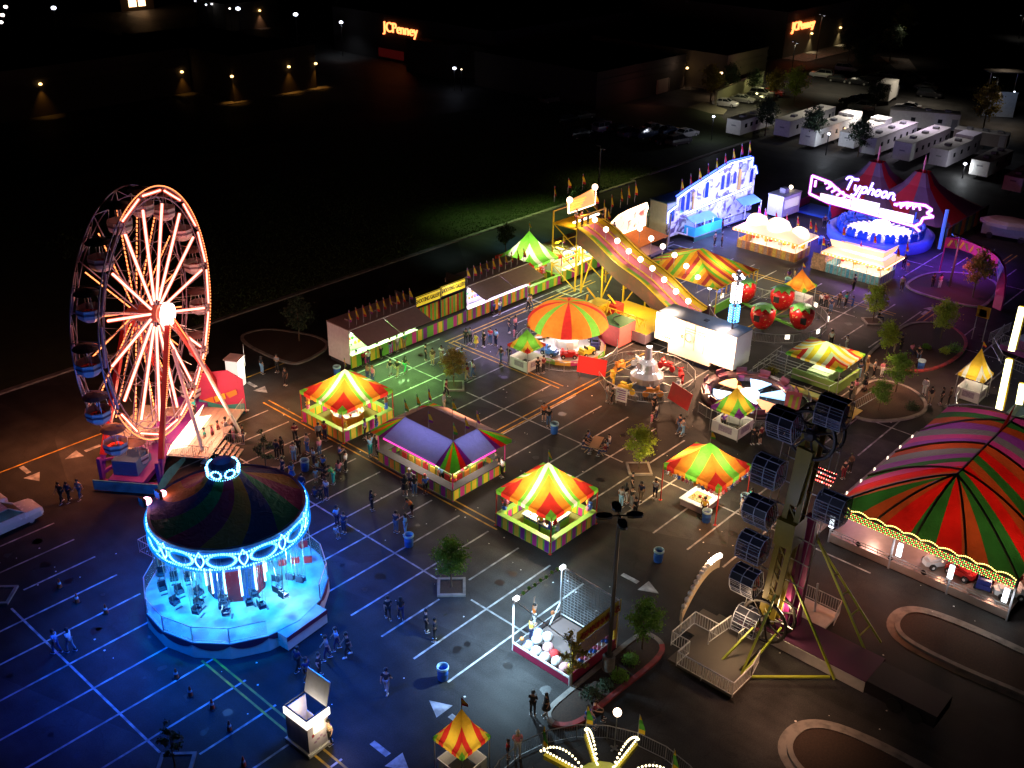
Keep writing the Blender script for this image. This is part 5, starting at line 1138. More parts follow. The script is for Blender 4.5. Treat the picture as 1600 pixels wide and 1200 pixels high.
for v in (.15, .35, .55, .75, .95):
    for x_ in (.2, 4.4): b.beam((x_, sy_(v), 0), (x_, sy_(v), hz(v) - .3), .14, .14)
    if v > .3: b.beam((.2, sy_(v), .2), (.2, sy_(v - .12), hz(v) - 1.2), .1, .1); b.beam((.2, sy_(v), hz(v) * .5), (4.4, sy_(v), hz(v) * .5), .1, .1)
for dx in (0, 4.6):
    for y_ in (LN, LN + 3.2): b.beam((dx, y_, 0), (dx, y_, 8.0), .12, .12)
    for z_ in (2.2, 4.4, 6.7): b.beam((dx, LN, z_), (dx, LN + 3.2, z_), .1, .1); b.beam((dx, LN, z_ - 2), (dx, LN + 3.2, z_), .08, .08)
for z_ in (2.2, 4.4, 6.7, 8.0): b.beam((0, LN + 3.2, z_), (4.6, LN + 3.2, z_), .1, .1); 
b.beam((0, LN, 8.0), (4.6, LN, 8.0), .12, .12); b.beam((0, LN, 0), (4.6, LN + 3.2, 4.4), .08, .08)
b.build('tower_frame', M('steel_yellow', (.75, .45, .02), .4), sl)
b = MB(); b.bx(.1, 4.5, LN, LN + 3.1, 6.6, 6.7)
for i in range(16): b.bx(4.9, 6.1, LN + 2.8 - i * .8, LN + 3.3 - i * .8, 6.5 - i * .41, 6.56 - i * .41)
b.build('stairs_and_platform', SLP[0], sl)
b = MB(); b.beam((4.8, LN + 3.2, 7.4), (4.8, LN - 9.6, .9), .06, .06); b.beam((6.2, LN + 3.2, 7.4), (6.2, LN - 9.6, .9), .06, .06); b.beam((4.8, LN + 3.2, 6.4), (4.8, LN - 9.6, .1), .08, .2); b.beam((6.2, LN + 3.2, 6.4), (6.2, LN - 9.6, .1), .08, .2); b.build('stair_rails', MATS['steel_yellow'], sl)
b = MB(); b.slab([(.2, LN + 1.4, 8.1), (4.5, LN + 1.4, 8.1), (4.5, LN + 1.6, 9.8), (2.4, LN + 1.6, 9.5), (.2, LN + 1.6, 9.3)], .12); b.build('sign_board', M('sign_orange', (1, .42, .12), emit=.9), sl)
b = MB()
for i in range(4): b.box((1.2 + .25 * i, LN + 1.35, 8.5 + .25 * i), (1.9, .04, .12), i % 2)
for i in range(26): b.ball((.2 + 4.3 * i / 26, LN + 1.38, 8.12), .06, 2, 5, 3)
for i in range(8): b.ball((.15, LN + 1.38, 8.2 + .15 * i), .09, 2, 5, 3); b.ball((4.55, LN + 1.38, 8.2 + .2 * i), .07, 2, 5, 3)
b.ball((.3, LN + 1.4, 9.5), .32, 2); b.ball((4.4, LN + 1.4, 10.0), .32, 2); b.bx(.2, 4.4, LN + .6, LN + .8, 7.2, 7.35, 2); b.build('sign_bulbs', [M('sign_lime', (.5, .9, .1), emit=.8), M('sign_gold', (1, .6, .05), emit=1.2), M('bulb_peach', (1, .72, .5), emit=7)], sl)
for i, (fx, fy, fz) in enumerate([(0, LN + 3.2, 9.0), (2.2, LN + 3.2, 9.4), (4.6, LN + 3.2, 9.3), (4.8, LN + 1.5, 7.5), (6.4, LN + 1, 5.6)]): flag(sl, fx, fy, fz, 0, 1, 1.7)
b = MB()
b.bx(-6.2, -.4, 3.2, 9.6, .95, 1.15, 0); b.bx(-6.3, -6.2, 3.0, 9.8, .35, 1.3, 1); b.bx(-6.2, -.4, 3.0, 3.1, .35, 1.2, 1)
for i in range(7): b.beam((-4.8, 4 + i * .8, 1.15), (-4.8, 4.4 + i * .8, 2.0), .07, .07, 0); b.beam((-4.8, 4.8 + i * .8, 1.15), (-4.8, 4.4 + i * .8, 2.0), .07, .07, 0)
b.beam((-4.8, 4, 2.0), (-4.8, 9.6, 2.0), .08, .08, 0); b.bx(-5.6, -3.8, 9.0, 10.6, .9, 2.2, 0)
for y_ in (8.2, 10.8): b.beam((-3.0, y_, 1.1), (-4.6, y_ + .6, 3.2), .14, .14, 0); b.beam((-6.0, y_, 0), (-4.8, y_ + .3, 2.6), .14, .14, 0)
b.build('base_trailer', [M('steel_yellow', (.75, .45, .02)), M('skirt_grey_purple', (.15, .12, .16), .6)], sl)
b = MB(); b.bx(-4.3, -3.1, 7.9, 8.9, 1.2, 2.1); b.build('power_box', RED, sl)
gm = MB(); gm.ball((0, 0, 0), .28, 0, 12, 8); gm.bar((0, 0, -1.6), (0, 0, -.24), .03, 5, 1); gm = gm.mesh('globe_light', [M('globe_warm', (1, .86, .72), emit=5.5), GALV], True)
for i in range(9):
    v = .92 - i * .11
    for x_ in (1.4, 5.2):
        if x_ > 3 and i == 0: continue
        o = bpy.data.objects.new('globe_light', gm); C.objects.link(o); o.parent = sl; o.location = (x_, sy_(v), hz(v) + (1.3 if x_ < 3 else 1.7))
for lx, ly, lz, p, c in ((1, LN + .5, 8.6, 450, (1, .6, .3)), (2, LN * .7, 7.4, 350, (1, .75, .5)), (2.5, LN * .35, 5.2, 350, (1, .7, .5)), (-3.2, 7, 3.6, 420, (1, .85, .3)), (-2.5, 13.5, 3.4, 550, (.85, 1, .3)), (5.6, 6, 4.8, 250, (1, .65, .4)), (-1.5, 2.5, 3.0, 200, (1, .7, .5))): lamp((lx, ly, lz), c, p * 1.7, .3, sl)
pd = thing('equipment_box', 'red box with a green top standing in front of the slide base', 'equipment box', (73.3, 52.3, 0)); b = MB(); b.bx(-1.3, 1.2, -1.2, 1.2, .15, 2.1, 0); b.build('body', M('box_coral', (.7, .13, .12)), pd); b = MB(); b.bx(-1.3, 1.2, -1.2, 1.2, 2.11, 2.2, 0); b.tube([(-1, -.9, 2.25), (-.6, 0, 2.28), (0, .5, 2.3), (1, .4, 2.25)], .05, 5, 1); b.build('lid', [M('lid_green', (.06, .2, .08)), BLK], pd)

# ================================================================ STRIPED HIP-ROOF TENT
st = thing('striped_tent', 'long striped tent with green, yellow and maroon roof stripes behind the slide', 'tent', (88.6, 53.6, 0))
WX, WY, e0, e1 = 3.9, 4.8, 2.9, 4.9; cc = [cG, cY, M('canvas_maroon', (.42, .05, .05), .8, trans=.5), cO]
def roofz(x, y): dx = max(0, abs(x) - .6) / (WX - .6); dy = abs(y) / WY; return e1 - (e1 - e0) * max(dx if abs(x) > .6 else 0, dy) ** .85
for sgn, nm in ((-1, 'roof_front'), (1, 'roof_back')):
    b = MB(); N = 16
    for i in range(N):
        x0, x1 = -WX + 2 * WX * i / N, -WX + 2 * WX * (i + 1) / N
        def ys(x): return (max(0, abs(x) - .6) / (WX - .6)) * WY
        for j in range(6):
            def q_(x, t): y = ys(x) + (WY - ys(x)) * t; return (x, sgn * y, roofz(x, y) - .12 * math.sin(PI * t) * (.5 + .5 * math.sin(x * 3)))
            b.poly([q_(x0, j / 6), q_(x0, (j + 1) / 6), q_(x1, (j + 1) / 6), q_(x1, j / 6)], [0, 1, 2, 3][i % 4] if sgn < 0 else [0, 1, 2][i % 3])
    b.build(nm, cc, st, True)
b = MB(); N = 20
for sgn in (-1, 1):
    for i in range(N):
        y0, y1 = -WY + 2 * WY * i / N, -WY + 2 * WY * (i + 1) / N
        def xs(y): return .6 + abs(y) / WY * (WX - .6)
        for j in range(5):
            def q_(y, t): x = xs(y) + (WX - xs(y)) * t; return (sgn * x, y, roofz(x, y))
            b.poly([q_(y0, j / 5), q_(y0, (j + 1) / 5), q_(y1, (j + 1) / 5), q_(y1, j / 5)], [1, 0, 1, 2, 3][i % 5])
b.build('roof_ends', cc, st, True)
each([MB().bar((sx * WX, sy * WY, 0), (sx * WX, sy * WY, e0), .05, 6) for sx in (-1, 0, 1) for sy in (-1, 1)], 'post', SLP[0], st); b = MB(); [b.bar((sx * WX, -WY, e0), (sx * WX, WY, e0), .04, 6) for sx in (-1, 1)]; [b.bar((-WX, s * WY, e0), (WX, s * WY, e0), .04, 6) for s in (-1, 1)]; b.build('eave_rail', SLP[0], st)
b = MB(); [b.slab([(-WX + 2 * WX * i / 9 - .09, -WY - .03, e0), (-WX + 2 * WX * i / 9 + .09, -WY - .03, e0), (-WX + 2 * WX * i / 9 + .09, -WY - .03, e0 - .9), (-WX + 2 * WX * i / 9 - .09, -WY - .03, e0 - .9)], .02) for i in range(1, 9)]; b.build('streamers', cY, st)
b = MB(); b.bx(-WX, WX, -WY + .3, -WY + .4, .05, 1.0, 0); b.bx(-WX, -WX + .1, -WY, WY, .05, 1.0, 1); b.build('side_wall', [GRN, M('wall_plum', (.15, .07, .12))], st); lamp((0, -2, 2.6), (1, .8, .5), 500, .3, st); lamp((0, 2, 2.6), (1, .8, .5), 350, .3, st)

# ================================================================ ORANGE-LIT RIDE FRONT
orf = thing('ride_trailer', 'ride trailer with a blazing orange-white picture front and an orange canopy beside the slide tower', 'ride', (93.2, 66.4, 0))
b = MB(); pts = [(-4.6, 2.6), (-4.6, 3.2), (-3.6, 4.0), (-1.5, 4.9), (.2, 5.1), (3.6, 5.2), (3.9, 4.6), (3.5, 3.9), (3.6, 2.6)]
v = [(x, 0, z) for x, z in pts]; b.slab(v, .15); 
m = bpy.data.materials.new('picture_front'); m.use_nodes = True; n = m.node_tree; bs = n.nodes['Principled BSDF']; no = n.nodes.new('ShaderNodeTexNoise'); no.inputs['Scale'].default_value = 1.1; no.inputs['Detail'].default_value = 6; cr = n.nodes.new('ShaderNodeValToRGB')
cr.color_ramp.elements[0].position = .36; cr.color_ramp.elements[0].color = (.45, .12, .02, 1); cr.color_ramp.elements[1].position = .47; cr.color_ramp.elements[1].color = (1, .72, .5, 1); tc = n.nodes.new('ShaderNodeTexCoord')
n.links.new(tc.outputs['Object'], no.inputs['Vector']); n.links.new(no.outputs['Fac'], cr.inputs[0]); n.links.new(cr.outputs[0], bs.inputs['Base Color']); n.links.new(cr.outputs[0], bs.inputs['Emission Color']); bs.inputs['Emission Strength'].default_value = 1.1; m.cycles.emission_sampling = 'NONE'
b.build('picture_front', m, orf)
b = MB(); b.tube([(x * 1.01, -.22, z) for x, z in pts], .1, 6, 0, True); b.build('edge_bulbs', M('bulb_amber', (1, .68, .42), emit=6), orf)
b = MB(); b.slab([(-3.6, -.2, 2.5), (3.5, -.2, 2.5), (3.9, -3.4, 2.0), (-3.2, -3.4, 2.0)], -.08); b.build('canopy', M('canopy_ochre', (.85, .35, .06), .7, trans=.5), orf)
b = MB(); b.bx(-4.5, 3.8, .2, 2.6, .5, 3.0); b.build('trailer_body', M('body_maroon', (.25, .07, .03)), orf)
b = MB(); b.bx(-3.4, 3.6, -3.2, .1, .1, .5); b.build('deck', BRN, orf)
for i in range(6): flag(orf, -4.2 + i * 1.35 + (.4 if i > 2 else 0), 1.0, 4.2 + min(1, i * .3), 0, 1, 2.3)
lamp((0, -1.8, 1.7), (1, .55, .2), 350, .3, orf); lamp((0, -3, 4.8), (1, .5, .2), 300, .3, orf, spot=False)
sx_, sy_ = 98.2, 67.6
gs = thing('scalloped_booth', 'small pale green booth with a scalloped roof between the orange ride and the blue funhouse', 'booth', (97.9, 67.9, 0)); b = MB(); b.bx(-.9, .9, -.8, .8, .1, 2.9); b.build('body', M('booth_sage', (.25, .3, .2)), gs); b = MB(); [b.ball((-1.0 + .7 * i, 0, 3.1 + .25 * (i % 3)), .62, 0, 10, 6, (1, 1.3, .6)) for i in range(4)]; b.build('roof', M('roof_mint', (.3, .5, .42)), gs)

# ================================================================ FUNHOUSE
fh = thing('funhouse', 'two-storey funhouse with a castle-like painted front outlined in blue-white neon', 'funhouse', (99.2, 64.8, 0), R(-4.5))
FL = 17.2
def pfront(name, base, dark, e=.55, s=.9):
    m = bpy.data.materials.new(name); m.use_nodes = True; n = m.node_tree; bs = n.nodes['Principled BSDF']; tc = n.nodes.new('ShaderNodeTexCoord'); no = n.nodes.new('ShaderNodeTexNoise'); no.inputs['Scale'].default_value = s; no.inputs['Detail'].default_value = 8; no.inputs['Distortion'].default_value = 1.2
    cr = n.nodes.new('ShaderNodeValToRGB'); cr.color_ramp.elements[0].position = .4; cr.color_ramp.elements[0].color = (*dark, 1); cr.color_ramp.elements[1].position = .5; cr.color_ramp.elements[1].color = (*base, 1)
    n.links.new(tc.outputs['Object'], no.inputs['Vector']); n.links.new(no.outputs['Fac'], cr.inputs[0]); n.links.new(cr.outputs[0], bs.inputs['Base Color']); bs.inputs['Roughness'].default_value = .5
    return m
FRM = pfront('painted_front', (.8, .82, .86), (.12, .09, .16)); NEONB = M('neon_ice', (.72, .8, 1), emit=6); NEONBL = M('neon_blue', (.06, .12, 1), emit=5)
b = MB(); out = [(0, .7), (FL, .7), (FL, 5.4), (FL - .5, 6.4), (FL - 1.3, 6.4), (FL - 1.3, 7.6), (11.5, 7.7), (3.6, 5.9), (1.6, 5.3), (1.6, 4.4), (0, 3.9)]
b.slab([(x, 0, z) for x, z in out], .15); b.build('front', FRM, fh)
b = MB(); b.tube([(x, -.18, z) for x, z in out[2:]], .09, 6, 0); b.tube([(3.6, -.18, 3.1), (9.5, -.3, 3.6), (FL - 1, -.18, 3.9)], .1, 6); b.tube([(0, -.18, 3.9), (0, -.18, 2.6)], .08, 6); b.build('neon_outline', NEONB, fh); h_ = MB(); h_.tube([(x, -.18, z) for x, z in out[2:]], .24, 6, 0); h_.tube([(0, -.18, 3.9), (0, -.18, 2.6)], .2, 6); h_.tube([(3.6, -.18, 3.1), (9.5, -.3, 3.6), (FL - 1, -.18, 3.9)], .22, 6); h_.build('halo_shell', halo_mat('halo_deep_blue', (.04, .1, 1), 1.5, .35), fh)  # wider blue shell is added as the halo of the neon
b = MB(); b.tube([(x, .16, z + .14) for x, z in out[3:9]], .09, 6); b.build('neon_backlight', NEONBL, fh)
WBL = M('window_deep_blue', (.01, .04, .3), .2)
for i, (x_, z_, h_) in enumerate([(.5, 2.6, 1.1), (2.3, 3.3, 1.5), (3.3, 3.4, 1.7), (6.8, 4.2, 1.5), (9.9, 4.6, 1.4), (11.0, 4.7, 1.4), (12.3, 4.9, 1.1), (15.9, 4.4, 1.3)]):
    h_ *= 1.2; b = MB(); b.slab([(x_, -.03, z_), (x_ + .75, -.03, z_), (x_ + .75, -.03, z_ + h_), (x_ + .37, -.03, z_ + h_ + .25), (x_, -.03, z_ + h_)], .05); wn = b.build('window', WBL, fh); b = MB(); b.tube([(x_ - .04, -.06, z_), (x_ - .04, -.06, z_ + h_), (x_ + .37, -.06, z_ + h_ + .3), (x_ + .8, -.06, z_ + h_), (x_ + .8, -.06, z_)], .04, 5); b.build('frame', WHT, wn)
b = MB(); b.bx(0, FL, .05, 2.75, .75, 3.8, 0); b.bx(0, FL, .05, 2.6, 3.8, 4.8, 0); b.build('body', M('funhouse_mint', (.4, .5, .48)), fh); b = MB(); b.bx(-.03, FL + .02, .17, 2.78, 4.801, 4.87); b.build('roof', M('roof_teal_grey', (.1, .2, .2)), fh)
b = MB(); b.bx(3.2, 8.6, -1.8, -.2, .5, .6, 1); b.bx(3.2, 8.6, -1.82, -1.75, 0, .5, 2); b.bx(9.4, 16, -1.5, -.2, .5, .6, 1)
b.slab([(3.4, -.3, 2.6), (7.8, -.3, 2.6), (7.8, -1.6, 2.1), (3.4, -1.6, 2.1)], -.06, 3); b.slab([(13.2, -.3, 2.9), (16.8, -.3, 2.9), (16.8, -1.7, 2.3), (13.2, -1.7, 2.3)], -.06, 3); b.build('porch', [WHT, GREY, M('porch_green', (.03, .15, .1)), M('awning_blue', (.2, .45, .8), .6)], fh)
b = MB(); b.bx(3.3, 8.5, -1.78, -1.74, .6, 1.7, 0); b.bx(3.25, 3.3, -1.75, -.2, .6, 1.7, 0); b.bx(8.5, 8.55, -1.75, -.2, .6, 1.7, 0); b.build('glass_maze_panels', M('maze_blue', (.05, .45, .95), .1, emit=.35), fh)
b = MB(); [b.bx(x_, x_ + .08, -1.75, -1.65, .6, 2.4) for x_ in (3.3, 5.0, 6.7, 8.4, 13.3, 16.6)]; rail(b, [(9.4, -1.5), (13, -1.5)], z=.6); b.tube([(1.6, -.4, 1.2), (2.4, -1.3, .9), (3.3, -.6, 1.4)], .1); b.build('posts_and_rails', WHT, fh)
b = MB(); b.slab([(-1.6, -1.6, .1), (.6, -.2, .1), (.6, -.2, 3.6), (-.3, -.8, 2.6), (-1.6, -1.6, 1.0)], .1); b.build('rock_wing', M('rock_olive', (.22, .2, .12), .9, var=.5, scale=2), fh)
b = MB(); b.bx(4.5, 4.75, -.2, -.05, 3.2, 4.9); b.ball((4.6, -.15, 5.2), .3, 1, 8, 5); b.bx(13.4, 13.9, -.25, -.05, 4.0, 6.6, 0); b.ball((14.3, -.2, 6.6), .7, 2, 9, 6, (1, .3, .8)); b.build('facade_figures', [M('fig_gold', (.6, .35, .08)), M('fig_sand', (.7, .5, .3)), M('fig_grey', (.3, .3, .35))], fh)
for i in range(9): flag(fh, 2.6 + i * 1.62, .3, 5.2 + min(2.3, i * .33), 0 if i % 2 == 0 else 1, 1 if i % 2 == 0 else 3, 2.1)
for x_, z_, p, c in ((3, 5.5, 700, (.45, .55, 1)), (8, 6.6, 1100, (.42, .52, 1)), (13, 7.2, 1000, (.42, .5, 1)), (5.8, 1.9, 250, (.2, .6, 1)), (10, 2.2, 450, (.25, .3, 1)), (15, 2.5, 450, (.15, .2, 1))): lamp((x_, -2.6, z_), c, p, .3, fh, spot=False)
lamp((9, 3.6, 8.5), (.05, .1, 1), 500, .3, fh); lamp((8, -6, 3.8), (.14, .1, 1), 3600, .5, fh); lamp((1, -5, 3.5), (.3, .2, 1), 800, .5, fh)
wb = thing('white_booth', 'tall white booth right of the funhouse with a warm lamp on its roof', 'booth', (119.2, 60.5, 0), R(-4)); b = MB(); b.bx(-2.0, 2.0, -1.1, 1.1, .3, 2.9, 0); b.bx(-2.05, 2.05, -1.2, 1.2, 2.9, 3.0, 1); b.bx(-1.6, 1.6, -1.12, -1.1, 1.3, 2.4, 2); b.build('body', [WHT, GREY, M('booth_window', (.9, .85, .7), emit=.5)], wb); b = MB(); b.ball((1.2, 0, 3.4), .26, 0); b.bx(-.7, .2, -.4, .4, 3.0, 3.6, 1); b.build('roof_lamp', [M('lamp_warm', (1, .8, .55), emit=7), GREY], wb); lamp((-3.4, 0, 3.0), (.8, .75, 1), 250, .3, wb)

# ================================================================ FOOD STANDS
def food_stand(label, x, y, hx, hy, domes, cols, mats, flags, lcol=(1, .8, .55)):
    t = thing('food_stand', label, 'food stand', (x, y, 0), 0, 'glowing food stands')
    b = MB(); seg = 13
    for (x0, y0, x1, y1, n) in ((-hx, hy, -hx, -hy, seg), (-hx, -hy, hx, -hy, 6), (hx, -hy, hx, hy, seg), (hx, hy, -hx, hy, 6)): blocks(b, x0, y0, x1, y1, .15, 1.15, n, cols)
    b.build('counter_front', mats, t)
    b = MB(); b.bx(-hx + .15, hx - .15, -hy + .15, hy - .15, .1, .2, 0); b.bx(hx - .5, hx - .2, -hy + .2, hy - .2, .2, 2.5, 0)
    for i in range(12): yy = -hy + .5 + (2 * hy - 1) * i / 11; b.box((hx - .75, yy, 1.25), (.35, .3, .5 + .3 * (i % 3)), 1 + i % 4)
    b.build('kitchen', [M('kitchen_white', (1, .9, .75), emit=.55), PL[1], PL[3], PL[6], PL[0]], t)
    b = MB(); [b.bar((-hx, yy, 1.15), (-hx, yy, 2.5), .04, 5) for yy in [-hy + 2 * hy * i / 4 for i in range(5)]]; [b.bar((hx, s * hy, 1.15), (hx, s * hy, 2.5), .04, 5) for s in (-1, 1)]; b.build('posts', GALV, t)
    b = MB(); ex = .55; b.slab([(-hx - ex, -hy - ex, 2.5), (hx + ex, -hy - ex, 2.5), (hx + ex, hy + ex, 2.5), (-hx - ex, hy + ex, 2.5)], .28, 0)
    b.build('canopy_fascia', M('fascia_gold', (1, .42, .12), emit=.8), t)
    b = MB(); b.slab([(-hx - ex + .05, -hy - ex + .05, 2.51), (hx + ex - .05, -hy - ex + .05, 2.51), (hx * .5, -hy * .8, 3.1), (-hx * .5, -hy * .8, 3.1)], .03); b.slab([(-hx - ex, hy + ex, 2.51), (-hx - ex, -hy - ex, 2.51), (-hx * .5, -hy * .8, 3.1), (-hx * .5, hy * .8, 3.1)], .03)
    b.bx(-hx * .5, hx * .5, -hy * .8, hy * .8, 2.9, 3.1); b.build('canopy_top', M('canopy_hot', (1, .72, .5), emit=.85), t)  # canopy top emits: its lit look is put into the material
    b = MB()
    for i in range(70):
        u = i / 70 * 4; s = int(u); f = u - s; c4 = [(-1, -1), (1, -1), (1, 1), (-1, 1)]; p0, p1 = c4[s], c4[(s + 1) % 4]; b.ball(((p0[0] + (p1[0] - p0[0]) * f) * (hx + ex + .02), (p0[1] + (p1[1] - p0[1]) * f) * (hy + ex + .02), 2.36), .06, 0, 5, 3)
    b.build('edge_bulbs', M('bulb_amber', (1, .68, .42)), t)
    for k_, (dx, dy, r_) in enumerate(domes):
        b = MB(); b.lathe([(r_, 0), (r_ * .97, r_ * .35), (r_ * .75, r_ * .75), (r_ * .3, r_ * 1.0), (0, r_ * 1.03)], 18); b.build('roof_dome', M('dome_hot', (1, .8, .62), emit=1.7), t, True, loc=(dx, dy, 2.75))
        b = MB(); n = 22
        for i in range(n + 1): a = PI * i / n; b.ball((-r_ * .25, r_ * 1.05 * math.cos(a), 2.8 + r_ * 1.08 * math.sin(a)), .06, 0, 5, 3)
        b.build('dome_bulbs', MATS['bulb_amber'], t, loc=(dx, dy, 0))
    for fx, fy in flags: flag(t, fx, fy, 2.5, 1, 0, 1.8)
    for dy in (-hy * .6, hy * .6): lamp((-hx * .2, dy, 2.2), lcol, 350, .2, t); lamp((-hx - 1.4, dy, 2.9), lcol, 130, .2, t)
    return t
FM = [M('fp_yellow', (.8, .5, .08), var=.4, scale=6), M('fp_orange', (.75, .3, .06), var=.4, scale=6), M('fp_tan', (.55, .35, .2), var=.5, scale=6), M('fp_brown', (.4, .15, .06), var=.4, scale=6), M('fp_blue', (.1, .4, .65), var=.3, scale=3)]
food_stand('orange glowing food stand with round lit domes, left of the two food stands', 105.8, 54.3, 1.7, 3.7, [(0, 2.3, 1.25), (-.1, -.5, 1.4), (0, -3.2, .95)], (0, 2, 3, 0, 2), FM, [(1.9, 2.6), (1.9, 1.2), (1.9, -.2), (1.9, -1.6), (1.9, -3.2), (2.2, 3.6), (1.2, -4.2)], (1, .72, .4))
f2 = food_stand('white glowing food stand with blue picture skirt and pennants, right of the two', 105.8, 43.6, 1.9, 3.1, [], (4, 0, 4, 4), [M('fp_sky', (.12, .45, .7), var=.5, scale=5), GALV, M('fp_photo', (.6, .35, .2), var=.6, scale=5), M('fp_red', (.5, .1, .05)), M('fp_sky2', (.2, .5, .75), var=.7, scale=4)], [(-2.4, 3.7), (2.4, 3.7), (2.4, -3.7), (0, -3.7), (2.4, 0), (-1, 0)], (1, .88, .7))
b = MB(); b.slab([(-1.6, -2.9, 3.1), (-1.9, -3.1, 3.9), (-1.9, 3.1, 3.9), (-1.6, 2.9, 3.1)], .08); b.slab([(-1.6, -2.9, 3.1), (1.6, -2.9, 3.1), (1.8, -3.1, 3.8), (-1.9, -3.1, 3.9)], .08); b.build('sign_parapet', M('parapet_gold', (1, .68, .4), emit=.9), f2)
b = MB(); b.bx(-1.9, 1.9, 3.2, 4.9, .1, 1.3, 0); b.bx(-1.92, -1.9, 3.3, 4.8, .2, 2.0, 0); b.build('side_serving_box', M('fp_photo', (.6, .35, .2)), f2)

# ================================================================ NEON SWIRL RIDE (bowl, neon arch, two-peaked tent)
ty = thing('spinning_bowl_ride', 'big blue-lit spinning ride with pink-white neon lettering arch over a bowl of seats', 'thrill ride', (119.0, 47.4, 0)); ty.scale = (.9, .9, .95)
b = MB(); b.lathe([(6.7, .05), (6.9, 1.2), (6.1, 1.45), (5.9, .9), (5.0, .8)], 40); b.build('bowl', M('bowl_blue', (.1, .2, .6), .5), ty, True)
b = MB(); b.lathe([(5.0, .8), (1.2, 1.1), (0, 1.1)], 32, mf=lambda j, k: k % 2); b.build('floor_disc', [M('disc_white', (.5, .45, 1), emit=.35), M('disc_lilac', (.1, .1, .6), emit=.25)], ty)
b = MB()
for k in range(32):
    a = 2 * PI * k / 32; b.bar((1.4 * math.cos(a), 1.4 * math.sin(a), 1.25), (4.3 * math.cos(a), 4.3 * math.sin(a), 1.05), .09, 5)
b.build('spoke_lights', M('spoke_ice', (.85, .75, 1), emit=1.6), ty)
b = MB(); b.lathe([(1.3, 1.1), (1.3, 2.0), (1.0, 2.3), (0, 2.4)], 18); b.build('hub', M('hub_ice', (.9, .85, 1), emit=4), ty)
for k in range(20):
    a = 2 * PI * k / 20; b = MB(); b.box((0, 0, .45), (.7, 1.2, .15)); b.box((.35, 0, .85), (.14, 1.3, .9)); b.ball((.2, -.35, 1.3), .28, 0, 7, 5); b.ball((.2, .35, 1.3), .28, 0, 7, 5); b.build('seat_car', M('seat_azure', (.05, .15, .6), .25), ty, loc=(5.2 * math.cos(a), 5.2 * math.sin(a), .75), rz=a)
PUN = M('neon_pink_white', (1, .72, 1), emit=6)
sg_ = MB(); XS = 1.8
HALO_VIO = halo_mat('halo_violet', (.75, .05, 1), 1.5, .35); ph_ = MB()
def sq(y, z): return (y * .93 + 3.4, z * .9 - 1.5)
def sl_(pts, r_=.13): sg_.tube([(XS, *sq(y, z)) for y, z in pts], r_, 6); ph_.tube([(XS, *sq(y, z)) for y, z in pts], r_ + .14, 6)
T0 = 8.9
sl_([(T0, 5.2), (T0, 7.9), (T0 - 3, 7.5), (T0 - 4.6, 6.6), (3.5, 6.2), (1.6, 5.9)]); sl_([(T0, 5.2), (6, 4.6), (3, 4.5), (-2, 4.3), (-5.4, 4.1), (-8.0, 4.0)]); sl_([(T0 - .7, 7.3), (T0 - .7, 6.4)])
for i in range(4): sl_([(T0 - 2.2 - i * .85, 7.2 - i * .32), (T0 - 2.7 - i * .85, 7.5 - i * .32), (T0 - 3.1 - i * .85, 6.9 - i * .32), (T0 - 2.6 - i * .85, 6.5 - i * .32)], .11)
sl_([(-4.2, 6.4), (-6, 7.0), (-8.6, 7.2), (-9.6, 6.8), (-9.0, 6.2), (-10.0, 5.9), (-8.6, 5.4), (-8.4, 4.6), (-7.6, 4.0), (-8.6, 3.4)])
for i in range(4): sl_([(-4.5 - i * .9, 6.3 + i * .15), (-5.0 - i * .9, 6.8 + i * .1), (-5.3 - i * .9, 6.1 + i * .1)], .11)
sg_.build('neon_arch', PUN, ty); ph_.build('halo_shell', HALO_VIO, ty)  # wider violet shell imitates the glow round the neon
for r0, (a0, a1, z0, z1) in enumerate([(7.2, 2.4, 4.6, 5.6), (2.2, -2.0, 4.4, 6.0), (-2.2, -7.2, 4.3, 5.4)]):
    a0, z0 = sq(a0, z0); a1, z1 = sq(a1, z1); b = MB(); b.bx(XS + .1, XS + .3, a1, a0, z0, z1)
    b.build('sign_board', M('board_ice', (.9, .82, 1), emit=1.4), ty)
    b = MB(); [b.bx(XS - .05, XS + .08, a0 - .4 - .85 * i - .45, a0 - .4 - .85 * i, z0 + .15, z1 - .15) for i in range(int((a0 - a1) / .85))]; b.build('board_tubes', PUN, ty)
b = MB(); [b.bar((XS + .3, y_, .5), (XS + .3, y_, 3.8), .12, 6) for y_ in (8.5, 2, -3.5)]; b.build('sign_supports', BLU, ty)
def script(strokes, y0, z0, s, sl=.25):
    a = MB(); h = MB()
    for st_ in strokes:
        p = [(XS - .3, y0 - (u + sl * v) * s, z0 + v * s) for u, v in st_]; a.tube(p, .13, 6); h.tube(p, .27, 6)
    h.build('halo_shell', halo_mat('halo_blue', (.2, .1, 1), 1.5, .35), a.build('neon_lettering', PUN, ty))  # outer blue shell added as glow round the letters
O = [(0, .3), (.12, .55), (.4, .6), (.55, .35), (.42, .08), (.15, .02), (0, .3)]
def sh(p, dx): return [(x + dx, y) for x, y in p]
script([[(-.35, 1.0), (-.2, 1.25), (.1, 1.3), (.5, 1.15), (.95, 1.2)], [(.3, 1.2), (.22, .6), (.2, 0)], [(.85, .62), (.95, .15), (1.15, .1), (1.4, .62)], [(1.4, .62), (1.2, -.35), (.95, -.5), (.75, -.35)],
        [(1.7, .6), (1.62, -.55)], sh(O, 1.68), [(2.5, 1.2), (2.45, 0)], [(2.46, .35), (2.65, .6), (2.9, .5), (2.92, 0)], sh(O, 3.15), sh(O, 3.85), [(4.65, .6), (4.6, 0)], [(4.62, .4), (4.85, .62), (5.1, .5), (5.15, 0), (5.35, .1)]], 6.4, 4.9, 1.3)
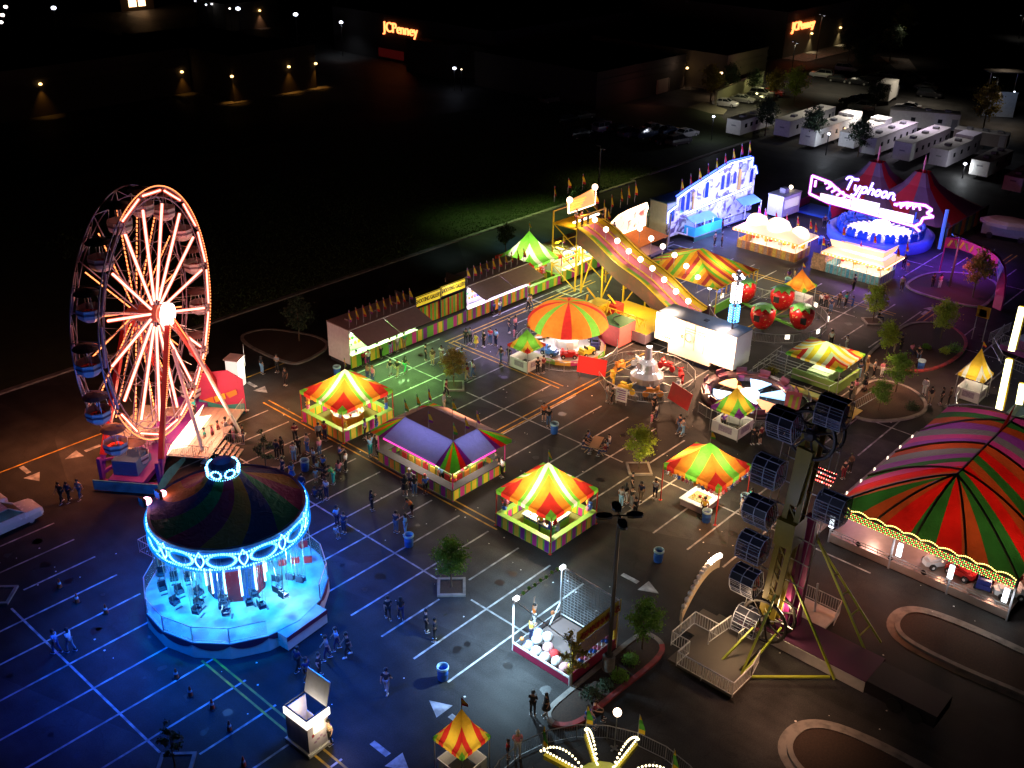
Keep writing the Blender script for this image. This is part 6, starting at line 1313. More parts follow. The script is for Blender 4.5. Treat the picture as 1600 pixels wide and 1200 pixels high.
b = MB(); b.bar((2, -7.4, 0), (2, -7.4, 5), .22, 8); b.build('blue_column', M('col_blue', (.1, .2, .9), emit=.6), ty)
for lx, ly, lz, p, c in ((0, 0, 3.6, 600, (.15, .2, 1)), (-8, 5.5, 3.4, 1500, (.03, .1, 1)), (-8, -4.5, 3.4, 1500, (.02, .12, 1)), (2.2, 5, 6.4, 500, (.9, .2, 1)), (2.2, -4, 6.4, 500, (.9, .2, 1)), (-8, 8.5, 5, 6000, (.25, .03, 1)), (-10, -3, 5.5, 7000, (.24, .02, 1)), (-16, -6, 6, 5500, (.33, .04, 1)), (-4, -12, 6, 4500, (.3, .04, 1)), (-2, -8, 4, 600, (.1, .1, 1)), (5.5, 4, 8.6, 300, (1, .08, .25)), (5.5, -3, 8.6, 260, (1, .08, .25)), (2, -12, 5, 500, (.25, .1, 1))): lamp((lx, ly, lz), c, p, .35, ty, spot=False if lx > 5 else None)
tt = thing('two_peak_tent', 'red and dark striped two-peaked tent standing behind the neon ride', 'tent', (129.6, 50.2, 0))
for (yy, pz) in ((3.4, 6.3), (-2.6, 6.2)):
    b = MB(); N = 28; hw = 5.5
    for i in range(N):
        a0, a1 = 2 * PI * i / N, 2 * PI * (i + 1) / N
        for j in range(6):
            def q_(a, t):
                r_ = (.12 + .88 * t) * 6.6 / max(abs(math.cos(a)), abs(math.sin(a)), .72); return (max(-6.6, min(6.6, r_ * math.cos(a))), max(-7.2, min(7.2, r_ * 1.0 * math.sin(a))), pz - (pz - 2.0) * t ** .6 - (.3 if yy < 0 else 0) * t)
            b.poly([q_(a0, j / 6), q_(a0, (j + 1) / 6), q_(a1, (j + 1) / 6), q_(a1, j / 6)], (i // 3) % 2)
    b.build('canopy', [M('tent_crimson', (.32, .03, .04), .7), M('tent_slate', (.08, .09, .13), .7)], tt, loc=(0, yy, 0)); b = MB(); b.bar((0, yy, 0), (0, yy, pz + 1.8), .09, 6); b.bar((0, yy, pz + .9), (0, yy, pz + 2.1), .16, 5, 0, .02); b.build('mast', M('mast_pink', (.6, .3, .35)), tt)
b = MB(); b.bx(-6.6, 6.6, -9.3, -9.1, 0, 1.9, 0); [b.bx(-6.6 + i * 2.2, -5.5 + i * 2.2, -9.35, -9.3, 0, 1.9, 1 + i % 2) for i in range(6)]; b.build('side_wall', [M('wall_teal_dark', (.05, .12, .12)), M('wall_orange', (.45, .13, .03)), M('wall_olive', (.2, .25, .06))], tt)
rr2 = thing('red_shelter', 'low red rounded tent at the left foot of the neon ride', 'tent', (123.5, 57.5, 0)); b = MB(); b.grid(lambda u, v: (-2 + 4 * u, 2.6 * math.cos(PI * v), .3 + 2.2 * math.sin(PI * v)), 4, 12); b.build('canopy', M('tent_red', (.5, .02, .08), .7, trans=.3), rr2, True); b = MB(); b.bx(-2, 2, -2.4, 2.4, .02, .3); b.build('base', BLU, rr2)
# pink arch
ar = thing('inflatable_arch', 'magenta arched banner gate with wavy yellow lettering on the far right', 'arch', (111.8, 33.2, 0))
PA = [Vector((x - 111.8, y - 33.2, z)) for x, y, z in ((112.6, 37.5, 4.2), (112.9, 36, 4.3), (112.6, 34.6, 4.25), (111.8, 32.6, 4.15), (110.8, 31.2, 3.95), (109.6, 30.1, 3.5), (108.3, 29.3, 2.6), (107.2, 28.8, 1.3), (106.6, 28.6, 0))]
b = MB(); n = len(PA); lo = []
for i in range(n): t = i / (n - 1); dn = Vector((0, 0, -1.15)) if i < 5 else (Vector((.0, .45, -1.0)), Vector((.2, .8, -.55)), Vector((.35, .95, -.1)), Vector((.35, .95, 0)))[i - 5]; lo.append(PA[i] + dn)
for i in range(n - 1):
    for off in (0, .5):
        o_ = Vector((off, 0, 0)); q4 = [PA[i] + o_, lo[i] + o_, lo[i + 1] + o_, PA[i + 1] + o_]; b.poly(q4)
    b.poly([PA[i], PA[i + 1], PA[i + 1] + o_, PA[i] + o_]); b.poly([lo[i], lo[i + 1], lo[i + 1] + o_, lo[i] + o_])
b.poly([PA[0], lo[0], lo[0] + o_, PA[0] + o_]); b.bar(lo[0] + Vector((.25, 0, 0)), (lo[0].x + .25, lo[0].y, 0), .08, 6)
b.build('arch_body', M('inflatable_magenta', (.6, .02, .25), .5), ar); b = MB()
for i in range(9):
    k = .35 + i * .42; j = int(k); f = k - j; up = PA[j].lerp(PA[j + 1], f); dn = lo[j].lerp(lo[j + 1], f); w4 = Vector((-.03, .16, 0)) if i % 2 else Vector((-.03, -.16, 0)); b.beam(up.lerp(dn, .2) + w4, up.lerp(dn, .85) - w4 + Vector((-.06, 0, 0)), .04, .22, i % 2)
b.build('lettering', [M('wave_yellow', (.75, .55, .05)), M('wave_green', (.3, .4, .08))], ar); lamp((-4, 1, 3.6), (1, .12, .5), 420, .3, ar)

# ================================================================ STRAWBERRY RIDE
sb_ = thing('strawberry_ride', 'children\'s ride of four giant red strawberries inside a round fence', 'children\'s ride', (87.8, 44.6, 0))
railring(sb_, 5.7, 20)
b = MB(); [b.beam((0, 0, .5), (d[0], d[1], .4), .25, .2) for d in ((2.3, -.1), (-3.2, -1.1), (-.6, -3.8), (1.4, 3.7))]; b.cyl((0, 0, .1), .8, .8, 12); b.build('sweep_arms', GRN, sb_)
SM = bpy.data.materials.new('strawberry_skin'); SM.use_nodes = True; n = SM.node_tree; bs = n.nodes['Principled BSDF']; tc = n.nodes.new('ShaderNodeTexCoord'); vo = n.nodes.new('ShaderNodeTexVoronoi'); vo.inputs['Scale'].default_value = 3.4
cr = n.nodes.new('ShaderNodeValToRGB'); cr.color_ramp.elements[0].position = .17; cr.color_ramp.elements[0].color = (.9, .6, .2, 1); cr.color_ramp.elements[1].position = .22; cr.color_ramp.elements[1].color = (.7, .015, .015, 1); n.links.new(tc.outputs['Object'], vo.inputs['Vector']); n.links.new(vo.outputs['Distance'], cr.inputs[0]); n.links.new(cr.outputs[0], bs.inputs['Base Color']); bs.inputs['Roughness'].default_value = .3
for k, (dx, dy) in enumerate(((2.3, -.1), (-3.2, -1.1), (-.6, -3.8), (1.4, 3.7))):
    b = MB(); b.lathe([(0, .0), (.6, .15), (1.0, .7), (1.2, 1.4), (1.15, 1.9), (.8, 2.25), (0, 2.35)], 20, 0); s = b.build('strawberry', SM, sb_, True, loc=(dx, dy, .45))
    b = MB()
    for i in range(9): a = 2 * PI * i / 9; c, d = math.cos(a), math.sin(a); b.slab([(0, 0, 2.42), (c * .75 - d * .3, d * .75 + c * .3, 2.35), (c * 1.25, d * 1.25, 1.95 + .2 * (i % 2)), (c * .75 + d * .3, d * .75 - c * .3, 2.35)], .04)
    b.build('leaf_cap', M('leaf_cap_green', (.12, .35, .06), .5), s)
    b = MB(); b.slab([(-.9, -.95, .9), (-.95, -.4, .9), (-1.2, -.5, 1.6), (-.95, -1.0, 1.6)], .02) if k == 2 else b.bx(-1.24, -1.2, -.3, .3, 1.1, 1.7); b.build('doorway', BLK, s)
b = MB()
for i in range(10): a = 2 * PI * i / 10 + .2; b.box((5.75 * math.cos(a), 5.75 * math.sin(a), .75), (.1, .42, .42), 0, rz=a)
b.build('fence_lights', M('fence_light', (1, .9, .75), emit=2.2), sb_)
b = MB()
for i in range(14): a = i * .9; b.beam((0, 0, .3), (2.4 * math.cos(a) * pr.uniform(.5, 1), 2.4 * math.sin(a) * pr.uniform(.5, 1), .6), .2, .06)
b.build('vine', M('vine_green', (.05, .15, .03)), sb_)
for dx, dy, p in ((-2.2, -3.2, 300), (2.5, -3.2, 250), (0, 2, 250), (-4.5, 1, 200)): lamp((dx, dy, 3.6), (1, .8, .65), p, .25, sb_)
# ================================================================ ZIPPER-TYPE BOOM RIDE
zp = thing('boom_ride', 'tall tumbling-cage ride with yellow boom, purple mast and rows of wire cages', 'thrill ride', (46.3, 20.0, 0))
PURD = M('mast_purple', (.22, .015, .14), .45); YST = M('boom_yellow', (.2, .15, .01), .45); LIM = M('outrigger_lime', (.4, .5, .04), .45); CAGE = M('cage_navy', (.02, .022, .035), .4); CW = M('cage_frame_pale', (.38, .4, .5), .35)
b = MB(); b.beam((0, .0, .8), (0, 0, 8.4), .5, .8); b.beam((1.1, -.3, .8), (1.1, -.3, 8.4), .35, .6)
for i in range(6): b.box((-.46, .0, 1.6 + i * 1.15), (.04, .35, .5), 1)
b.build('mast', [PURD, M('plate_violet', (.3, .1, .3))], zp)
b = MB(); b.bx(-.7, 1.8, -5.6, .8, .5, .85, 0); b.bx(-.75, -.7, -5.6, .8, .1, .8, 1)
b.build('base_deck', [M('deck_dark_purple', (.09, .01, .06)), M('skirt_pale', (.5, .5, .48), .6)], zp); b = MB(); b.bx(-.9, 1.2, -9.6, -5.7, .3, 1.1); [b.bar((-.95, -7.4 - i * 1.1, .45), (-.6, -7.4 - i * 1.1, .45), .45, 14, 1) for i in range(2)]; b.build('transport_trailer', [M('trailer_dim', (.015, .012, .018)), RUBBER], zp)
# boom: rotating frame in the X = -.6 plane; long ellipse, slightly tilted
HBZ = 8.3; TILT = R(4)
def bp(u, v, x=-.9):        # u along the boom, v across
    return (x + .5 * 0, v * math.cos(TILT) - u * math.sin(TILT), HBZ + u * math.cos(TILT) + v * math.sin(TILT))
HL = 6.3
b = MB()
for xx in (-1.25, -.55):
    b.beam(bp(-HL, .35, xx), bp(HL, .35, xx), .12, .3); b.beam(bp(-HL, -.35, xx), bp(HL, -.35, xx), .12, .3)
    for i in range(14): u = -HL + i * .9; b.beam(bp(u, -.35, xx), bp(u + .9, .35, xx), .06, .1)
b.box((-.9, 0, HBZ), (1.4, 1.1, 1.6)); b.slab([bp(2.0, -.3, -1.4), bp(2.0, .3, -1.4), bp(5.5, .45, -1.4), bp(5.5, -.45, -1.4)], .2)
b.build('boom', YST, zp)
for u in (-HL, HL):
    for xx in (-1.35, -.3):
        b = MB(); c = Vector(bp(u, 0, xx)); b.tube([c + Vector((0, 1.35 * math.cos(2 * PI * k / 24), 1.35 * math.sin(2 * PI * k / 24))) for k in range(24)], .11, 6, 0, True)
        for k in range(7): a = 2 * PI * k / 7; b.bar(c, c + Vector((0, 1.3 * math.cos(a), 1.3 * math.sin(a))), .06, 5)
        b.ball(c, .35, 0, 8, 6); b.build('cable_wheel', M('wheel_black', (.03, .025, .025), .5), zp)
b = MB(); [b.bar(bp(-HL, s * 1.35, xx), bp(HL, s * 1.35, xx), .025, 5) for s in (-1, 1) for xx in (-1.35, -.3)]; [b.bar(bp(-HL + i * 1.5, -1.5, -.8), bp(-HL + i * 1.5, 1.5, -.8), .035, 5) for i in range(9)]
b.build('cables_and_crossbars', GALV, zp)
# cages round the boom
cg = []
def cage(u, v, tilt, k):
    if not cg:
        b = MB(); prof = [(.75, -.9), (.9, -.2), (.82, .55), (.45, 1.0), (-.2, 1.05), (-.75, .8), (-.8, -.5), (-.4, -.95)]   # (toward viewer, up)
        n = len(prof); W_ = .95
        for i in range(n):
            a0, a1 = prof[i], prof[(i + 1) % n]; b.poly([(-a0[0], -W_, a0[1]), (-a0[0], W_, a0[1]), (-a1[0], W_, a1[1]), (-a1[0], -W_, a1[1])], 1 if i in (2, 3, 4) else 0)
        c = b.build('cage', [M('cage_mesh', (.03, .035, .07), .4, .5, alpha=.7), CAGE], zp)
        f = MB()
        for s in (-W_, 0, W_): f.tube([(-a[0] * 1.02, s, a[1] * 1.02) for a in prof], .035, 5, 0, True)
        for a in prof: f.bar((-a[0] * 1.02, -W_, a[1] * 1.02), (-a[0] * 1.02, W_, a[1] * 1.02), .035, 5)
        for i in range(6): z = -.75 + .22 * i; f.bar((-.86, -W_, z), (-.86, W_, z), .015, 4)
        for s in (-1, 1):
            for i in range(7): f.bar((-.75 + .25 * i, s * W_, -.85), (-.75 + .25 * i, s * W_, .85), .015, 4)
        f.build('frame', CW, c); f = MB(); f.box((.1, 0, -.45), (.6, 1.6, .12)); f.box((.45, 0, .05), (.12, 1.6, 1.0)); f.build('seat', M('seat_maroon', (.25, .02, .03)), c); f = MB(); f.bar((-.1, -W_ - .25, 0), (-.1, W_ + .25, 0), .06, 6); f.build('pivot', BLK, c)
        cg.append(c)
    else:
        c = cp(cg[0], zp)
        for ch in list(cg[0].children): cp(ch, c)
    c.scale = (.76,) * 3; p = bp(u, v, -1.0); c.location = (p[0] - (.35 if v > 0 else 0), p[1], p[2]); c.rotation_euler = (0, tilt, 0)
for k, (u, v, tl) in enumerate([(7.9, -.75, .15), (6.3, 1.5, -.35), (2.6, -1.95, .1), (3.2, 1.75, .05), (.5, 1.75, -.45), (-1.9, 1.65, .15), (-4.3, 1.6, -.3), (-6.9, .9, .3)]): cage(u, v, tl, k)
b = MB()
for p0, p1 in ((( -.3, .1, 5.2), (-4.6, -.1, .15)), ((-.2, -.1, 5.0), (-1.0, -4.0, .2)), ((1.5, -.2, 7.4), (1.9, -4.6, .3)), ((1.9, -.2, 6.6), (3.6, -4.6, .3)), ((-.4, -.2, 1.3), (-4.4, -.1, .3)), ((-4.5, -.1, .3), (-1.2, -3.8, .4)), ((-4.4, 1.4, .2), (-.4, .4, 2.6))): b.beam(p0, p1, .11, .11)
for i in range(5): t_ = .2 + .16 * i; b.beam((1.5 + .4 * t_, -.2 - 4.4 * t_, 7.4 - 7.1 * t_), (1.9 + 1.7 * t_, -.2 - 4.4 * t_, 6.6 - 6.3 * t_), .08, .08)
b.build('outriggers', LIM, zp)
b = MB(); b.bx(-6.2, -.8, .2, 3.6, .25, .42); b.bx(-6.2, -4.2, -.6, .2, .25, .42); b.bx(-3.4, -1.0, 3.4, 4.6, .2, .36); b.build('loading_deck', M('deck_brown', (.13, .11, .09), .6, .1), zp)
b = MB(); rail(b, [(-6.2, -.6), (-6.2, 3.0), (-5.0, 3.0)], z=.3, r=.034); rail(b, [(-6.2, -.6), (-4.2, -.6), (-2.9, -.3)], z=.3, r=.026); rail(b, [(-5.0, 3.0), (-5.0, 4.2), (-2.6, 4.2), (-2.6, 2.6)], z=.3, r=.026); rail(b, [(-3.6, 2.6), (-1.6, 2.4)], z=.42, r=.03); rail(b, [(-.9, 1.2), (-2.6, 1.3)], z=.42, r=.03); b.build('queue_railing', M('railing_white', (.85, .85, .85), .4), zp)
b = MB(); rail(b, [(4.4, 1.6), (4.4, -1.6), (3.0, -1.9)], z=.2); b.bar((3.6, .6, .2), (3.8, 1.0, 2.3), .07, 6); b.bar((3.6, -.4, .2), (3.8, -.2, 2.1), .07, 6); b.bx(2.6, 4.4, -1.6, 1.6, .1, .22); b.build('rear_platform', WHT, zp)
b = MB(); N = 14
def arcp(t, r_): return (-3.6 + 3.2 * t, 4.5 - .3 * t, .4 + 3.6 * math.sin(PI * (.08 + .5 * t)) ** .8 + r_)
for i in range(N): b.slab([arcp(i / N, -.6), arcp((i + 1) / N, -.6), arcp((i + 1) / N, .12), arcp(i / N, .12)], .14)
for i in range(N): b.ball(arcp((i + .5) / N, .28), .17, 1 if i < 9 else 2, 8, 5)
b.bar((-3.6, 4.5, .3), (-3.6, 4.5, 1.7), .08, 6, 0); b.build('sign_arch', [M('arch_cream', (.75, .55, .35)), M('globe_dim', (.8, .7, .6), .3), M('globe_on', (1, .85, .7), emit=6)], zp)
lamp((-6, 1, 8.5), (.5, .6, 1), 130, .3, zp, spot=False); lamp((-5, -1, 14), (.5, .55, 1), 90, .3, zp, spot=False); lamp((-1.5, 4.6, 4.6), (1, .62, .38), 150, .2, zp); lamp((-2.6, 1.6, 2.6), (1, .65, .35), 200, .25, zp); lamp((-.6, -.5, 3.0), (1, .7, .35), 160, .2, zp)  # the two bluish lamps are unseen, added to brighten the cages

# ================================================================ BIG STRIPED TENT with lit valance (right)
bt = thing('bumper_car_tent', 'huge striped peaked tent with a multicoloured bulb-lit front edge', 'ride tent', (66.6, 16.9, 0))
X0, X1, Y0, Y1, EZ2, PZ = -9.2, 9.6, -6.1, 5.6, 3.0, 6.0
SC = [cG, cO, cR, cM, cP, cT]
BCOL = [M('big_green', (.015, .1, .015), .7, var=.35, scale=.6, trans=.55), M('big_orange', (.24, .05, .01), .7, var=.35, scale=.6, trans=.55), M('big_red', (.34, .008, .005), .7, var=.35, scale=.6, trans=.6), M('big_magenta', (.34, .04, .17), .7, trans=.4), M('big_purple', (.17, .04, .24), .7, trans=.4), M('big_slate', (.12, .16, .14), .7, trans=.4), BLK]
XR0 = -5.2; XR1 = 5.2; YM = (Y0 + Y1) / 2
def pan(name, A, Bp, Cc, Dd, n, cols, m=8, sag=.18):
    """a stretched roof panel: eave A-B, ridge D-C, with stripes running from eave to ridge"""
    b = MB(); A, Bp, Cc, Dd = map(Vector, (A, Bp, Cc, Dd)); sub = 3; k = n * sub
    for i in range(k):
        for j in range(m):
            def q_(s, t): p = A.lerp(Bp, s).lerp(Dd.lerp(Cc, s), t); p.z += .45 * math.sin(PI * t) ** .8 - sag * math.sin(PI * t) * (1.2 - .9 * abs(math.sin(s * PI * 3))); return p
            b.poly([q_(i / k, j / m), q_((i + 1) / k, j / m), q_((i + 1) / k, (j + 1) / m), q_(i / k, (j + 1) / m)], cols[(i // sub) % len(cols)])
    return b.build(name, BCOL, bt, True)
pan('roof_panel', (X0, Y1, EZ2), (X0, Y0, EZ2), (XR0, YM - .01, PZ), (XR0, YM, PZ), 7, [0, 1, 2, 0, 2, 1, 0])
pan('roof_panel', (X1, Y1, EZ2), (X0, Y1, EZ2), (XR0, YM, PZ), (XR1, YM, PZ), 14, [3, 0, 1, 4, 5, 3, 4, 1, 5, 4, 0, 3, 2, 1, 0][:14])
pan('roof_panel', (X0, Y0, EZ2), (X1, Y0, EZ2), (XR1, YM, PZ), (XR0, YM, PZ), 12, [0, 2, 1, 0, 2, 1, 3, 5, 4, 1, 0, 3])
pan('roof_panel', (X1, Y0, EZ2), (X1, Y1, EZ2), (XR1, YM, PZ), (XR1, YM - .01, PZ), 10, [3, 1, 5, 4])
b = MB(); up = .06
def rb_(a, c):
    a, c = Vector(a), Vector(c); k_ = .45 if a.z != c.z else 0; b.tube([a.lerp(c, i / 8) + Vector((0, 0, up + k_ * math.sin(PI * i / 8) ** .8)) for i in range(9)], .08, 5)
for cx_, cy_ in ((X0, Y0), (X0, Y1)): rb_((cx_, cy_, EZ2), (XR0, YM, PZ))
for cx_, cy_ in ((X1, Y0), (X1, Y1)): rb_((cx_, cy_, EZ2), (XR1, YM, PZ))
rb_((XR0, YM, PZ), (XR1, YM, PZ))
for t in (-4.4, 0, 4.4):
    for yy in (Y0, Y1): rb_((t, yy, EZ2 + .0), (max(XR0, min(XR1, t)), YM, PZ))
for yy in (-3, 0.2, 2.8): rb_((X0, yy, EZ2), (XR0, YM, PZ))
b.build('roof_ribs', BLK, bt)
each([MB().bar((x_, y_, 0), (x_, y_, EZ2), .08, 6) for x_, y_ in [(x_, y_) for x_ in (X0, 0, X1) for y_ in (Y0, Y1)] + [(X0, -2.4), (X0, 1.4)]], 'post', GREY, bt)
b = MB(); b.bx(X0 - .15, X0 - .05, Y0, Y1, EZ2 - .55, EZ2 + .1); b.build('front_valance', BLK, bt)
for mm, nm, off in ((M('bulb_gold', (1, .75, .2), emit=4.5), 'gold_bulbs', 0), (M('bulb_green', (.2, 1, .15), emit=3), 'green_bulbs', 1), (M('bulb_red', (1, .12, .04), emit=3.5), 'red_bulbs', 2)):
    b = MB(); ny = 92
    for i in range(ny):
        y_ = Y0 + .1 + (Y1 - Y0 - .2) * i / ny
        for j in range(4):
            if (i + j * 2) % 3 == off: b.ball((X0 - .19, y_, EZ2 - .5 + .14 * j), .034, 0, 4, 3)
        if off == 0: b.ball((X0 - .19, y_, EZ2 + .1 + .18 * abs(math.sin(i * PI / 9.2))), .05, 0, 4, 3)
    b.build(nm, mm, bt)
for i, yy in enumerate((Y1 - .05, .9, -2.4, -5.7)): b = MB(); b.box((X0 - .12, yy, 1.75), (.12, .3, .95)); b.build('light_panel', M('post_tube', (.85, .92, 1), emit=3.2), bt); lamp((X0 - .5, yy, 1.7), (.9, .95, 1), 55, .1, bt)
b = MB(); b.bx(X0, X1, Y0, Y1, .45, .6); b.bx(X0 - .05, X0, Y0, Y1, .1, .65); b.build('floor', M('floor_steel', (.42, .33, .28), .35, .4), bt)
b = MB(); 
for z_ in (.85, 1.05): b.bar((X0 - .05, Y0, z_), (X0 - .05, Y1, z_), .03, 5)
for i in range(15): y_ = Y0 + (Y1 - Y0) * i / 14; b.bar((X0 - .05, y_, .6), (X0 - .05, y_, 1.05), .02, 4)
for i in range(3): b.box((X0 + .02 - .05, 3.6 - 2.2 * i, .82), (.03, .35, .3), 1, rx=PI / 4)
b.build('front_railing', [GALV, BLK], bt)
for i in range(7): mini_car(bt, X0 + 1.6 + (i % 2) * 1.8, -1.0 - i * .75, PI * .8 + i, [CARM[3], CARM[1], CARM[0]][i % 3], 'bumper_car', z=.6, s=1.1)
for x_, y_, p, c in ((-5.4, -1, 520, (1, .5, .3)), (-6.8, -4.2, 250, (1, .55, .4)), (-6.5, 3.6, 300, (1, .6, .5)), (0, 1.5, 450, (1, .5, .6)), (5.5, 1.5, 350, (1, .6, .7)), (0, -3.5, 300, (1, .5, .3))): lamp((x_, y_, 2.5), c, p, .3, bt)
lamp((4, 9, 6.5), (1, .4, .95), 220, .5, bt, spot=False); lamp((X0 - 1.6, 0, 2.6), (1, .4, .2), 70, .3, bt)
b = MB(); b.slab([(2.0, YM, PZ), (3.6, YM, PZ), (3.4, YM - .3, PZ + 1.9)], .05); b.build('peak_pennant', M('pennant_coral', (.7, .12, .1), trans=.4), bt)
qf = thing('queue_fence', 'railing with hanging lights down the left side of the striped big tent', 'fence', (66.6, 23.6, 0)); b = MB(); rail(b, [(-9.5, 0), (9.5, 0)], step=.3, r=.03); b.bx(-9.5, 9.5, -.2, .8, .02, .12, 0)
b.build('railing', M('railing_dim', (.3, .28, .27), .5), qf); each([MB().box((-9 + 2.2 * i, .04, 1.2), (.1, .1, .25)) for i in range(8)], 'lantern', M('lantern_cream', (1, .9, .7), emit=1.6), qf)
rs = thing('red_lit_sign', 'small sign outlined in red bulbs at the front corner of the striped big tent', 'sign', (60.5, 25.2, 0)); b = MB(); b.bar((0, .8, 0), (0, .8, 2.3), .05, 5); b.bar((0, -.8, 0), (0, -.8, 2.3), .05, 5); b.build('posts', GALV, rs)
b = MB(); b.slab([(-.1, -1.1, 2.2), (-.1, 1.0, 2.2), (.5, 1.0, 3.0), (.5, -1.1, 3.0)], .08); b.build('board', BLK, rs); b = MB()
for i in range(12):
    for j in range(4): b.ball((-.14 + .19 * j, -1.0 + .17 * i, 2.32 + .22 * j), .06, (i + j) % 4 == 0, 5, 3)
b.build('bulbs', [M('bulb_scarlet', (1, .12, .1), emit=6), M('bulb_amber', (1, .68, .42))], rs); lamp((-.8, 0, 2.2), (1, .15, .1), 60, .1, rs)

# ================================================================ BASKETBALL STALL
bk = thing('basketball_stall', 'caged basketball game with white tube frame, net, sign board and prize balls at bottom centre', 'game stall', (37.1, 28.9, 0))
FX0, FX1, FY0, FY1 = -2.1, 2.15, -2.3, 1.9; HT = 3.6
b = MB(); corners = [(FX0, FY1), (FX0, FY0), (FX1, FY0), (FX1, FY1)]
for x_, y_ in corners: b.bar((x_, y_, 0), (x_, y_, HT if (x_, y_) != (FX1, FY0) else 3.4), .05, 8)
b.bar((FX0, FY1, HT), (FX1, FY1, HT), .045, 6); b.bar((FX1, FY1, HT), (FX1, FY0, HT - .2), .055, 6); b.bar((FX0, FY1, HT), (FX0, FY0, HT - .6), .03, 6); b.bar((FX0, FY0, 0.6), (FX0, FY1, .6), .04, 6)
b.bar((FX1, FY1, 1.0), (FX1 - 1.2, FY1 - .2, .1), .05, 6); b.bar((FX1, FY1, .15), (FX1, FY0, .15), .04, 6); b.build('tube_frame', M('tube_white', (.75, .77, .8), .35), bk)
b = MB(); [b.bar((FX1, FY1 - 4.1 * i / 16, HT - .02), (FX1, FY1 - 4.1 * i / 16, .2), .008, 3) for i in range(17)]
for j in range(16): b.tube([(FX1, FY1 - 4.1 * i / 8, .4 + .2 * j + .03 * math.sin(i + j)) for i in range(9)], .008, 3)
b.build('back_net', M('net_grey', (.35, .37, .4), .8), bk)
b = MB(); b.bx(FX0 - .03, FX0 + .03, FY0, FY1, .02, .5, 0); b.bx(FX0, FX1, FY0 - .03, FY0 + .03, .02, .75, 0); b.bx(FX0, FX1, FY1 - .03, FY1 + .03, .02, .4, 1); b.bx(FX0 + .05, FX1 - .1, FY0 + .05, FY1 - .1, .01, .04, 2)
b.bx(FX0 - .04, FX0 + .06, FY0, FY1, .5, .55, 3); b.build('low_walls', [M('stall_maroon', (.25, .01, .05)), GREY, M('stall_floor', (.15, .1, .09)), WHT], bk)
b = MB(); b.slab([(FX0 + .5, FY0, 2.5), (FX1 + .2, FY0, 2.5), (FX1 + .2, FY0, 3.4), (FX0 + .5, FY0, 3.4)], .06, 0); sgn = b.build('sign_board', M('board_mustard', (.45, .33, .03)), bk); 
letters('ONE-IN-WINS', .55, 'lettering', M('letter_maroon', (.3, .02, .02)), sgn, ((FX0 + FX1) / 2 + .35, FY0 + .02, 2.95), (R(90), 0, R(180)), .03)
letters('ONE-IN-WINS', .55, 'lettering', MATS['letter_maroon'], sgn, ((FX0 + FX1) / 2 + .35, FY0 - .09, 2.95), (R(90), 0, 0), .03)
b = MB(); b.bx(FX0 + .5, FX1 + .1, FY0 - .02, FY0 + .02, 1.5, 2.45, 0)
for i in range(60): b.ball((pr.uniform(FX0 + .6, FX1), FY0 + .05, pr.uniform(1.55, 2.45)), .09, 1 + i % 2, 5, 3)
b.build('prize_curtain', [BRN, PL[7], PL[1]], bk)
b = MB(); [b.ball((FX0 + .7 + (i % 2) * .1, FY0 + .3 + .1 * (i % 3), .4 + i * .12), .17, 0, 7, 5) for i in range(16)]; [b.ball((FX1 - .1, FY0 + .1, .4 + i * .13), .15, 0, 7, 5) for i in range(16)]; b.build('yellow_garlands', PL[1], bk)
b = MB(); [b.ball((FX0 + 1.2 + (i % 7) * .38, FY0 + .15, .9 + .3 * (i // 7)), .17, i % 3, 7, 5) for i in range(21)]; b.build('blue_prizes', [PL[2], PL[4], PL[3]], bk)
BC = [(1, 'white'), (0, 'pink'), (2, 'blue and white')]
bp_ = [(-1.55, 1.2, 'blue'), (-1.6, .55, 'white'), (-1.65, -.15, 'white'), (-1.0, 1.0, 'white'), (-.9, .25, 'pink'), (-1.1, -.4, 'red'), (-.6, 1.3, 'blue'), (-1.45, -.85, 'white'), (-.45, .7, 'white'), (-1.55, -1.5, 'pink')]
for i, (dx, dy, c) in enumerate(bp_):
    b = MB(); r_ = .34; b.ball((0, 0, 0), r_, 0, 16, 10); b.tube([(r_ * 1.005 * math.cos(a * .4), r_ * 1.005 * math.sin(a * .4), 0) for a in range(16)], .008, 4, 1); b.tube([(r_ * 1.005 * math.cos(a * .4), 0, r_ * 1.005 * math.sin(a * .4)) for a in range(16)], .008, 4, 1)
    o = b.build('prize_ball', [{'blue': M('ball_blue', (.45, .5, .8)), 'white': WHT, 'pink': M('ball_pink', (.75, .4, .4)), 'red': PL[0]}[c], BLK], None, True, loc=(37.1 + dx, 28.9 + dy, .38 + (.25 if i in (3, 6, 8) else 0)), rz=i); tag(o, 'large prize ball among the white, blue and pink balls piled on the basketball stall floor', 'ball', 'prize balls on the floor of the basketball stall')
for i, (dx, dy) in enumerate(((.2, .9), (-1.9, 1.4))):
    b = MB(); b.ball((0, 0, 0), .13, 0, 12, 8); o = b.build('basketball', M('basketball_orange', (.65, .2, .06), .6), None, True, loc=(37.1 + dx, 28.9 + dy, 1.9 - i * .9)); tag(o, ('orange basketball in the air over the stall', 'orange basketball at the player\'s hands')[i], 'basketball')
b = MB(); [b.ball((FX0 + .8 + i * .5, FY1, HT + .05 + .06 * (i % 2)), .12, 0, 6, 4) for i in range(7)]; b.build('top_garland', GRN, bk)
for lx, ly, lz, p in ((FX0 - 1.2, FY1 - .5, 3.7, 3200), (FX1 - .3, FY1 + .8, 3.8, 2200), (FX0, 0, 2.9, 450)): lamp((lx, ly, lz), (.5, .78, 1), p, .12, bk, spot=150)
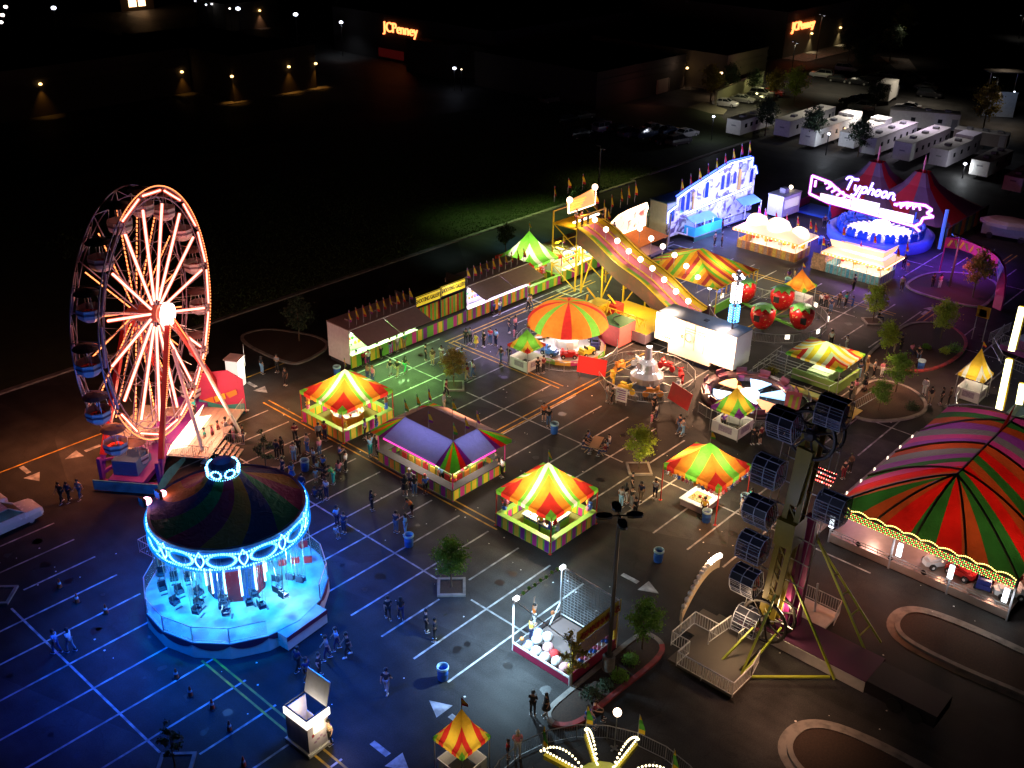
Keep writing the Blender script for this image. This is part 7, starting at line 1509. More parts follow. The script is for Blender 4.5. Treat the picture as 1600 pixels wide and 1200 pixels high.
b = MB(); [b.box((x_, y_, z_), (.35, .2, .18)) for x_, y_, z_ in ((FX0 + .2, FY1, HT), (FX1 - .1, FY1 - .1, HT + .05))]; b.build('flood_heads', M('flood_head_white', (.9, .97, 1), emit=6), bk)

# ================================================================ WHITE TICKET KIOSK (bottom left)
tk = thing('white_kiosk', 'small white kiosk with its roof hatch propped open, lit from inside, at bottom left', 'kiosk', (22.7, 33.8, 0), R(2)); tk.scale = (.78, .78, .98)
kw, kd = .85, 1.1; b = MB(); b.bx(-kw, kw, -kd, -kd + .05, .25, 2.3); b.bx(-kw, kw, kd - .05, kd, .25, 2.3); b.bx(-kw, -kw + .05, -kd + .05, kd - .05, .25, 2.3); b.bx(kw - .05, kw, -kd + .05, kd - .05, .25, 1.2); b.bx(-kw + .05, kw - .05, -kd + .05, kd - .05, .25, .3)
for i in range(4): b.bx(-kw - .01, -kw, -kd + .2 + .5 * i, -kd + .22 + .5 * i, .3, 2.2)
b.build('walls', M('kiosk_body', (.6, .55, .62), .4), tk)
b = MB(); b.bx(-kw - .12, kw + .12, -kd - .12, -kd - .02, 2.0, 2.45); b.bx(-kw - .12, -kw - .02, -kd, kd, 2.0, 2.45); b.build('lit_header', M('header_glow', (1, .9, .78), emit=2.2), tk)
b = MB(); [b.bar(a, c, .05, 4) for a, c in (((-kw, -kd, 2.5), (kw, -kd, 2.5)), ((kw, -kd, 2.5), (kw, kd, 2.5)), ((kw, kd, 2.5), (-kw, kd, 2.5)), ((-kw, kd, 2.5), (-kw, -kd, 2.5)))]; b.build('roof_rim', DRK, tk)
b = MB(); b.slab([(kw, -kd, 2.5), (kw, kd, 2.5), (kw + .45, kd, 3.9), (kw + .45, -kd, 3.9)], .05); b.build('roof_hatch', WHT, tk)
b = MB(); b.bx(-.3, .4, -.5, .3, .3, 1.15, 0); b.build('inner_counter', M('counter_olive', (.3, .25, .1)), tk); b = MB(); b.bx(-.4, .5, -kd - .01, -kd, 1.3, 2.0, 0); b.build('window', M('window_glow', (1, .9, .55), emit=1.4), tk)
b = MB(); b.box((-.45, -kd - .012, 1.25), (.18, .01, .2), 0); [b.box((-.3 + .25 * i, -kd - .012, .75 + .1 * (i % 3)), (.2, .01, .12), 1) for i in range(5)]; b.build('decals', [M('decal_maroon', (.35, .04, .06)), M('decal_mauve', (.4, .25, .4))], tk)
b = MB(); b.bx(-kw - .15, kw + .15, -kd - .15, kd + .15, .05, .22); b.build('base', WHT, tk); lamp((0, 0, 1.9), (1, .88, .7), 70, .15, tk); lamp((.3, -kd - .7, 1.5), (1, .8, .5), 40, .15, tk)

# ================================================================ BOTTOM RIDE: arching arms with bulbs inside a barrier ring
ox, oy = at(936, 1292)
oc = thing('arching_arm_ride', 'ride with yellow arms and arches of white bulbs, cut by the bottom edge', 'spinning ride', (ox, oy, 0))
b = MB(); b.cyl((0, 0, 0), .8, 2.6, 16); b.lathe([(1.6, 2.2), (1.3, 2.9), (.4, 3.2)], 16); b.build('centre_hub', M('hub_olive', (.3, .35, .05)), oc); N = 8
for k in range(N):
    a = 2 * PI * k / N + .12; d = Vector((math.cos(a), math.sin(a), 0)); b = MB(); b.beam(d * .6 + Vector((0, 0, 2.7)), d * 3.2 + Vector((0, 0, 2.6)), .2, .25); arm = b.build('arm', M('arm_yellow', (.7, .6, .05)), oc)
    c = MB(); pts = []
    for i in range(16): t = i / 15; p = d * (.8 + 2.6 * t) + Vector((0, 0, 2.8 + .85 * math.sin(PI * t) ** .8)); c.ball(p, .06, 0, 6, 4)
    c.build('arch_bulbs', M('bulb_pearl', (1, .85, .5), emit=4), arm)
    c = MB(); [c.ball(d * (.8 + 2.4 * i / 14) + Vector((0, 0, 2.95)), .06, 0, 5, 3) for i in range(15)]; c.build('arm_bulbs', MATS['bulb_pearl'], arm)
    flag(oc, d.x * 3.3, d.y * 3.3, 2.6, 2, 0, 1.9)
b = MB(); [b.lathe([(2.9, .4), (3.0, .7)], 8)]; b.build('seat_ring', DRK, oc)
railring(oc, 5.6, 22, name='barrier', cx=-.1, cy=.05); lamp((0, 0, 4.8), (1, .8, .45), 200, .3, oc)
gp = thing('globe_lamp', 'post lamp with a warm round globe beside the bottom barrier', 'lamp', at(960, 1170)); b = MB(); b.bar((0, 0, 0), (0, 0, 2.3), .035, 6); b.box((0, 0, .03), (.5, .1, .06)); b.box((0, 0, .03), (.1, .5, .06)); b.build('post', GALV, gp); b = MB(); b.ball((0, 0, 2.5), .22, 0, 12, 8); b.build('globe', M('globe_peach', (1, .72, .5), emit=9), gp); lamp((0, 0, 2.9), (1, .65, .4), 90, .2, gp)

# ================================================================ RIGHT EDGE RIDES
WR0 = [(at(1560, 642, 2), 2, at(1577, 562, 5.6), 5.6), (at(1580, 548, 6.2), 6.2, at(1597, 480, 9.6), 9.6), (at(1592, 632, 3), 3, at(1598, 600, 4.5), 4.5)]
wr = thing('wheel_ride', 'upright ride with yellow light tubes on green arms at the right edge', 'thrill ride', (84.5, 17.6, 0)); b = MB(); b.beam((-2, 2.2, 0), (0, 0, 6.4), .35, .35); b.beam((2, -2, 0), (0, 0, 6.4), .35, .35); b.beam((-2, -2, 0), (0, 0, 6.4), .3, .3); b.bx(-2.6, 2.6, -2.6, 2.6, .05, .3); [b.bar((-1.6 + i * .5, 1.8 - .4 * i, .3 + i * 1.2), (-.8 + i * .4, 1.0 - .4 * i, .8 + i * 1.2), .08, 5) for i in range(4)]; b.build('tower', M('tower_sage', (.15, .25, .2), .5), wr)
for a_, za_, b_, zb_ in WR0:
    p0 = (a_[0] - 84.5, a_[1] - 17.6, za_); p1 = (b_[0] - 84.5, b_[1] - 17.6, zb_)
    b = MB(); b.bar(p0, p1, .26, 8); b.build('light_tube', M('tube_lemon', (1, .95, .45), emit=5), wr); b = MB(); b.bar(Vector(p0) + Vector((.3, 0, 0)), Vector(p1) + Vector((.3, 0, 0)), .32, 8); b.build('arm', YEL, wr)
b = MB(); b.ball((-.3, 0, 6.6), .4, 0, 10, 6); b.build('hub_lamp', M('lamp_warm', (1, .8, .55)), wr); lamp((-1.5, 0.6, 5.2), (1, .9, .6), 380, .3, wr); lamp((0, 3, 9), (.9, 1, .5), 200, .3, wr)
railring(wr, 6.6, 18, PI * .45, PI * 1.6)
b = MB(); [b.bx(x_, x_ + .7, y_, y_ + .5, .02, .3) for x_, y_ in ((-3.6, .6), (-4.2, 1.8), (-4.6, -1.5), (-2.4, 2.4))]; b.build('blocks', WOOD, wr)
kc = thing('small_coaster', 'purple children\'s ride platform with bluish lights behind a crowd barrier at the right', 'children\'s ride', (98.6, 22.6, 0), -.2); b = MB(); b.bx(-2, 2.5, -3, 2.4, .3, .5, 0); b.bx(-2.04, -2, -3, 2.4, 0, .5, 1); b.bx(-1.5, -1.4, -2.6, 1.4, .5, 1.3, 1); b.build('deck', [SILV, M('wrap_purple', (.4, .1, .5), var=.5)], kc)
b = MB(); rail(b, [(-2, 2.4), (-2, 3.6), (2, 3.8)], z=.2); rail(b, [(-2, -3), (-2, 2.4)], z=.5); b.tube([(-1, -2, 1.2), (0, 0, 2.4), (1.4, 1.6, 1.4), (2.0, -.5, 1.9), (.5, -2.6, 1.2)], .08, 6, 0, True); b.build('track_and_rails', GALV, kc); b = MB(); b.ball((1.6, -1.8, 3.0), .34, 0); b.bar((1.6, -1.8, .4), (1.6, -1.8, 2.8), .04, 5, 1); b.build('lamp', [M('lamp_blueice', (.8, .88, 1), emit=8), GALV], kc); lamp((.8, -1.6, 3.4), (.55, .6, 1), 320, .2, kc)
cbf = thing('crowd_barrier', 'long low grey barrier below the purple ride on the right', 'barrier', (94.3, 24.6, 0)); b = MB(); rail(b, [(6.6, 1.8), (2.6, 1.4), (-.6, -.6), (-1.6, -3.4), (-1.8, -7)], step=.25); b.build('barrier', GALV, cbf)
yg = thing('height_sign', 'yellow frame sign standing beside the tree of the red-kerbed island', 'sign', (97.5, 27.6, 0)); b = MB(); b.bar((0, -.5, 0), (0, -.5, 3.0), .04, 5, 1); b.bar((0, .5, 0), (0, .5, 3.0), .04, 5, 1); b.slab([(0, -.6, 2.4), (0, .6, 2.4), (0, .6, 3.5), (0, -.6, 3.5)], .06); b.slab([(-.03, -.4, 2.5), (-.03, .4, 2.5), (-.03, .3, 3.2), (-.03, -.3, 3.2)], .03, 2); b.build('sign', [M('sign_amber', (.75, .45, .03)), GALV, PUR], yg)
# unseen lamps added over the lot, in place of spill from stands and rides
for px, py, h, c, p in ((425, 640, 5, (1, .36, .14), 1000), (735, 690, 5, (1, .42, .2), 700), (900, 610, 5, (1, .34, .15), 1300), (1000, 680, 5, (1, .4, .18), 900), (1050, 760, 4.5, (1, .55, .2), 900), (1130, 850, 5, (1, .45, .2), 700), (640, 600, 4.5, (.35, 1, .2), 1700), (1350, 600, 5, (1, .5, .27), 1100), (1450, 600, 5, (1, .45, .3), 900),
    (1200, 440, 5, (.9, .8, .3), 900), (1300, 500, 5, (1, .5, .4), 800), (60, 720, 6, (1, .32, .12), 1000), (1350, 930, 5, (1, .22, .06), 380), (1225, 1110, 4.5, (1, .5, .28), 500), (520, 1120, 6, (0, .11, 1), 2000), (150, 1080, 7, (0, .05, 1), 1200), (650, 1010, 6, (0, .14, 1), 1100), (780, 545, 4.5, (.6, .4, 1), 800), (870, 440, 4.5, (.75, .95, .2), 900)): lamp((*at(px, py), h), c, p * (2.3 if 700 < px < 1220 else 1.9), .4)
for x, y, p in ((55, 56, 420), (71, 57, 420), (46, 40, 260)): lamp((x, y, 8), (1, .7, .6), p, .6, spot=False)  # unseen fill lamps added above the booths to lift awnings and roofs
# ================================================================ VEHICLES
def car_parts(kind='sedan'):
    if ('carm', kind) in MATS: return MATS[('carm', kind)]
    H_ = 1.45 if kind == 'sedan' else 1.72; L_ = 2.3
    # cross sections along the car: (x, half width low, half width top, z bottom, z top)
    if kind == 'sedan': sec = [(-2.3, .78, .7, .45, .85), (-2.2, .86, .78, .3, .98), (-1.5, .9, .84, .25, 1.02), (-.9, .9, .84, .25, 1.02), (.7, .9, .84, .25, 1.0), (1.3, .9, .82, .25, .96), (2.1, .86, .76, .3, .84), (2.3, .76, .64, .42, .7)]; roof = [(-1.65, 1.02), (-1.0, 1.42), (.25, 1.45), (1.05, .98)]
    else: sec = [(-2.35, .8, .74, .45, 1.0), (-2.25, .9, .84, .35, 1.15), (-1.5, .94, .88, .3, 1.12), (.8, .94, .88, .3, 1.1), (1.3, .94, .86, .3, 1.06), (2.15, .9, .8, .35, .98), (2.35, .8, .7, .5, .85)]; roof = [(-2.25, 1.12), (-1.95, 1.68), (.2, 1.76), (1.15, 1.08)]
    b = MB(); vs = []; k = len(sec)
    for x, wl, wt, zb, zt in sec: vs += [(x, -wl, zb), (x, -wl, (zb + zt) / 2 + .05), (x, -wt, zt), (x, wt, zt), (x, wl, (zb + zt) / 2 + .05), (x, wl, zb)]
    fs = []
    for i in range(k - 1):
        for j in range(6): fs.append((i * 6 + j, (i + 1) * 6 + j, (i + 1) * 6 + (j + 1) % 6, i * 6 + (j + 1) % 6))
    fs += [tuple(reversed(range(6))), tuple((k - 1) * 6 + j for j in range(6))]; b.add(vs, fs)
    (x0, z0), (x1, z1), (x2, z2), (x3, z3) = roof; b.slab([(x1, -.62, z1), (x2, -.62, z2), (x2, .62, z2), (x1, .62, z1)], .05)
    for s in (-1, 1): [b.bar((a[0], s * (.84 if a[1] < 1.2 else .63), a[1]), (c[0], s * (.84 if c[1] < 1.2 else .63), c[1]), .035, 4) for a, c in (((x0, z0), (x1, z1)), ((x2, z2), (x3, z3)))]; b.bar(((x1 + x2) / 2, s * .86, 1.02), ((x1 + x2) / 2, s * .63, z1), .03, 4)
    body = b.mesh('body', WHT, False)
    g_ = MB(); A = [(x0 + .05, -.82, z0 - .01), (x3 - .05, -.82, z3 - .01), (x3 - .05, .82, z3 - .01), (x0 + .05, .82, z0 - .01)]; Bq = [(x1, -.61, z1 - .03), (x2, -.61, z2 - .03), (x2, .61, z2 - .03), (x1, .61, z1 - .03)]
    for i in range(4): g_.poly([A[i], A[(i + 1) % 4], Bq[(i + 1) % 4], Bq[i]])
    glass = g_.mesh('windows', GLASS)
    w_ = MB(); w_.bar((0, -.1, 0), (0, .1, 0), .33, 18); wheel = w_.mesh('wheel', RUBBER); r_ = MB(); r_.bar((0, -.11, 0), (0, .11, 0), .19, 10); rim = r_.mesh('rim', SILV)
    h_ = MB(); h_.box((0, 0, 0), (.12, .34, .13)); hl = h_.mesh('headlight', M('headlight_glass', (.8, .8, .8), .15)); tl_ = MB(); tl_.box((0, 0, 0), (.08, .3, .14)); tl = tl_.mesh('tail_light', RED)
    MATS[('carm', kind)] = (body, glass, wheel, rim, hl, tl); return MATS[('carm', kind)]
PAINT = {k: M('car_paint_' + k, c, .25, .2, var=.03) for k, c in (('white', (.7, .7, .72)), ('silver', (.4, .4, .42)), ('black', (.02, .02, .025)), ('dark_blue', (.03, .05, .12)), ('red', (.35, .03, .03)), ('grey', (.15, .15, .16)))}
def raw(me, name, parent, loc=(0, 0, 0)):
    o = bpy.data.objects.new(name, me); C.objects.link(o); o.parent = parent; o.location = loc; return o
def parked(px, py, rz, col, label, kind='sedan', small=False):
    t = thing('parked_car', label, 'car', (*at(px, py), 0), rz, 'parked cars'); body, glass, wheel, rim, hl, tl = car_parts(kind)
    o = raw(body, 'body', t); o.material_slots[0].link = 'OBJECT'; o.material_slots[0].material = PAINT[col]; raw(glass, 'windows', t)
    for dx in (-1.4, 1.42):
        for s in (-1, 1): wv = raw(wheel, 'wheel', t, (dx, s * .8, .33)); raw(rim, 'rim', wv)
    for s in (-1, 1): raw(hl, 'headlight', t, (2.22, s * .6, .68)); raw(tl, 'tail_light', t, (-2.27, s * .62, .85))
    return t
suv = parked(15, 818, R(2), 'white', 'white estate car lit blue on its side, cut by the left edge', 'suv'); suv.location = (20.6, 63.6, 0)
s2 = parked(0, 800, R(2), 'white', 'pale car mostly cut by the left edge, behind the white estate car'); s2.location = (19.6, 66.6, 0)
CL = [(1133, 166, 'white', 'white car at the left end of the five by the grass tip', 'sedan'), (1160, 160, 'silver', 'golden-lit silver car second of the five by the grass tip', 'sedan'), (1178, 157, 'grey', 'grey car third of the five by the grass tip', 'sedan'), (1190, 152, 'silver', 'silver estate car fourth of the five by the grass tip', 'suv'), (1206, 150, 'red', 'red car at the right end of the five by the grass tip', 'sedan')]
for px, py, c, lb, k in CL: parked(px, py, R(-75), c, lb, k)
CL = [(1283, 121, 'white', 'pale car beside the green verge under the shop wall', 'suv'), (1322, 112, 'white', 'white pickup-like car right of the pale car under the shop wall', 'suv'), (1310, 128, 'black', 'dark car in front of the white one under the shop wall', 'sedan'), (1340, 132, 'black', 'dark car, left of the row in front of the pale footpath', 'sedan'),
      (1362, 126, 'grey', 'grey car, second of the row in front of the pale footpath', 'sedan'), (1384, 122, 'silver', 'car with a bright windscreen in front of the pale footpath', 'sedan'), (1395, 138, 'dark_blue', 'dark blue car in the middle of the far lot', 'sedan'), (1415, 130, 'black', 'black car in the middle of the far lot', 'suv'),
      (1430, 124, 'grey', 'grey car toward the right of the far lot', 'sedan'), (1446, 140, 'silver', 'silver car with highlights at the right of the far lot', 'sedan'), (1452, 152, 'black', 'black car at the right of the far lot, lower row', 'suv'), (1330, 163, 'black', 'black car left of the box truck', 'sedan'), (1350, 160, 'dark_blue', 'dark blue car nearest the box truck', 'sedan'), (1346, 172, 'silver', 'small pale van-like car under the box truck', 'suv'),
      (1418, 172, 'silver', 'silver car right of the box truck', 'sedan'), (1468, 186, 'silver', 'pale car right of the bent white trailer', 'sedan'), (1548, 172, 'black', 'dark car near the pale wall at the right edge', 'sedan')]
for px, py, c, lb, k in CL: parked(px, py, R(pr.choice((-78, 102))), c, lb, k)
for i, (px, py) in enumerate([(885, 193), (910, 186), (935, 198), (945, 205), (968, 206), (985, 213), (1008, 215), (1020, 205), (1035, 224), (1060, 226), (1045, 210), (1072, 214), (905, 215), (860, 160)]):
    parked(px, py, R(-8), ['black', 'grey', 'dark_blue', 'silver'][i % 4], 'dim car number %s from the left in the unlit rows behind the grass field' % ['one', 'two', 'three', 'four', 'five', 'six', 'seven', 'eight', 'nine', 'ten', 'eleven', 'twelve', 'thirteen', 'fourteen'][i] if 0 else ['dim black car', 'dim grey car', 'dim blue car', 'dim silver car'][i % 4] + ' in the unlit rows behind the grass field', 'sedan' if i % 3 else 'suv')['group'] = 'dim cars in unlit rows, ' + ['black', 'grey', 'blue', 'silver'][i % 4]
def rv(x0, x1, y, w_, h, label, col=WHT, wins=6, step=None, sten=0, rz=0.):
    L_ = x1 - x0; t = thing('travel_trailer', label, 'trailer', ((x0 + x1) / 2, y, 0), rz, 'long white living trailers behind the fair'); b = MB(); hx = L_ / 2
    b.bx(-hx, hx, -w_ / 2, w_ / 2, .7, h, 0)
    if step: b.bx(hx - step, hx, -w_ / 2 + .01, w_ / 2 - .01, h + .0, h + .55, 0)
    b.build('body', col, t); b = MB(); b.bx(-hx - .03, hx + .03 - (step or 0), -w_ / 2 - .03, w_ / 2 + .03, h + .002, h + .06); b.build('roof', M('rv_roof', (.5, .47, .42), .7, var=.2), t)
    b = MB(); [b.bx(-hx + L_ * f, -hx + L_ * f + .9, -.4, .4, h + .07, h + .4) for f in (.2, .5, .78)]; b.build('roof_units', M('rv_units', (.2, .2, .2)), t)
    for i in range(wins): b = MB(); xx = -hx + L_ * (i + .8) / (wins + .6); b.bx(xx, xx + .7, -w_ / 2 - .02, -w_ / 2, 1.7, 2.35); b.build('window', GLASS, t)
    b = MB(); b.bx(-hx - .02, -hx, -.4, .4, 2.0, 2.2, 0); b.bx(hx - 1.2, hx - .3, -w_ / 2 - .02, -w_ / 2, .8, 2.5, 0); b.build('trim', GREY, t)
    b = MB(); [b.bar((hx * f, -w_ / 2 + .02, .4), (hx * f, -w_ / 2 + .3, .4), .4, 14) for f in (-.1, .1)]; b.bar((-hx, 0, .7), (-hx - 1.2, 0, .5), .06, 5); b.build('wheels', RUBBER, t)
    return t
rv(154.0, 169.5, 80.3, 2.7, 3.2, 'long white trailer at the left end of the trailer row', wins=5); rv(149.5, 160.5, 86.5, 2.6, 3.0, 'short pale trailer up and left of the long white row'); rv(151.5, 167, 74.4, 2.7, 3.2, 'second long trailer with a pale pink end wall', step=3)
rv(155, 168, 69.6, 2.6, 2.9, 'trailer with an air unit between the second and fourth in the row', step=2.5); rv(153.5, 168.5, 65.5, 2.6, 3.2, 'narrow white trailer in the middle of the row with a bluish front'); rv(153.8, 168.5, 60.2, 2.7, 3.3, 'long trailer with six small windows in the row', wins=6)
rv(154.6, 167.3, 55, 2.7, 3.1, 'lilac-lit trailer with a raised rear at the right of the row', M('rv_lilac', (.6, .55, .62)), 4, 3.6); rv(153.5, 163, 48.6, 2.6, 2.8, 'low trailer with clutter on its roof at the right end of the row', wins=2); rv(149, 157, 42.4, 2.5, 2.6, 'small trailer far right with a dark hatch', wins=1)
rv(172, 183, 66.8, 2.8, 3.3, 'bent white trailer standing crosswise behind the row', wins=2, rz=R(-65)); rv(169, 177, 55.5, 2.6, 2.6, 'low dark trailer with a pale roof edge behind the row', M('rv_brown', (.2, .17, .15)), 0, rz=R(-80)); rv(160, 170, 36.5, 2.7, 3.0, 'yellow-lit motor home at the right edge', CREAM, 3)
bxk = thing('box_truck', 'white-fronted box truck behind the trailer row', 'truck', (*at(1382, 160), 0), R(10)); b = MB(); b.bx(-3, 3, -1.3, 1.3, .8, 3.9); b.build('cargo_box', WHT, bxk); b = MB(); b.bx(3.1, 4.8, -1.1, 1.1, .5, 2.5); b.build('cab', GREY, bxk); b = MB(); [b.bar((x_, s * 1.1 - .15, .45), (x_, s * 1.1 + .15, .45), .45, 14) for x_ in (-2, 3.8) for s in (-1, 1)]; b.build('wheels', RUBBER, bxk)
cv = thing('covered_vehicle', 'pale covered vehicle alone in the dark at the right', 'vehicle', (*at(1572, 372), 0), R(-80)); b = MB(); b.lathe([(0, 2.4), (1.6, 2.3), (2.1, 2.0), (2.1, 1.6)], 8); b.build('cover', M('cover_beige', (.45, .36, .33)), cv).scale = (1.6, .9, 1); b = MB(); b.bx(-2.8, 2.8, -1.3, 1.3, .5, 1.7); b.build('body', GREY, cv); b = MB(); [b.bar((x_, s * 1.2 - .1, .4), (x_, s * 1.2 + .1, .4), .4, 14) for x_ in (-1.8, 1.8) for s in (-1, 1)]; b.build('wheels', RUBBER, cv); lamp((0, -4, 7), (1, .7, .65), 160, .5, cv)

# ================================================================ FAR BUILDINGS
STUC = M('stucco_tan', (.16, .13, .09), .9, var=.15, scale=.4); DKW = M('stucco_dark', (.04, .03, .022), .9, var=.2, scale=.3); CONCW = M('pale_wall', (.45, .43, .3), .9, var=.12, scale=.5); ROOFD = M('roof_gravel', (.012, .011, .01), .95)
def building(label, x0, x1, y0, y1, h, mat, parapet=.5, rz=0, name='retail_building', strip=True):
    t = thing(name, label, 'building', ((x0 + x1) / 2, (y0 + y1) / 2, 0), rz); hx, hy = (x1 - x0) / 2, (y1 - y0) / 2; b = MB(); b.bx(-hx, hx, -hy, hy, 0, h); b.build('wall', mat, t)
    b = MB(); b.bx(-hx + .3, hx - .3, -hy + .3, hy - .3, h + .002, h + .05); b.build('roof', ROOFD, t); b = MB(); b.bx(-hx - .1, hx + .1, -hy - .1, -hy + .3, h, h + parapet); b.bx(-hx - .1, -hx + .3, -hy + .3, hy, h, h + parapet); [b.bx(-hx - .15, hx + .15, -hy - .15, -hy - .1, h * f, h * f + .3) for f in (.62, .8)]; b.build('cornice', mat, t); return t
def wall_lamp(parent, lx, ly, z, col=(1, .55, .18), p=260, nx=0, ny=-1):
    p = p * 1.6
    b = MB(); b.ball((lx + nx * .25, ly + ny * .25, z), .32, 0, 8, 5, (1, 1, .7)); b.build('wall_light', M('sodium_lamp', (1, .6, .22), emit=5), parent); lamp((lx + nx * .55, ly + ny * .55, z - .35), col, p * .6, .1, parent, spot=70, blend=1.)
def wl(t, px_top, py_top, px, py, x0, hyoff, p=260): pass
b1 = building('dark flat-roofed building with amber wall lamps at the upper left, left part', 30, 107, 176.5, 215, 7.5, DKW); b2 = building('dark flat-roofed building with three amber wall lamps, stepped forward of the other', 107.5, 126, 163.6, 200, 7.5, DKW)
def P2(px, py, yw):           # z on a wall plane y = yw seen at the pixel
    v = _m @ Vector((px - 800, 600 - py, -FOC)); t = yw / v.y; return v.x * t, CAMH + v.z * t
for bb, yw, cx_, cy_, lst in ((b1, 176.5, 68.5, 195.75, ((62, 131), (283, 112))), (b2, 163.6, 116.75, 181.8, ((361, 119), (450, 104), (492, 99)))):
    for px, py in lst: x_, z_ = P2(px, py, yw); wall_lamp(bb, x_ - cx_, yw - cy_ , z_, (1, .42, .06), 480)
pv = MB()
for (px0, py0, px1, py1) in ((50, 184, 100, 171), (262, 151, 300, 162), (343, 166, 396, 158), (432, 152, 520, 137)): a = at(px0, py0); c = at(px1, py1); pv.prism([(a[0], a[1]), (c[0], c[1]), (c[0], c[1] + 2), (a[0], a[1] + 2)], 0, .12)
struct(pv.build('pavement', CONC))
# building carrying the left red sign (wall facing -X)
xs, ys_ = at(625, 98); b3 = building('black unlit department store block carrying the broken red sign at the top', xs, xs + 45, ys_ - 28, ys_ + 22, 9, M('store_black', (.03, .025, .025), .9))
SR = M('sign_scarlet', (1, .22, .06), emit=4.5)
def P3(px, py, xw): v = _m @ Vector((px - 800, 600 - py, -FOC)); t = xw / v.x; return v.y * t, CAMH + v.z * t
y1_, z1_ = P3(603, 37, xs); y2_, z2_ = P3(648, 52, xs); ln = abs(y1_ - y2_)
tx = letters('JCPe', ln * .33, 'sign_lettering', SR, b3, (-22.6, (y1_ * .77 + y2_ * .23) - (ys_ - 3), (z1_ + z2_) / 2 - .2), FACE_X, .2, sx=.95); tx = letters('nney', ln * .33, 'sign_lettering', SR, b3, (-22.6, (y1_ * .19 + y2_ * .81) - (ys_ - 3), (z1_ + z2_) / 2 - .2), FACE_X, .2, sx=.95)
y3_, z3_ = P3(612, 89, xs); b = MB(); b.bx(-22.7, -22.6, y3_ - ys_ + 3 - 4, y3_ - ys_ + 3 + 4, .6, 2.4); b.build('entrance_glow', M('red_glow', (.2, .01, .01), emit=.12), b3)
# building carrying the right red sign: wall faces -Y
sx0, sy0 = at(1237, 82); yw = 118.0
b4 = building('pale department store wall with the right red sign and two wall lamps', 222, 292, yw, yw + 40, 9.5, STUC); cx4, cy4 = 257, yw + 20
xa, za = P2(1237, 40, yw); xb, zb = P2(1271, 38, yw); letters('JCPenney', abs(xb - xa) * .26, 'sign_lettering', SR, b4, ((xa + xb) / 2 - cx4, -20.25, (za + zb) / 2), FACE_Y, .2)
for px, py in ((1267, 52), (1312, 43)): x_, z_ = P2(px, py, yw); wall_lamp(b4, x_ - cx4, -20, z_, (1, .82, .45), 700)
lamp((-20, -26, 12), (1, .85, .55), 200, 1, b4); pv = MB(); pv.bx(222, 296, yw - 6, yw, 0, .12); struct(pv.build('store_pavement', CONC))
b5 = building('corner block with stepped pale cornices by the low wall', 180, 195, 107, 140, 6.4, STUC); lamp((5, -20, 4), (.95, .95, .5), 260, 1, b5); lamp((-6, -20, 7), (1, .4, .5), 40, 1, b5)
bw = thing('boundary_wall', 'low pale yellow-lit wall in front of the corner block', 'wall', (182, 104, 0), R(10)); b = MB(); b.bx(-14, 10, -.2, .2, 0, 2.6); b.bx(-14.1, 10.1, -.3, .3, 2.602, 2.75); b.build('wall', CONCW, bw); lamp((0, -4, 3), (.95, .9, .4), 300, .5, bw); lamp((-9, -4, 3), (.95, .9, .4), 160, .5, bw)
b6 = building('dim loading block with a pale container left of the corner block', 150, 178, 115, 145, 6, DKW); x_, z_ = P2(1072, 106, 115); wall_lamp(b6, x_ - 164, -15, z_, (1, .6, .35), 260); lamp((-4, -19, 3), (1, .3, .25), 80, .5, b6)
ct = thing('container', 'pale shipping container by the loading block', 'container', (*at(1035, 142), 0), R(5)); b = MB(); b.bx(-4, 4, -1.2, 1.2, .1, 2.7); [b.bx(-3.8 + i * .5, -3.6 + i * .5, -1.24, -1.2, .2, 2.6) for i in range(16)]; b.build('body', M('container_tan', (.4, .32, .25)), ct); b = MB(); [b.bx(4.0, 4.05, s * .6 - .5, s * .6 + .5, .2, 2.6) for s in (-1, 1)]; b.build('doors', GREY, ct); lamp((1, -3, 5), (1, .75, .6), 60, .3, ct)
for i, (px, py, lb) in enumerate(((764, 112, 'small lit loading door with an amber lamp, left of two'), (836, 118, 'small lit loading door with an amber lamp, right of two'))):
    x_, y_ = at(px, py); t = building(lb, x_ - 12, x_ + 12, y_, y_ + 12, 6, DKW, name='loading_building'); b = MB(); b.bx(-.9, .9, -6.06, -6.0, .1, 2.5); b.build('door', GREY, t); wall_lamp(t, 0, -6, 3.3, (1, .8, .45), 200)
x_, y_ = at(397, 45); t = building('small distant building with a lit porch', x_ - 8, x_ + 8, y_, y_ + 12, 6, STUC, name='porch_building'); wall_lamp(t, 2, -6, 4.2, (1, .5, .3), 500); x_, y_ = at(216, 16); t = building('distant building with two bright warm windows at the top edge', x_ - 5, x_ + 5, y_, y_ + 12, 5, DKW, name='shop_building'); b = MB(); b.bx(-2.6, -.3, -6.06, -6, 1, 3); b.bx(.3, 2.4, -6.06, -6, 1, 3); b.build('window', M('window_amber', (1, .6, .3), emit=5), t); lamp((0, -9, 3), (1, .5, .2), 300, .3, t)
wb2 = thing('utility_panel', 'pale blue upright panel wall behind the brown tree at the right', 'panel', (*at(1558, 182), 0), R(-60)); b = MB(); b.bx(-2.6, 2.6, -.1, .1, 0, 4.2); b.bx(-2.7, 2.7, -.15, .15, 4.2, 4.35); b.build('panel', M('panel_bluegrey', (.4, .45, .55)), wb2); lamp((0, -5, 5), (.7, .8, 1), 120, .3, wb2)
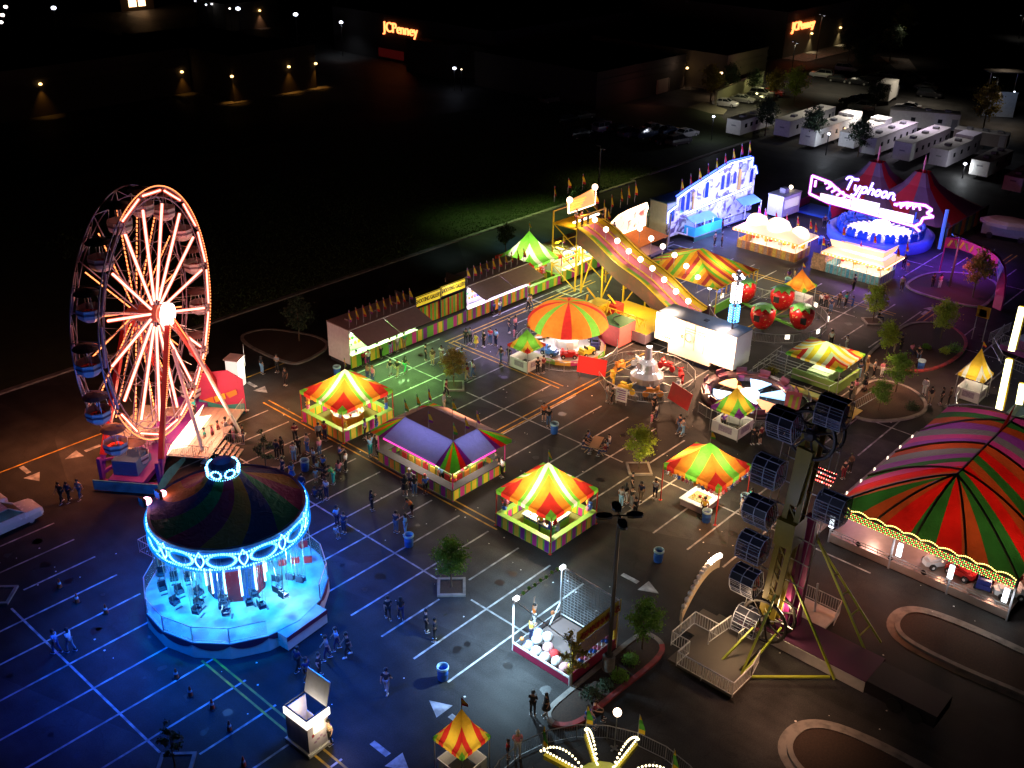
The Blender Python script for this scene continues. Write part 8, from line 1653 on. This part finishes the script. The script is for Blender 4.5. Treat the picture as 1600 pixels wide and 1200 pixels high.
cn = thing('canopy_shelter', 'flat pale canopy on posts at the right edge', 'shelter', (*at(1562, 150), 0), R(-50)); b = MB(); b.bx(-3.5, 3.5, -1.8, 1.8, 4.6, 4.8); b.build('roof', CONC, cn); b = MB(); [b.bar((x_, 0, 0), (x_, 0, 4.6), .1, 6) for x_ in (-2.5, 2.5)]; b.build('post', GALV, cn); lamp((0, 0, 7.5), (1, .8, .6), 160, .5, cn)
fp = MB(); p = [at(*q_) for q_ in ((1375, 88), (1420, 92), (1440, 118), (1452, 125), (1447, 128), (1425, 112), (1400, 108))]; fp.poly([(x, y, .01) for x, y in p]); struct(fp.build('footpath', CONC)); lamp((*at(1400, 95), 8), (1, .8, .6), 500, 1)
fp = MB(); p = [at(*q_) for q_ in ((1075, 168), (1100, 160), (1136, 172), (1130, 180), (1110, 178))]; fp.prism([(x, y) for x, y in p], 0, .12); struct(fp.build('verge', M('dry_verge', (.22, .2, .12), .9, var=.3)))
vg = MB(); p = [at(*q_) for q_ in ((1255, 112), (1272, 107), (1288, 108), (1275, 116), (1258, 117))]; vg.prism([(x, y) for x, y in p], 0, .12); struct(vg.build('grass_verge', TUFT))
# unseen lamps added above the trailers and far lot, standing in for lot-lamp spill
for px, py, z, p, c in ((1280, 205, 13, 650, (1, .93, .8)), (1370, 225, 13, 600, (.9, .85, 1)), (1440, 235, 13, 550, (.95, .9, 1)), (1300, 140, 9, 700, (1, .88, .62)), (1430, 165, 9, 700, (1, .85, .65)), (1420, 230, 8, 500, (.8, .6, 1)), (1180, 180, 8, 1100, (1, .9, .6)), (1545, 200, 8, 500, (1, .75, .5)), (1350, 215, 7, 1000, (1, .9, .8))):
    if p: lamp((*at(px, py), z), c, p * 5, .6)
# unseen green and teal lamps added to light the grass and the drive
for px, py, z, c, p in ((860, 340, 7, (.7, 1, .3), 2200), (760, 350, 7, (.6, 1, .35), 1300), (960, 290, 7, (.9, .9, .3), 900), (700, 400, 4, (.5, .8, .7), 160), (820, 380, 4.5, (.2, .6, .75), 650)): lamp((*at(px, py), z), c, p, .5)
# ================================================================ THE CROWD
Pp = person
Pp(97, 785, 'in dark clothes, left of the pair walking behind the swing ride', 'black', 'black', 'walk', 200); Pp(109, 783, 'in a navy jacket, right of the dark pair behind the swing ride', 'navy', 'black', 'walk', 200, jacket=True); Pp(126, 779, 'in a pale shirt walking beside the dark pair behind the swing ride', 'grey', 'denim', 'walk', 200)
Pp(90, 1020, 'in a blue-lit pale top stooping on the dark lot, left of two', 'light_blue', 'denim', 'walk', 120); Pp(112, 1018, 'in a long pale top on the dark lot, right of two', 'white', 'grey', 'walk', 120, hair='long')
Pp(305, 650, 'in a turquoise shirt on the ferris wheel platform', 'teal', 'black', 'stand', -60, z=.9); Pp(322, 697, 'in a turquoise top at the left of the ferris wheel queue', 'teal', 'navy', 'stand', 150); Pp(334, 694, 'in a pink top with bare arms in the ferris wheel queue', 'pink', 'red', 'stand', 150, hair='bun', hc='blond'); Pp(343, 686, 'in a red shirt waiting in the ferris wheel queue', 'maroon', 'black', 'stand', 150)
Pp(355, 681, 'in a grey shirt in the middle of the ferris wheel queue', 'grey', 'denim', 'phone', 150); Pp(366, 690, 'in a pink and white top near the end of the ferris wheel queue', 'white', 'pink', 'stand', 150, hair='long', hc='brown'); Pp(381, 692, 'in black at the end of the ferris wheel queue by the stabiliser foot', 'black', 'navy', 'stand', 150)
Pp(410, 584, 'in a dark top and pale jeans by the yellow line left', 'black', 'light_blue', 'stand', 0, hair='long'); Pp(434, 581, 'in a grey top by the white lane arrow', 'grey', 'black', 'phone', 200); Pp(447, 602, 'in black with white shoes right of the white lane arrow', 'black', 'black', 'stand', 190, shoes='white')
Pp(433, 717, 'in a navy jacket beside the grey-green tree', 'navy', 'black', 'stand', 20, jacket=True); Pp(441, 713, 'with long black hair in black beside the navy jacket', 'black', 'black', 'stand', 200, hair='long'); Pp(462, 690, 'in a maroon top standing with folded arms above the queue', 'maroon', 'black', 'phone', -120); Pp(460, 721, 'in a white shirt and pale jeans in the swing ride queue', 'white', 'light_blue', 'stand', 220); Pp(467, 712, 'in black just behind the white shirt and pale jeans', 'black', 'black', 'stand', 40)
Pp(481, 708, 'in a pale striped shirt and blue jeans in the swing ride queue', 'grey', 'blue', 'stand', 180); Pp(500, 713, 'in a pink top in the swing ride queue', 'pink', 'denim', 'stand', 100, hair='long', hc='blond'); Pp(491, 728, 'in a light blue shirt leaning at the turquoise barrel', 'light_blue', 'navy', 'phone', 170); Pp(499, 690, 'in a grey hoodie at the left side of the first tented booth', 'grey', 'black', 'stand', 60, jacket=True)
Pp(508, 688, 'in a red top and navy trousers at the counter of the first tented booth', 'red', 'navy', 'stand', 10); Pp(571, 684, 'in a dark purple top at the right counter of the first tented booth', 'purple', 'black', 'stand', 130, hair='long'); Pp(589, 678, 'in dark jacket and blue shorts at the first tented booth', 'navy', 'shorts_blue', 'stand', 130, jacket=True)
Pp(532, 725, 'in a bright blue shirt holding something by the double yellow line', 'blue', 'black', 'phone', -30); Pp(541, 736, 'in a white shirt and black trousers by the double yellow line', 'white', 'black', 'stand', 120, tall=1.06); Pp(579, 712, 'in a pale blue top with arms raised left of the games stand', 'light_blue', 'teal', 'arms_up', -90, hair='long', hc='brown'); Pp(590, 712, 'in black beside the raised arms left of the games stand', 'black', 'black', 'stand', 150, hair='long', hc='blond')
Pp(530, 742, 'in a pink top sitting in the swing ride crowd', 'pink', 'denim', 'sit', 60, hair='long'); Pp(522, 756, 'in a bright green top leaning over at the swing ride crowd', 'green', 'teal', 'bend', 120, hair='bun'); Pp(496, 741, 'in a blue and white shirt sitting at the left of the swing ride crowd', 'light_blue', 'navy', 'sit', -60); Pp(494, 753, 'child in pale blue in front of the swing ride crowd', 'light_blue', 'shorts_grey', 'stand', 60, tall=.68); Pp(506, 740, 'in a blue shirt in the middle of the swing ride crowd', 'blue', 'black', 'phone', 10); Pp(511, 751, 'in black seated amid the swing ride crowd', 'black', 'black', 'sit', 90)
Pp(443, 744, 'in dark blue at the right rear rim of the swing canopy', 'navy', 'navy', 'stand', 180); Pp(457, 752, 'in a bright blue dress at the right rear rim of the swing canopy', 'blue', 'skirt_blue', 'stand', 90, hair='long'); Pp(473, 772, 'in a blue-lit jacket just right of the swing canopy', 'navy', 'blue', 'stand', 30, jacket=True)
Pp(493, 783, 'crouched in dark blue, left of three by the first parking line', 'navy', 'black', 'sit', 20); Pp(502, 784, 'in black in the middle of three by the first parking line', 'black', 'black', 'stand', 60, tall=.8); Pp(511, 779, 'in a white shirt, right of three by the first parking line', 'white', 'navy', 'phone', 190); Pp(581, 797, 'alone in a black jacket with pale front on the parking line', 'black', 'black', 'phone', -20, jacket=True, hair='long')
Pp(527, 822, 'in light blue behind the low chair by the blue line', 'light_blue', 'navy', 'stand', -90); Pp(538, 832, 'in navy right of the low chair by the blue line', 'navy', 'navy', 'stand', 200); Pp(525, 837, 'child in pale clothes seated in front by the blue line', 'white', 'shorts_grey', 'sit', -100, tall=.7)
Pp(633, 774, 'in a long black dress left of the games stand customers', 'black', 'skirt_black', 'stand', 40, hair='long'); Pp(648, 774, 'in a black top and jeans with back to the viewer at the games stand', 'black', 'denim', 'stand', 50, hair='long'); Pp(640, 764, 'in a white cap at the games stand counter', 'grey', 'navy', 'stand', 50, hair='cap', hc='white'); Pp(665, 772, 'in a blue shirt and red cap at the games stand counter', 'blue', 'shorts_black', 'stand', 70, hair='cap', hc='red')
Pp(690, 757, 'attendant in a blue shirt inside the games stand corner', 'light_blue', 'black', 'stand', -120); Pp(775, 737, 'in black at the right side of the games stand', 'black', 'black', 'stand', 150, tall=1.05); Pp(785, 745, 'in a white top and black trousers at the right side of the games stand', 'white', 'black', 'phone', 160, hair='long')
Pp(619, 832, 'in a dark blue T-shirt and jeans above the blue barrel', 'navy', 'denim', 'phone', 10); Pp(634, 836, 'in light blue from head to foot above the blue barrel', 'light_blue', 'light_blue', 'stand', 150, hair='long'); Pp(644, 806, 'in an orange shirt bending over on the lot', 'orange', 'shorts_black', 'bend', 160)
Pp(849.6, 657, 'in an orange shirt and dark shorts on the centre lot', 'orange', 'shorts_black', 'stand', -140); Pp(857, 666, 'in black with jeans beside the orange shirt', 'black', 'denim', 'stand', -120)
tbx, tby = at(931, 704); tb2 = thing('picnic_table', 'picnic table crowded with seated people in the middle of the lot', 'table', (tbx, tby, 0), .4); b = MB(); b.bx(-.9, .9, -.38, .38, .72, .77); b.build('table_top', WOOD, tb2); b = MB(); b.bx(-.9, .9, -.95, -.68, .43, .47); b.bx(-.9, .9, .68, .95, .43, .47); b.build('bench', WOOD, tb2); b = MB(); [b.beam((x_, s * .75, 0), (x_, s * .2, .72), .06, .06) for x_ in (-.6, .6) for s in (-1, 1)]; b.build('leg', WOOD, tb2)
for i, (dx, dy, f, tp, hr, lb) in enumerate(((-.6, .85, -80, 'navy', 'short', 'in navy at the left far end'), (0, .85, -90, 'black', 'long', 'in black with long hair in the far middle'), (.6, .85, -100, 'blue', 'short', 'in bright blue at the right far end'), (-.6, -.85, 90, 'maroon', 'short', 'in maroon at the left near end'), (0, -.85, 95, 'light_blue', 'long', 'in light blue in the near middle'), (.65, -.85, 80, 'white', 'cap', 'in a white top at the right near end'))):
    a = Matrix.Rotation(.4, 2) @ Vector((dx, dy)); Pp(0, 0, 'seated at the picnic table ' + lb, tp, 'navy', 'sit', f + 23, hr, loc=(tbx + a.x, tby + a.y))
Pp(1021, 645, 'in a black top with a child by the red panel', 'black', 'black', 'stand', -100); Pp(1025, 655, 'in a white top below the red panel', 'white', 'navy', 'stand', -80, tall=.85, hair='long'); Pp(1018, 660, 'child in pink beside the white top below the red panel', 'pink', 'pink', 'stand', -100, tall=.55); Pp(1066, 681, 'in a pale shirt and pale jeans walking below the right red panel', 'grey', 'light_blue', 'walk', -30); Pp(1060, 677, 'in a dark blue top behind the pale shirt below the right red panel', 'navy', 'denim', 'walk', -30)
Pp(1176, 695, 'in black touching the neighbour, left of two by the spinning ride', 'black', 'black', 'point', 60, shoes='white'); Pp(1187, 694, 'in a dark red shirt, right of two by the spinning ride', 'maroon', 'shorts_black', 'stand', 80, shoes='white'); Pp(1129, 672, 'attendant in purple inside the ticket booth at the spinning ride', 'purple', 'black', 'stand', -130)
Pp(987, 768, 'in black at the back of the standing group beside the white shirt', 'black', 'black', 'stand', -60); Pp(1001, 784, 'in a dark printed shirt and pale trousers in the standing group', 'navy', 'khaki', 'stand', 180); Pp(970, 792, 'in a pale grey top at the left of the standing group', 'grey', 'light_blue', 'stand', 0); Pp(977, 786, 'in a black top and white trousers in the standing group', 'black', 'white', 'stand', 0, hair='long'); Pp(986, 792, 'in a black cap in the middle of the standing group', 'black', 'grey', 'stand', -20, hair='cap', hc='black'); Pp(992, 808, 'in black, nearest the viewer of the standing group', 'black', 'black', 'stand', 80)
Pp(1023, 779, 'in a long white shirt and dark shorts standing alone right of the group', 'white', 'shorts_navy', 'phone', 190, shoes='white'); Pp(1099, 808, 'attendant in a yellow shirt behind the dark blue barrel', 'yellow', 'black', 'stand', -160); Pp(1158, 800, 'child in white by the right post of the table booth', 'white', 'white', 'stand', 150, tall=.75); Pp(1172, 795, 'in a long teal dress beside the child in white', 'teal', 'skirt_green', 'stand', 150, hair='long')
Pp(948, 627, 'in a flowered top left of the ride notice board', 'white', 'grey', 'stand', -60, hair='long'); Pp(956, 630, 'in black beside the ride notice board', 'black', 'black', 'stand', 120)
nb_ = thing('notice_board', 'white notice board on a stand in front of the children\'s spinner', 'notice board', (*at(970, 632), 0), .2); b = MB(); b.bx(-.05, .05, -.5, .5, .3, 1.5, 0); [b.bx(-.06, -.05, -.4, .4 - .1 * (i % 3), .5 + i * .2, .58 + i * .2, 1) for i in range(5)]; b.build('board', [WHT, PUR], nb_); b = MB(); [b.bar((0, s * .45, 0), (0, s * .45, .3), .03, 5) for s in (-1, 1)]; b.build('feet', GALV, nb_)
Pp(795, 520, 'in a black shirt left of the dome-topped ride', 'black', 'navy', 'stand', -60, shoes='white'); Pp(805, 519, 'in a pink shirt beside the black shirt left of the dome-topped ride', 'pink', 'navy', 'stand', -80); Pp(803, 527, 'child in pink in front of the pair left of the dome-topped ride', 'pink', 'pink', 'stand', -80, tall=.55); Pp(744, 543, 'in a yellow dress in the walkway below the lilac-lit trailer', 'yellow', 'skirt_yellow', 'walk', 180, tall=.85); Pp(756, 542, 'in black with white shoes below the lilac-lit trailer', 'black', 'black', 'stand', 170, shoes='white'); Pp(766, 538, 'in a red shirt below the lilac-lit trailer', 'red', 'denim', 'phone', 190); Pp(775, 540, 'in a blue and white top below the lilac-lit trailer', 'light_blue', 'navy', 'stand', 170, hair='long')
Pp(728, 539, 'in black, left of the dark group near the brown tree', 'black', 'black', 'stand', 30); Pp(735, 537, 'in dark grey, right of the dark group near the brown tree', 'grey', 'black', 'stand', 200); Pp(762, 489, 'in a purple-lit shirt at the counter of the lilac-lit trailer', 'purple', 'denim', 'stand', 90); Pp(772, 490, 'child in blue at the counter of the lilac-lit trailer', 'blue', 'navy', 'stand', 90, tall=.75); Pp(781, 492, 'in a white top and blue shorts at the counter of the lilac-lit trailer', 'white', 'shorts_blue', 'stand', 100)
Pp(825, 485, 'in a grey shirt at the right end of the lilac-lit trailer', 'grey', 'black', 'walk', -60); Pp(829, 484, 'in blue jeans behind the grey shirt near the pagoda tent', 'tan', 'denim', 'walk', -60); Pp(812, 554, 'attendant in purple at the little red and green ticket booth', 'purple', 'black', 'stand', -130); Pp(840, 584, 'in black, left of two in front of the dome-topped ride', 'black', 'black', 'stand', 70); Pp(849, 583, 'in dark maroon, right of two in front of the dome-topped ride', 'maroon', 'black', 'stand', 90)
Pp(795, 566, 'in black walking left of the little ticket booth', 'black', 'navy', 'walk', 180); Pp(783, 567, 'in brown walking further left of the little ticket booth', 'brown', 'denim', 'walk', 180); Pp(739, 590, 'in a pale shirt right of the brown tree', 'white', 'denim', 'walk', 150); Pp(730, 594, 'in maroon below the brown tree planter', 'maroon', 'khaki', 'walk', 150); Pp(722, 570, 'in light blue behind the brown tree', 'light_blue', 'grey', 'stand', 150)
Pp(558, 573, 'in a black top and dark red trousers at the green-lit counter, leftmost', 'black', 'maroon', 'stand', 90); Pp(568, 571, 'in red at the green-lit counter, second from left', 'red', 'black', 'stand', 90, tall=.85); Pp(576, 572, 'in a white shirt at the green-lit counter', 'white', 'navy', 'stand', 80); Pp(596, 560, 'in tan leaning on the middle of the green-lit counter', 'tan', 'black', 'bend', 110); Pp(610, 553, 'in a dark top and green-lit jeans at the counter', 'black', 'light_blue', 'stand', 90); Pp(621, 549, 'in white at the right part of the green-lit counter', 'white', 'grey', 'stand', 90); Pp(632, 545, 'in a green shirt and pale trousers at the right end of the green-lit counter', 'green', 'khaki', 'stand', 70)
Pp(610, 587, 'in black, left of the three crossing the green-lit lane', 'black', 'grey', 'walk', 0); Pp(621, 589, 'in black, middle of the three crossing the green-lit lane', 'black', 'khaki', 'walk', 0); Pp(633, 583, 'in dark green, right of the three crossing the green-lit lane', 'black', 'green', 'walk', 0, hair='long'); Pp(665, 563, 'in black beside the green-lit pushchair group', 'black', 'black', 'stand', -30); Pp(676, 569, 'in orange-brown in the middle of the green-lit group by the brown tree', 'brown', 'tan', 'stand', 200); Pp(690, 566, 'in a pale top in the green-lit group by the brown tree', 'white', 'khaki', 'phone', 200)
Pp(694, 642, 'in a grey hoodie and pale trousers below the diamond planter', 'grey', 'khaki', 'stand', -60, jacket=True); Pp(697, 620, 'in maroon walking just below the diamond planter', 'maroon', 'black', 'walk', -60); Pp(575, 596, 'with brown hair behind the first tented booth, left of two', 'tan', 'denim', 'stand', 180, hair='long', hc='brown'); Pp(583, 599, 'in pink behind the first tented booth, right of two', 'pink', 'denim', 'stand', 180, hair='long', hc='red')
Pp(903, 430, 'in green and black at the pale trailer counter', 'green', 'black', 'stand', 80); Pp(897, 433, 'crouching in black at the pale trailer counter', 'black', 'black', 'sit', 80); Pp(947, 418, 'in black right of the pale trailer under the slide', 'black', 'black', 'stand', 200); Pp(980, 448, 'with red hair under the slide', 'maroon', 'denim', 'stand', -90, hair='long', hc='red')
for i, (dx, dy) in enumerate(((.6, 17.1), (1.2, 16.9), (1.8, 17.4), (2.3, 17.0), (1.5, 17.9))): Pp(0, 0, 'in %s waiting at the top of the slide' % ['dark red', 'red', 'maroon with long hair', 'a black top', 'navy'][i], ['maroon', 'red', 'maroon', 'black', 'navy'][i], 'black', 'stand', -90, ['short', 'short', 'long', 'short', 'cap'][i], z=6.7, loc=(80.2 + dx, 46.5 + dy), tall=.9)
for i, (dx, k) in enumerate(((0, 2), (0, 3.6), (0, 8.4), (0, 9.6), (0, 10.8))): Pp(0, 0, 'in %s climbing the slide stairs' % ['black near the top', 'navy near the top', 'brown halfway down', 'black halfway down', 'pink, lowest'][i], ['black', 'navy', 'brown', 'black', 'pink'][i], 'navy', 'walk', 90, z=6.5 - k * .5, loc=(80.2 + 5.5, 46.5 + 16.5 + 3 - k))
Pp(1116, 384, 'in dark grey, left of three between the funhouse and the orange food stand', 'grey', 'black', 'stand', -90); Pp(1127, 386, 'in brown, right of three between the funhouse and the orange food stand', 'brown', 'black', 'stand', -60); Pp(1128, 362, 'in maroon behind the pair near the funhouse', 'maroon', 'black', 'stand', -90); Pp(1097, 361, 'in navy on the funhouse steps', 'navy', 'black', 'stand', 60); Pp(1139, 354, 'in blue under the funhouse awning', 'blue', 'black', 'stand', 90)
Pp(1293, 366, 'in a pale blue shirt in the neon ride queue, nearest', 'light_blue', 'denim', 'stand', 30); Pp(1287, 356, 'in maroon in the neon ride queue, furthest', 'maroon', 'black', 'stand', 30); Pp(1315, 368, 'in black at the neon ride gate', 'black', 'black', 'stand', -90); Pp(1292, 397, 'in black left of the white food stand', 'black', 'black', 'stand', -80); Pp(1240, 443, 'in a peach shirt left of the small ticket booth', 'tan', 'maroon', 'stand', 120); Pp(1231, 443, 'in mauve further left of the small ticket booth', 'purple', 'khaki', 'stand', 60, hair='long')
Pp(1333, 454, 'in navy at the counter of the white food stand', 'navy', 'black', 'stand', 90, tall=1.06); Pp(1408, 454, 'in a khaki shirt right of the white food stand', 'khaki', 'brown', 'stand', 200); Pp(1411, 420, 'in black at the right end of the white food stand', 'black', 'black', 'stand', 180); Pp(1417, 424, 'child in orange at the right end of the white food stand', 'orange', 'grey', 'stand', 180, tall=.7); Pp(1456, 450, 'in a black shirt with white print on the purple lot', 'black', 'black', 'stand', -120, shoes='white'); Pp(1467, 451, 'in pale pink on the purple lot', 'pink', 'white', 'stand', -120, hair='long')
Pp(1297, 542, 'in a white shirt and black trousers right of the strawberry ride', 'white', 'black', 'stand', -140, tall=1.05); Pp(1321, 550, 'in a white shirt with one hand raised near the striped shade tent', 'white', 'grey', 'point', 130, hair='cap', hc='navy'); Pp(1320, 480, 'in a teal top and black trousers by the planter tree', 'teal', 'black', 'stand', -100); Pp(1331, 480, 'child in blue by the planter tree', 'blue', 'blue', 'stand', -100, tall=.75); Pp(1297, 489, 'in navy in the strawberry ride queue, nearest', 'navy', 'denim', 'stand', 200); Pp(1310, 479, 'in brown in the strawberry ride queue, rightmost', 'brown', 'black', 'stand', 200); Pp(1282, 480, 'in white in the strawberry ride queue, leftmost', 'white', 'black', 'stand', 200); Pp(1289, 482, 'in maroon in the middle of the strawberry ride queue', 'maroon', 'black', 'stand', 200)
Pp(1372, 502, 'in black sitting on the triangle planter kerb', 'black', 'navy', 'sit', -60); Pp(1396, 551, 'in a blue shirt and pale trousers left of the red-kerbed island', 'blue', 'khaki', 'stand', -60); Pp(1406, 549, 'in a dark shirt beside the blue shirt', 'black', 'black', 'stand', -100); Pp(1423, 554, 'in pink seated on the kerb of the island', 'pink', 'navy', 'sit', -120, hair='long'); Pp(1434, 559, 'in dark clothes seated on the kerb of the island', 'black', 'denim', 'sit', -150); Pp(1471, 502, 'in maroon half hidden behind the red-kerbed island tree', 'maroon', 'black', 'stand', 180)
Pp(1341, 591, 'in a navy top and pale jeans right of the shade tent', 'navy', 'light_blue', 'stand', 180); Pp(1353, 583, 'in brown in the group right of the shade tent', 'brown', 'tan', 'stand', -90, hair='long', hc='blond'); Pp(1364, 589, 'in a grey checked shirt in the group right of the shade tent', 'grey', 'black', 'stand', -90); Pp(1377, 587, 'child in pink at the right of the group near the shade tent', 'pink', 'white', 'stand', -120, tall=.85); Pp(1350, 609, 'in a long black dress in front of the group near the shade tent', 'black', 'skirt_black', 'stand', 160, hair='long'); Pp(1327, 625, 'in black leaning at the green counter', 'black', 'black', 'phone', 130); Pp(1335, 618, 'in pale pink beside the person at the green counter', 'pink', 'tan', 'stand', 150)
Pp(1443, 617, 'in a long white coat on the right lot', 'white', 'white', 'stand', 180, jacket=True); Pp(1452, 631, 'in black in front of the white coat', 'black', 'khaki', 'stand', -150, hair='long'); Pp(1470, 632, 'in black with a pale arm, left of two on the right lot', 'black', 'black', 'stand', 120, hair='long'); Pp(1482, 632, 'in brown, right of two on the right lot', 'brown', 'black', 'stand', 100); Pp(1519, 612, 'in purple inside the fence of the right-edge ride', 'purple', 'black', 'stand', 180)
Pp(832, 1117, 'in black raising a hand to the face, right by the bottom island', 'black', 'black', 'phone', 20); Pp(853, 1119, 'in a black dress with bare arms beside the bottom island', 'black', 'skirt_black', 'stand', 160, hair='long'); Pp(793, 1184, 'child in red at the bottom barrier', 'red', 'shorts_navy', 'stand', -60, tall=.78); Pp(808, 1181, 'in a bright pink shirt with grey hair at the bottom barrier', 'pink', 'white', 'phone', -130, hc='grey'); Pp(851 + 66, 1131, 'sitting in blue on the tip of the bottom island', 'blue', 'denim', 'sit', -80); Pp(928, 1122, 'sitting in maroon on the red kerb of the bottom island', 'maroon', 'black', 'sit', -60)
Pp(607, 967, 'in black, left of the dark pair above the cone-free lot', 'black', 'black', 'walk', 60); Pp(627, 968, 'in black, right of the dark pair above the cone-free lot', 'black', 'navy', 'walk', 60, hair='long'); Pp(666, 987, 'in black with a pale badge on the blue-lit lot', 'black', 'black', 'stand', -30); Pp(680, 1000, 'in a black shirt with arms akimbo on the blue-lit lot', 'black', 'black', 'hips', 130); Pp(604, 1083, 'in dark clothes with white shoes striding alone left of the barrel', 'black', 'grey', 'walk', 30, shoes='white')
Pp(499, 1055, 'in black standing above the white kiosk', 'black', 'black', 'stand', -60); Pp(480, 1065, 'in dark navy behind the kiosk hatch', 'navy', 'black', 'stand', -90); Pp(491, 1071, 'in dark blue leaning by the kiosk hatch', 'blue', 'black', 'bend', 180); Pp(544, 1025, 'in dark clothes with white shoes right of the swing ride exit', 'black', 'black', 'walk', 160, shoes='white'); Pp(466, 1048, 'in navy just below the swing ride skirt', 'navy', 'black', 'walk', 0); Pp(512, 1030, 'in grey by the swing ride exit', 'grey', 'navy', 'walk', 150); Pp(527, 1015, 'in light blue by the swing ride exit', 'light_blue', 'navy', 'walk', 150); Pp(516, 1162, 'at the serving side of the white kiosk', 'tan', 'black', 'stand', 180)
Pp(834, 978, 'in an orange and white top with raised hands in the basketball stall', 'orange', 'white', 'arms_up', -40, hair='short'); Pp(829, 1002, 'in a yellow shirt with a ball at the basketball stall', 'yellow', 'navy', 'phone', -30); Pp(1317, 748, 'in black by the railing of the striped big tent, left of two', 'black', 'maroon', 'stand', 60); Pp(1327, 738, 'in brown by the railing of the striped big tent, right of two', 'brown', 'black', 'stand', 60); Pp(845, 833, 'attendant in yellow inside the centre booth', 'yellow', 'navy', 'stand', -130); Pp(548, 655, 'attendant in pale green inside the first tented booth', 'khaki', 'black', 'stand', -100)
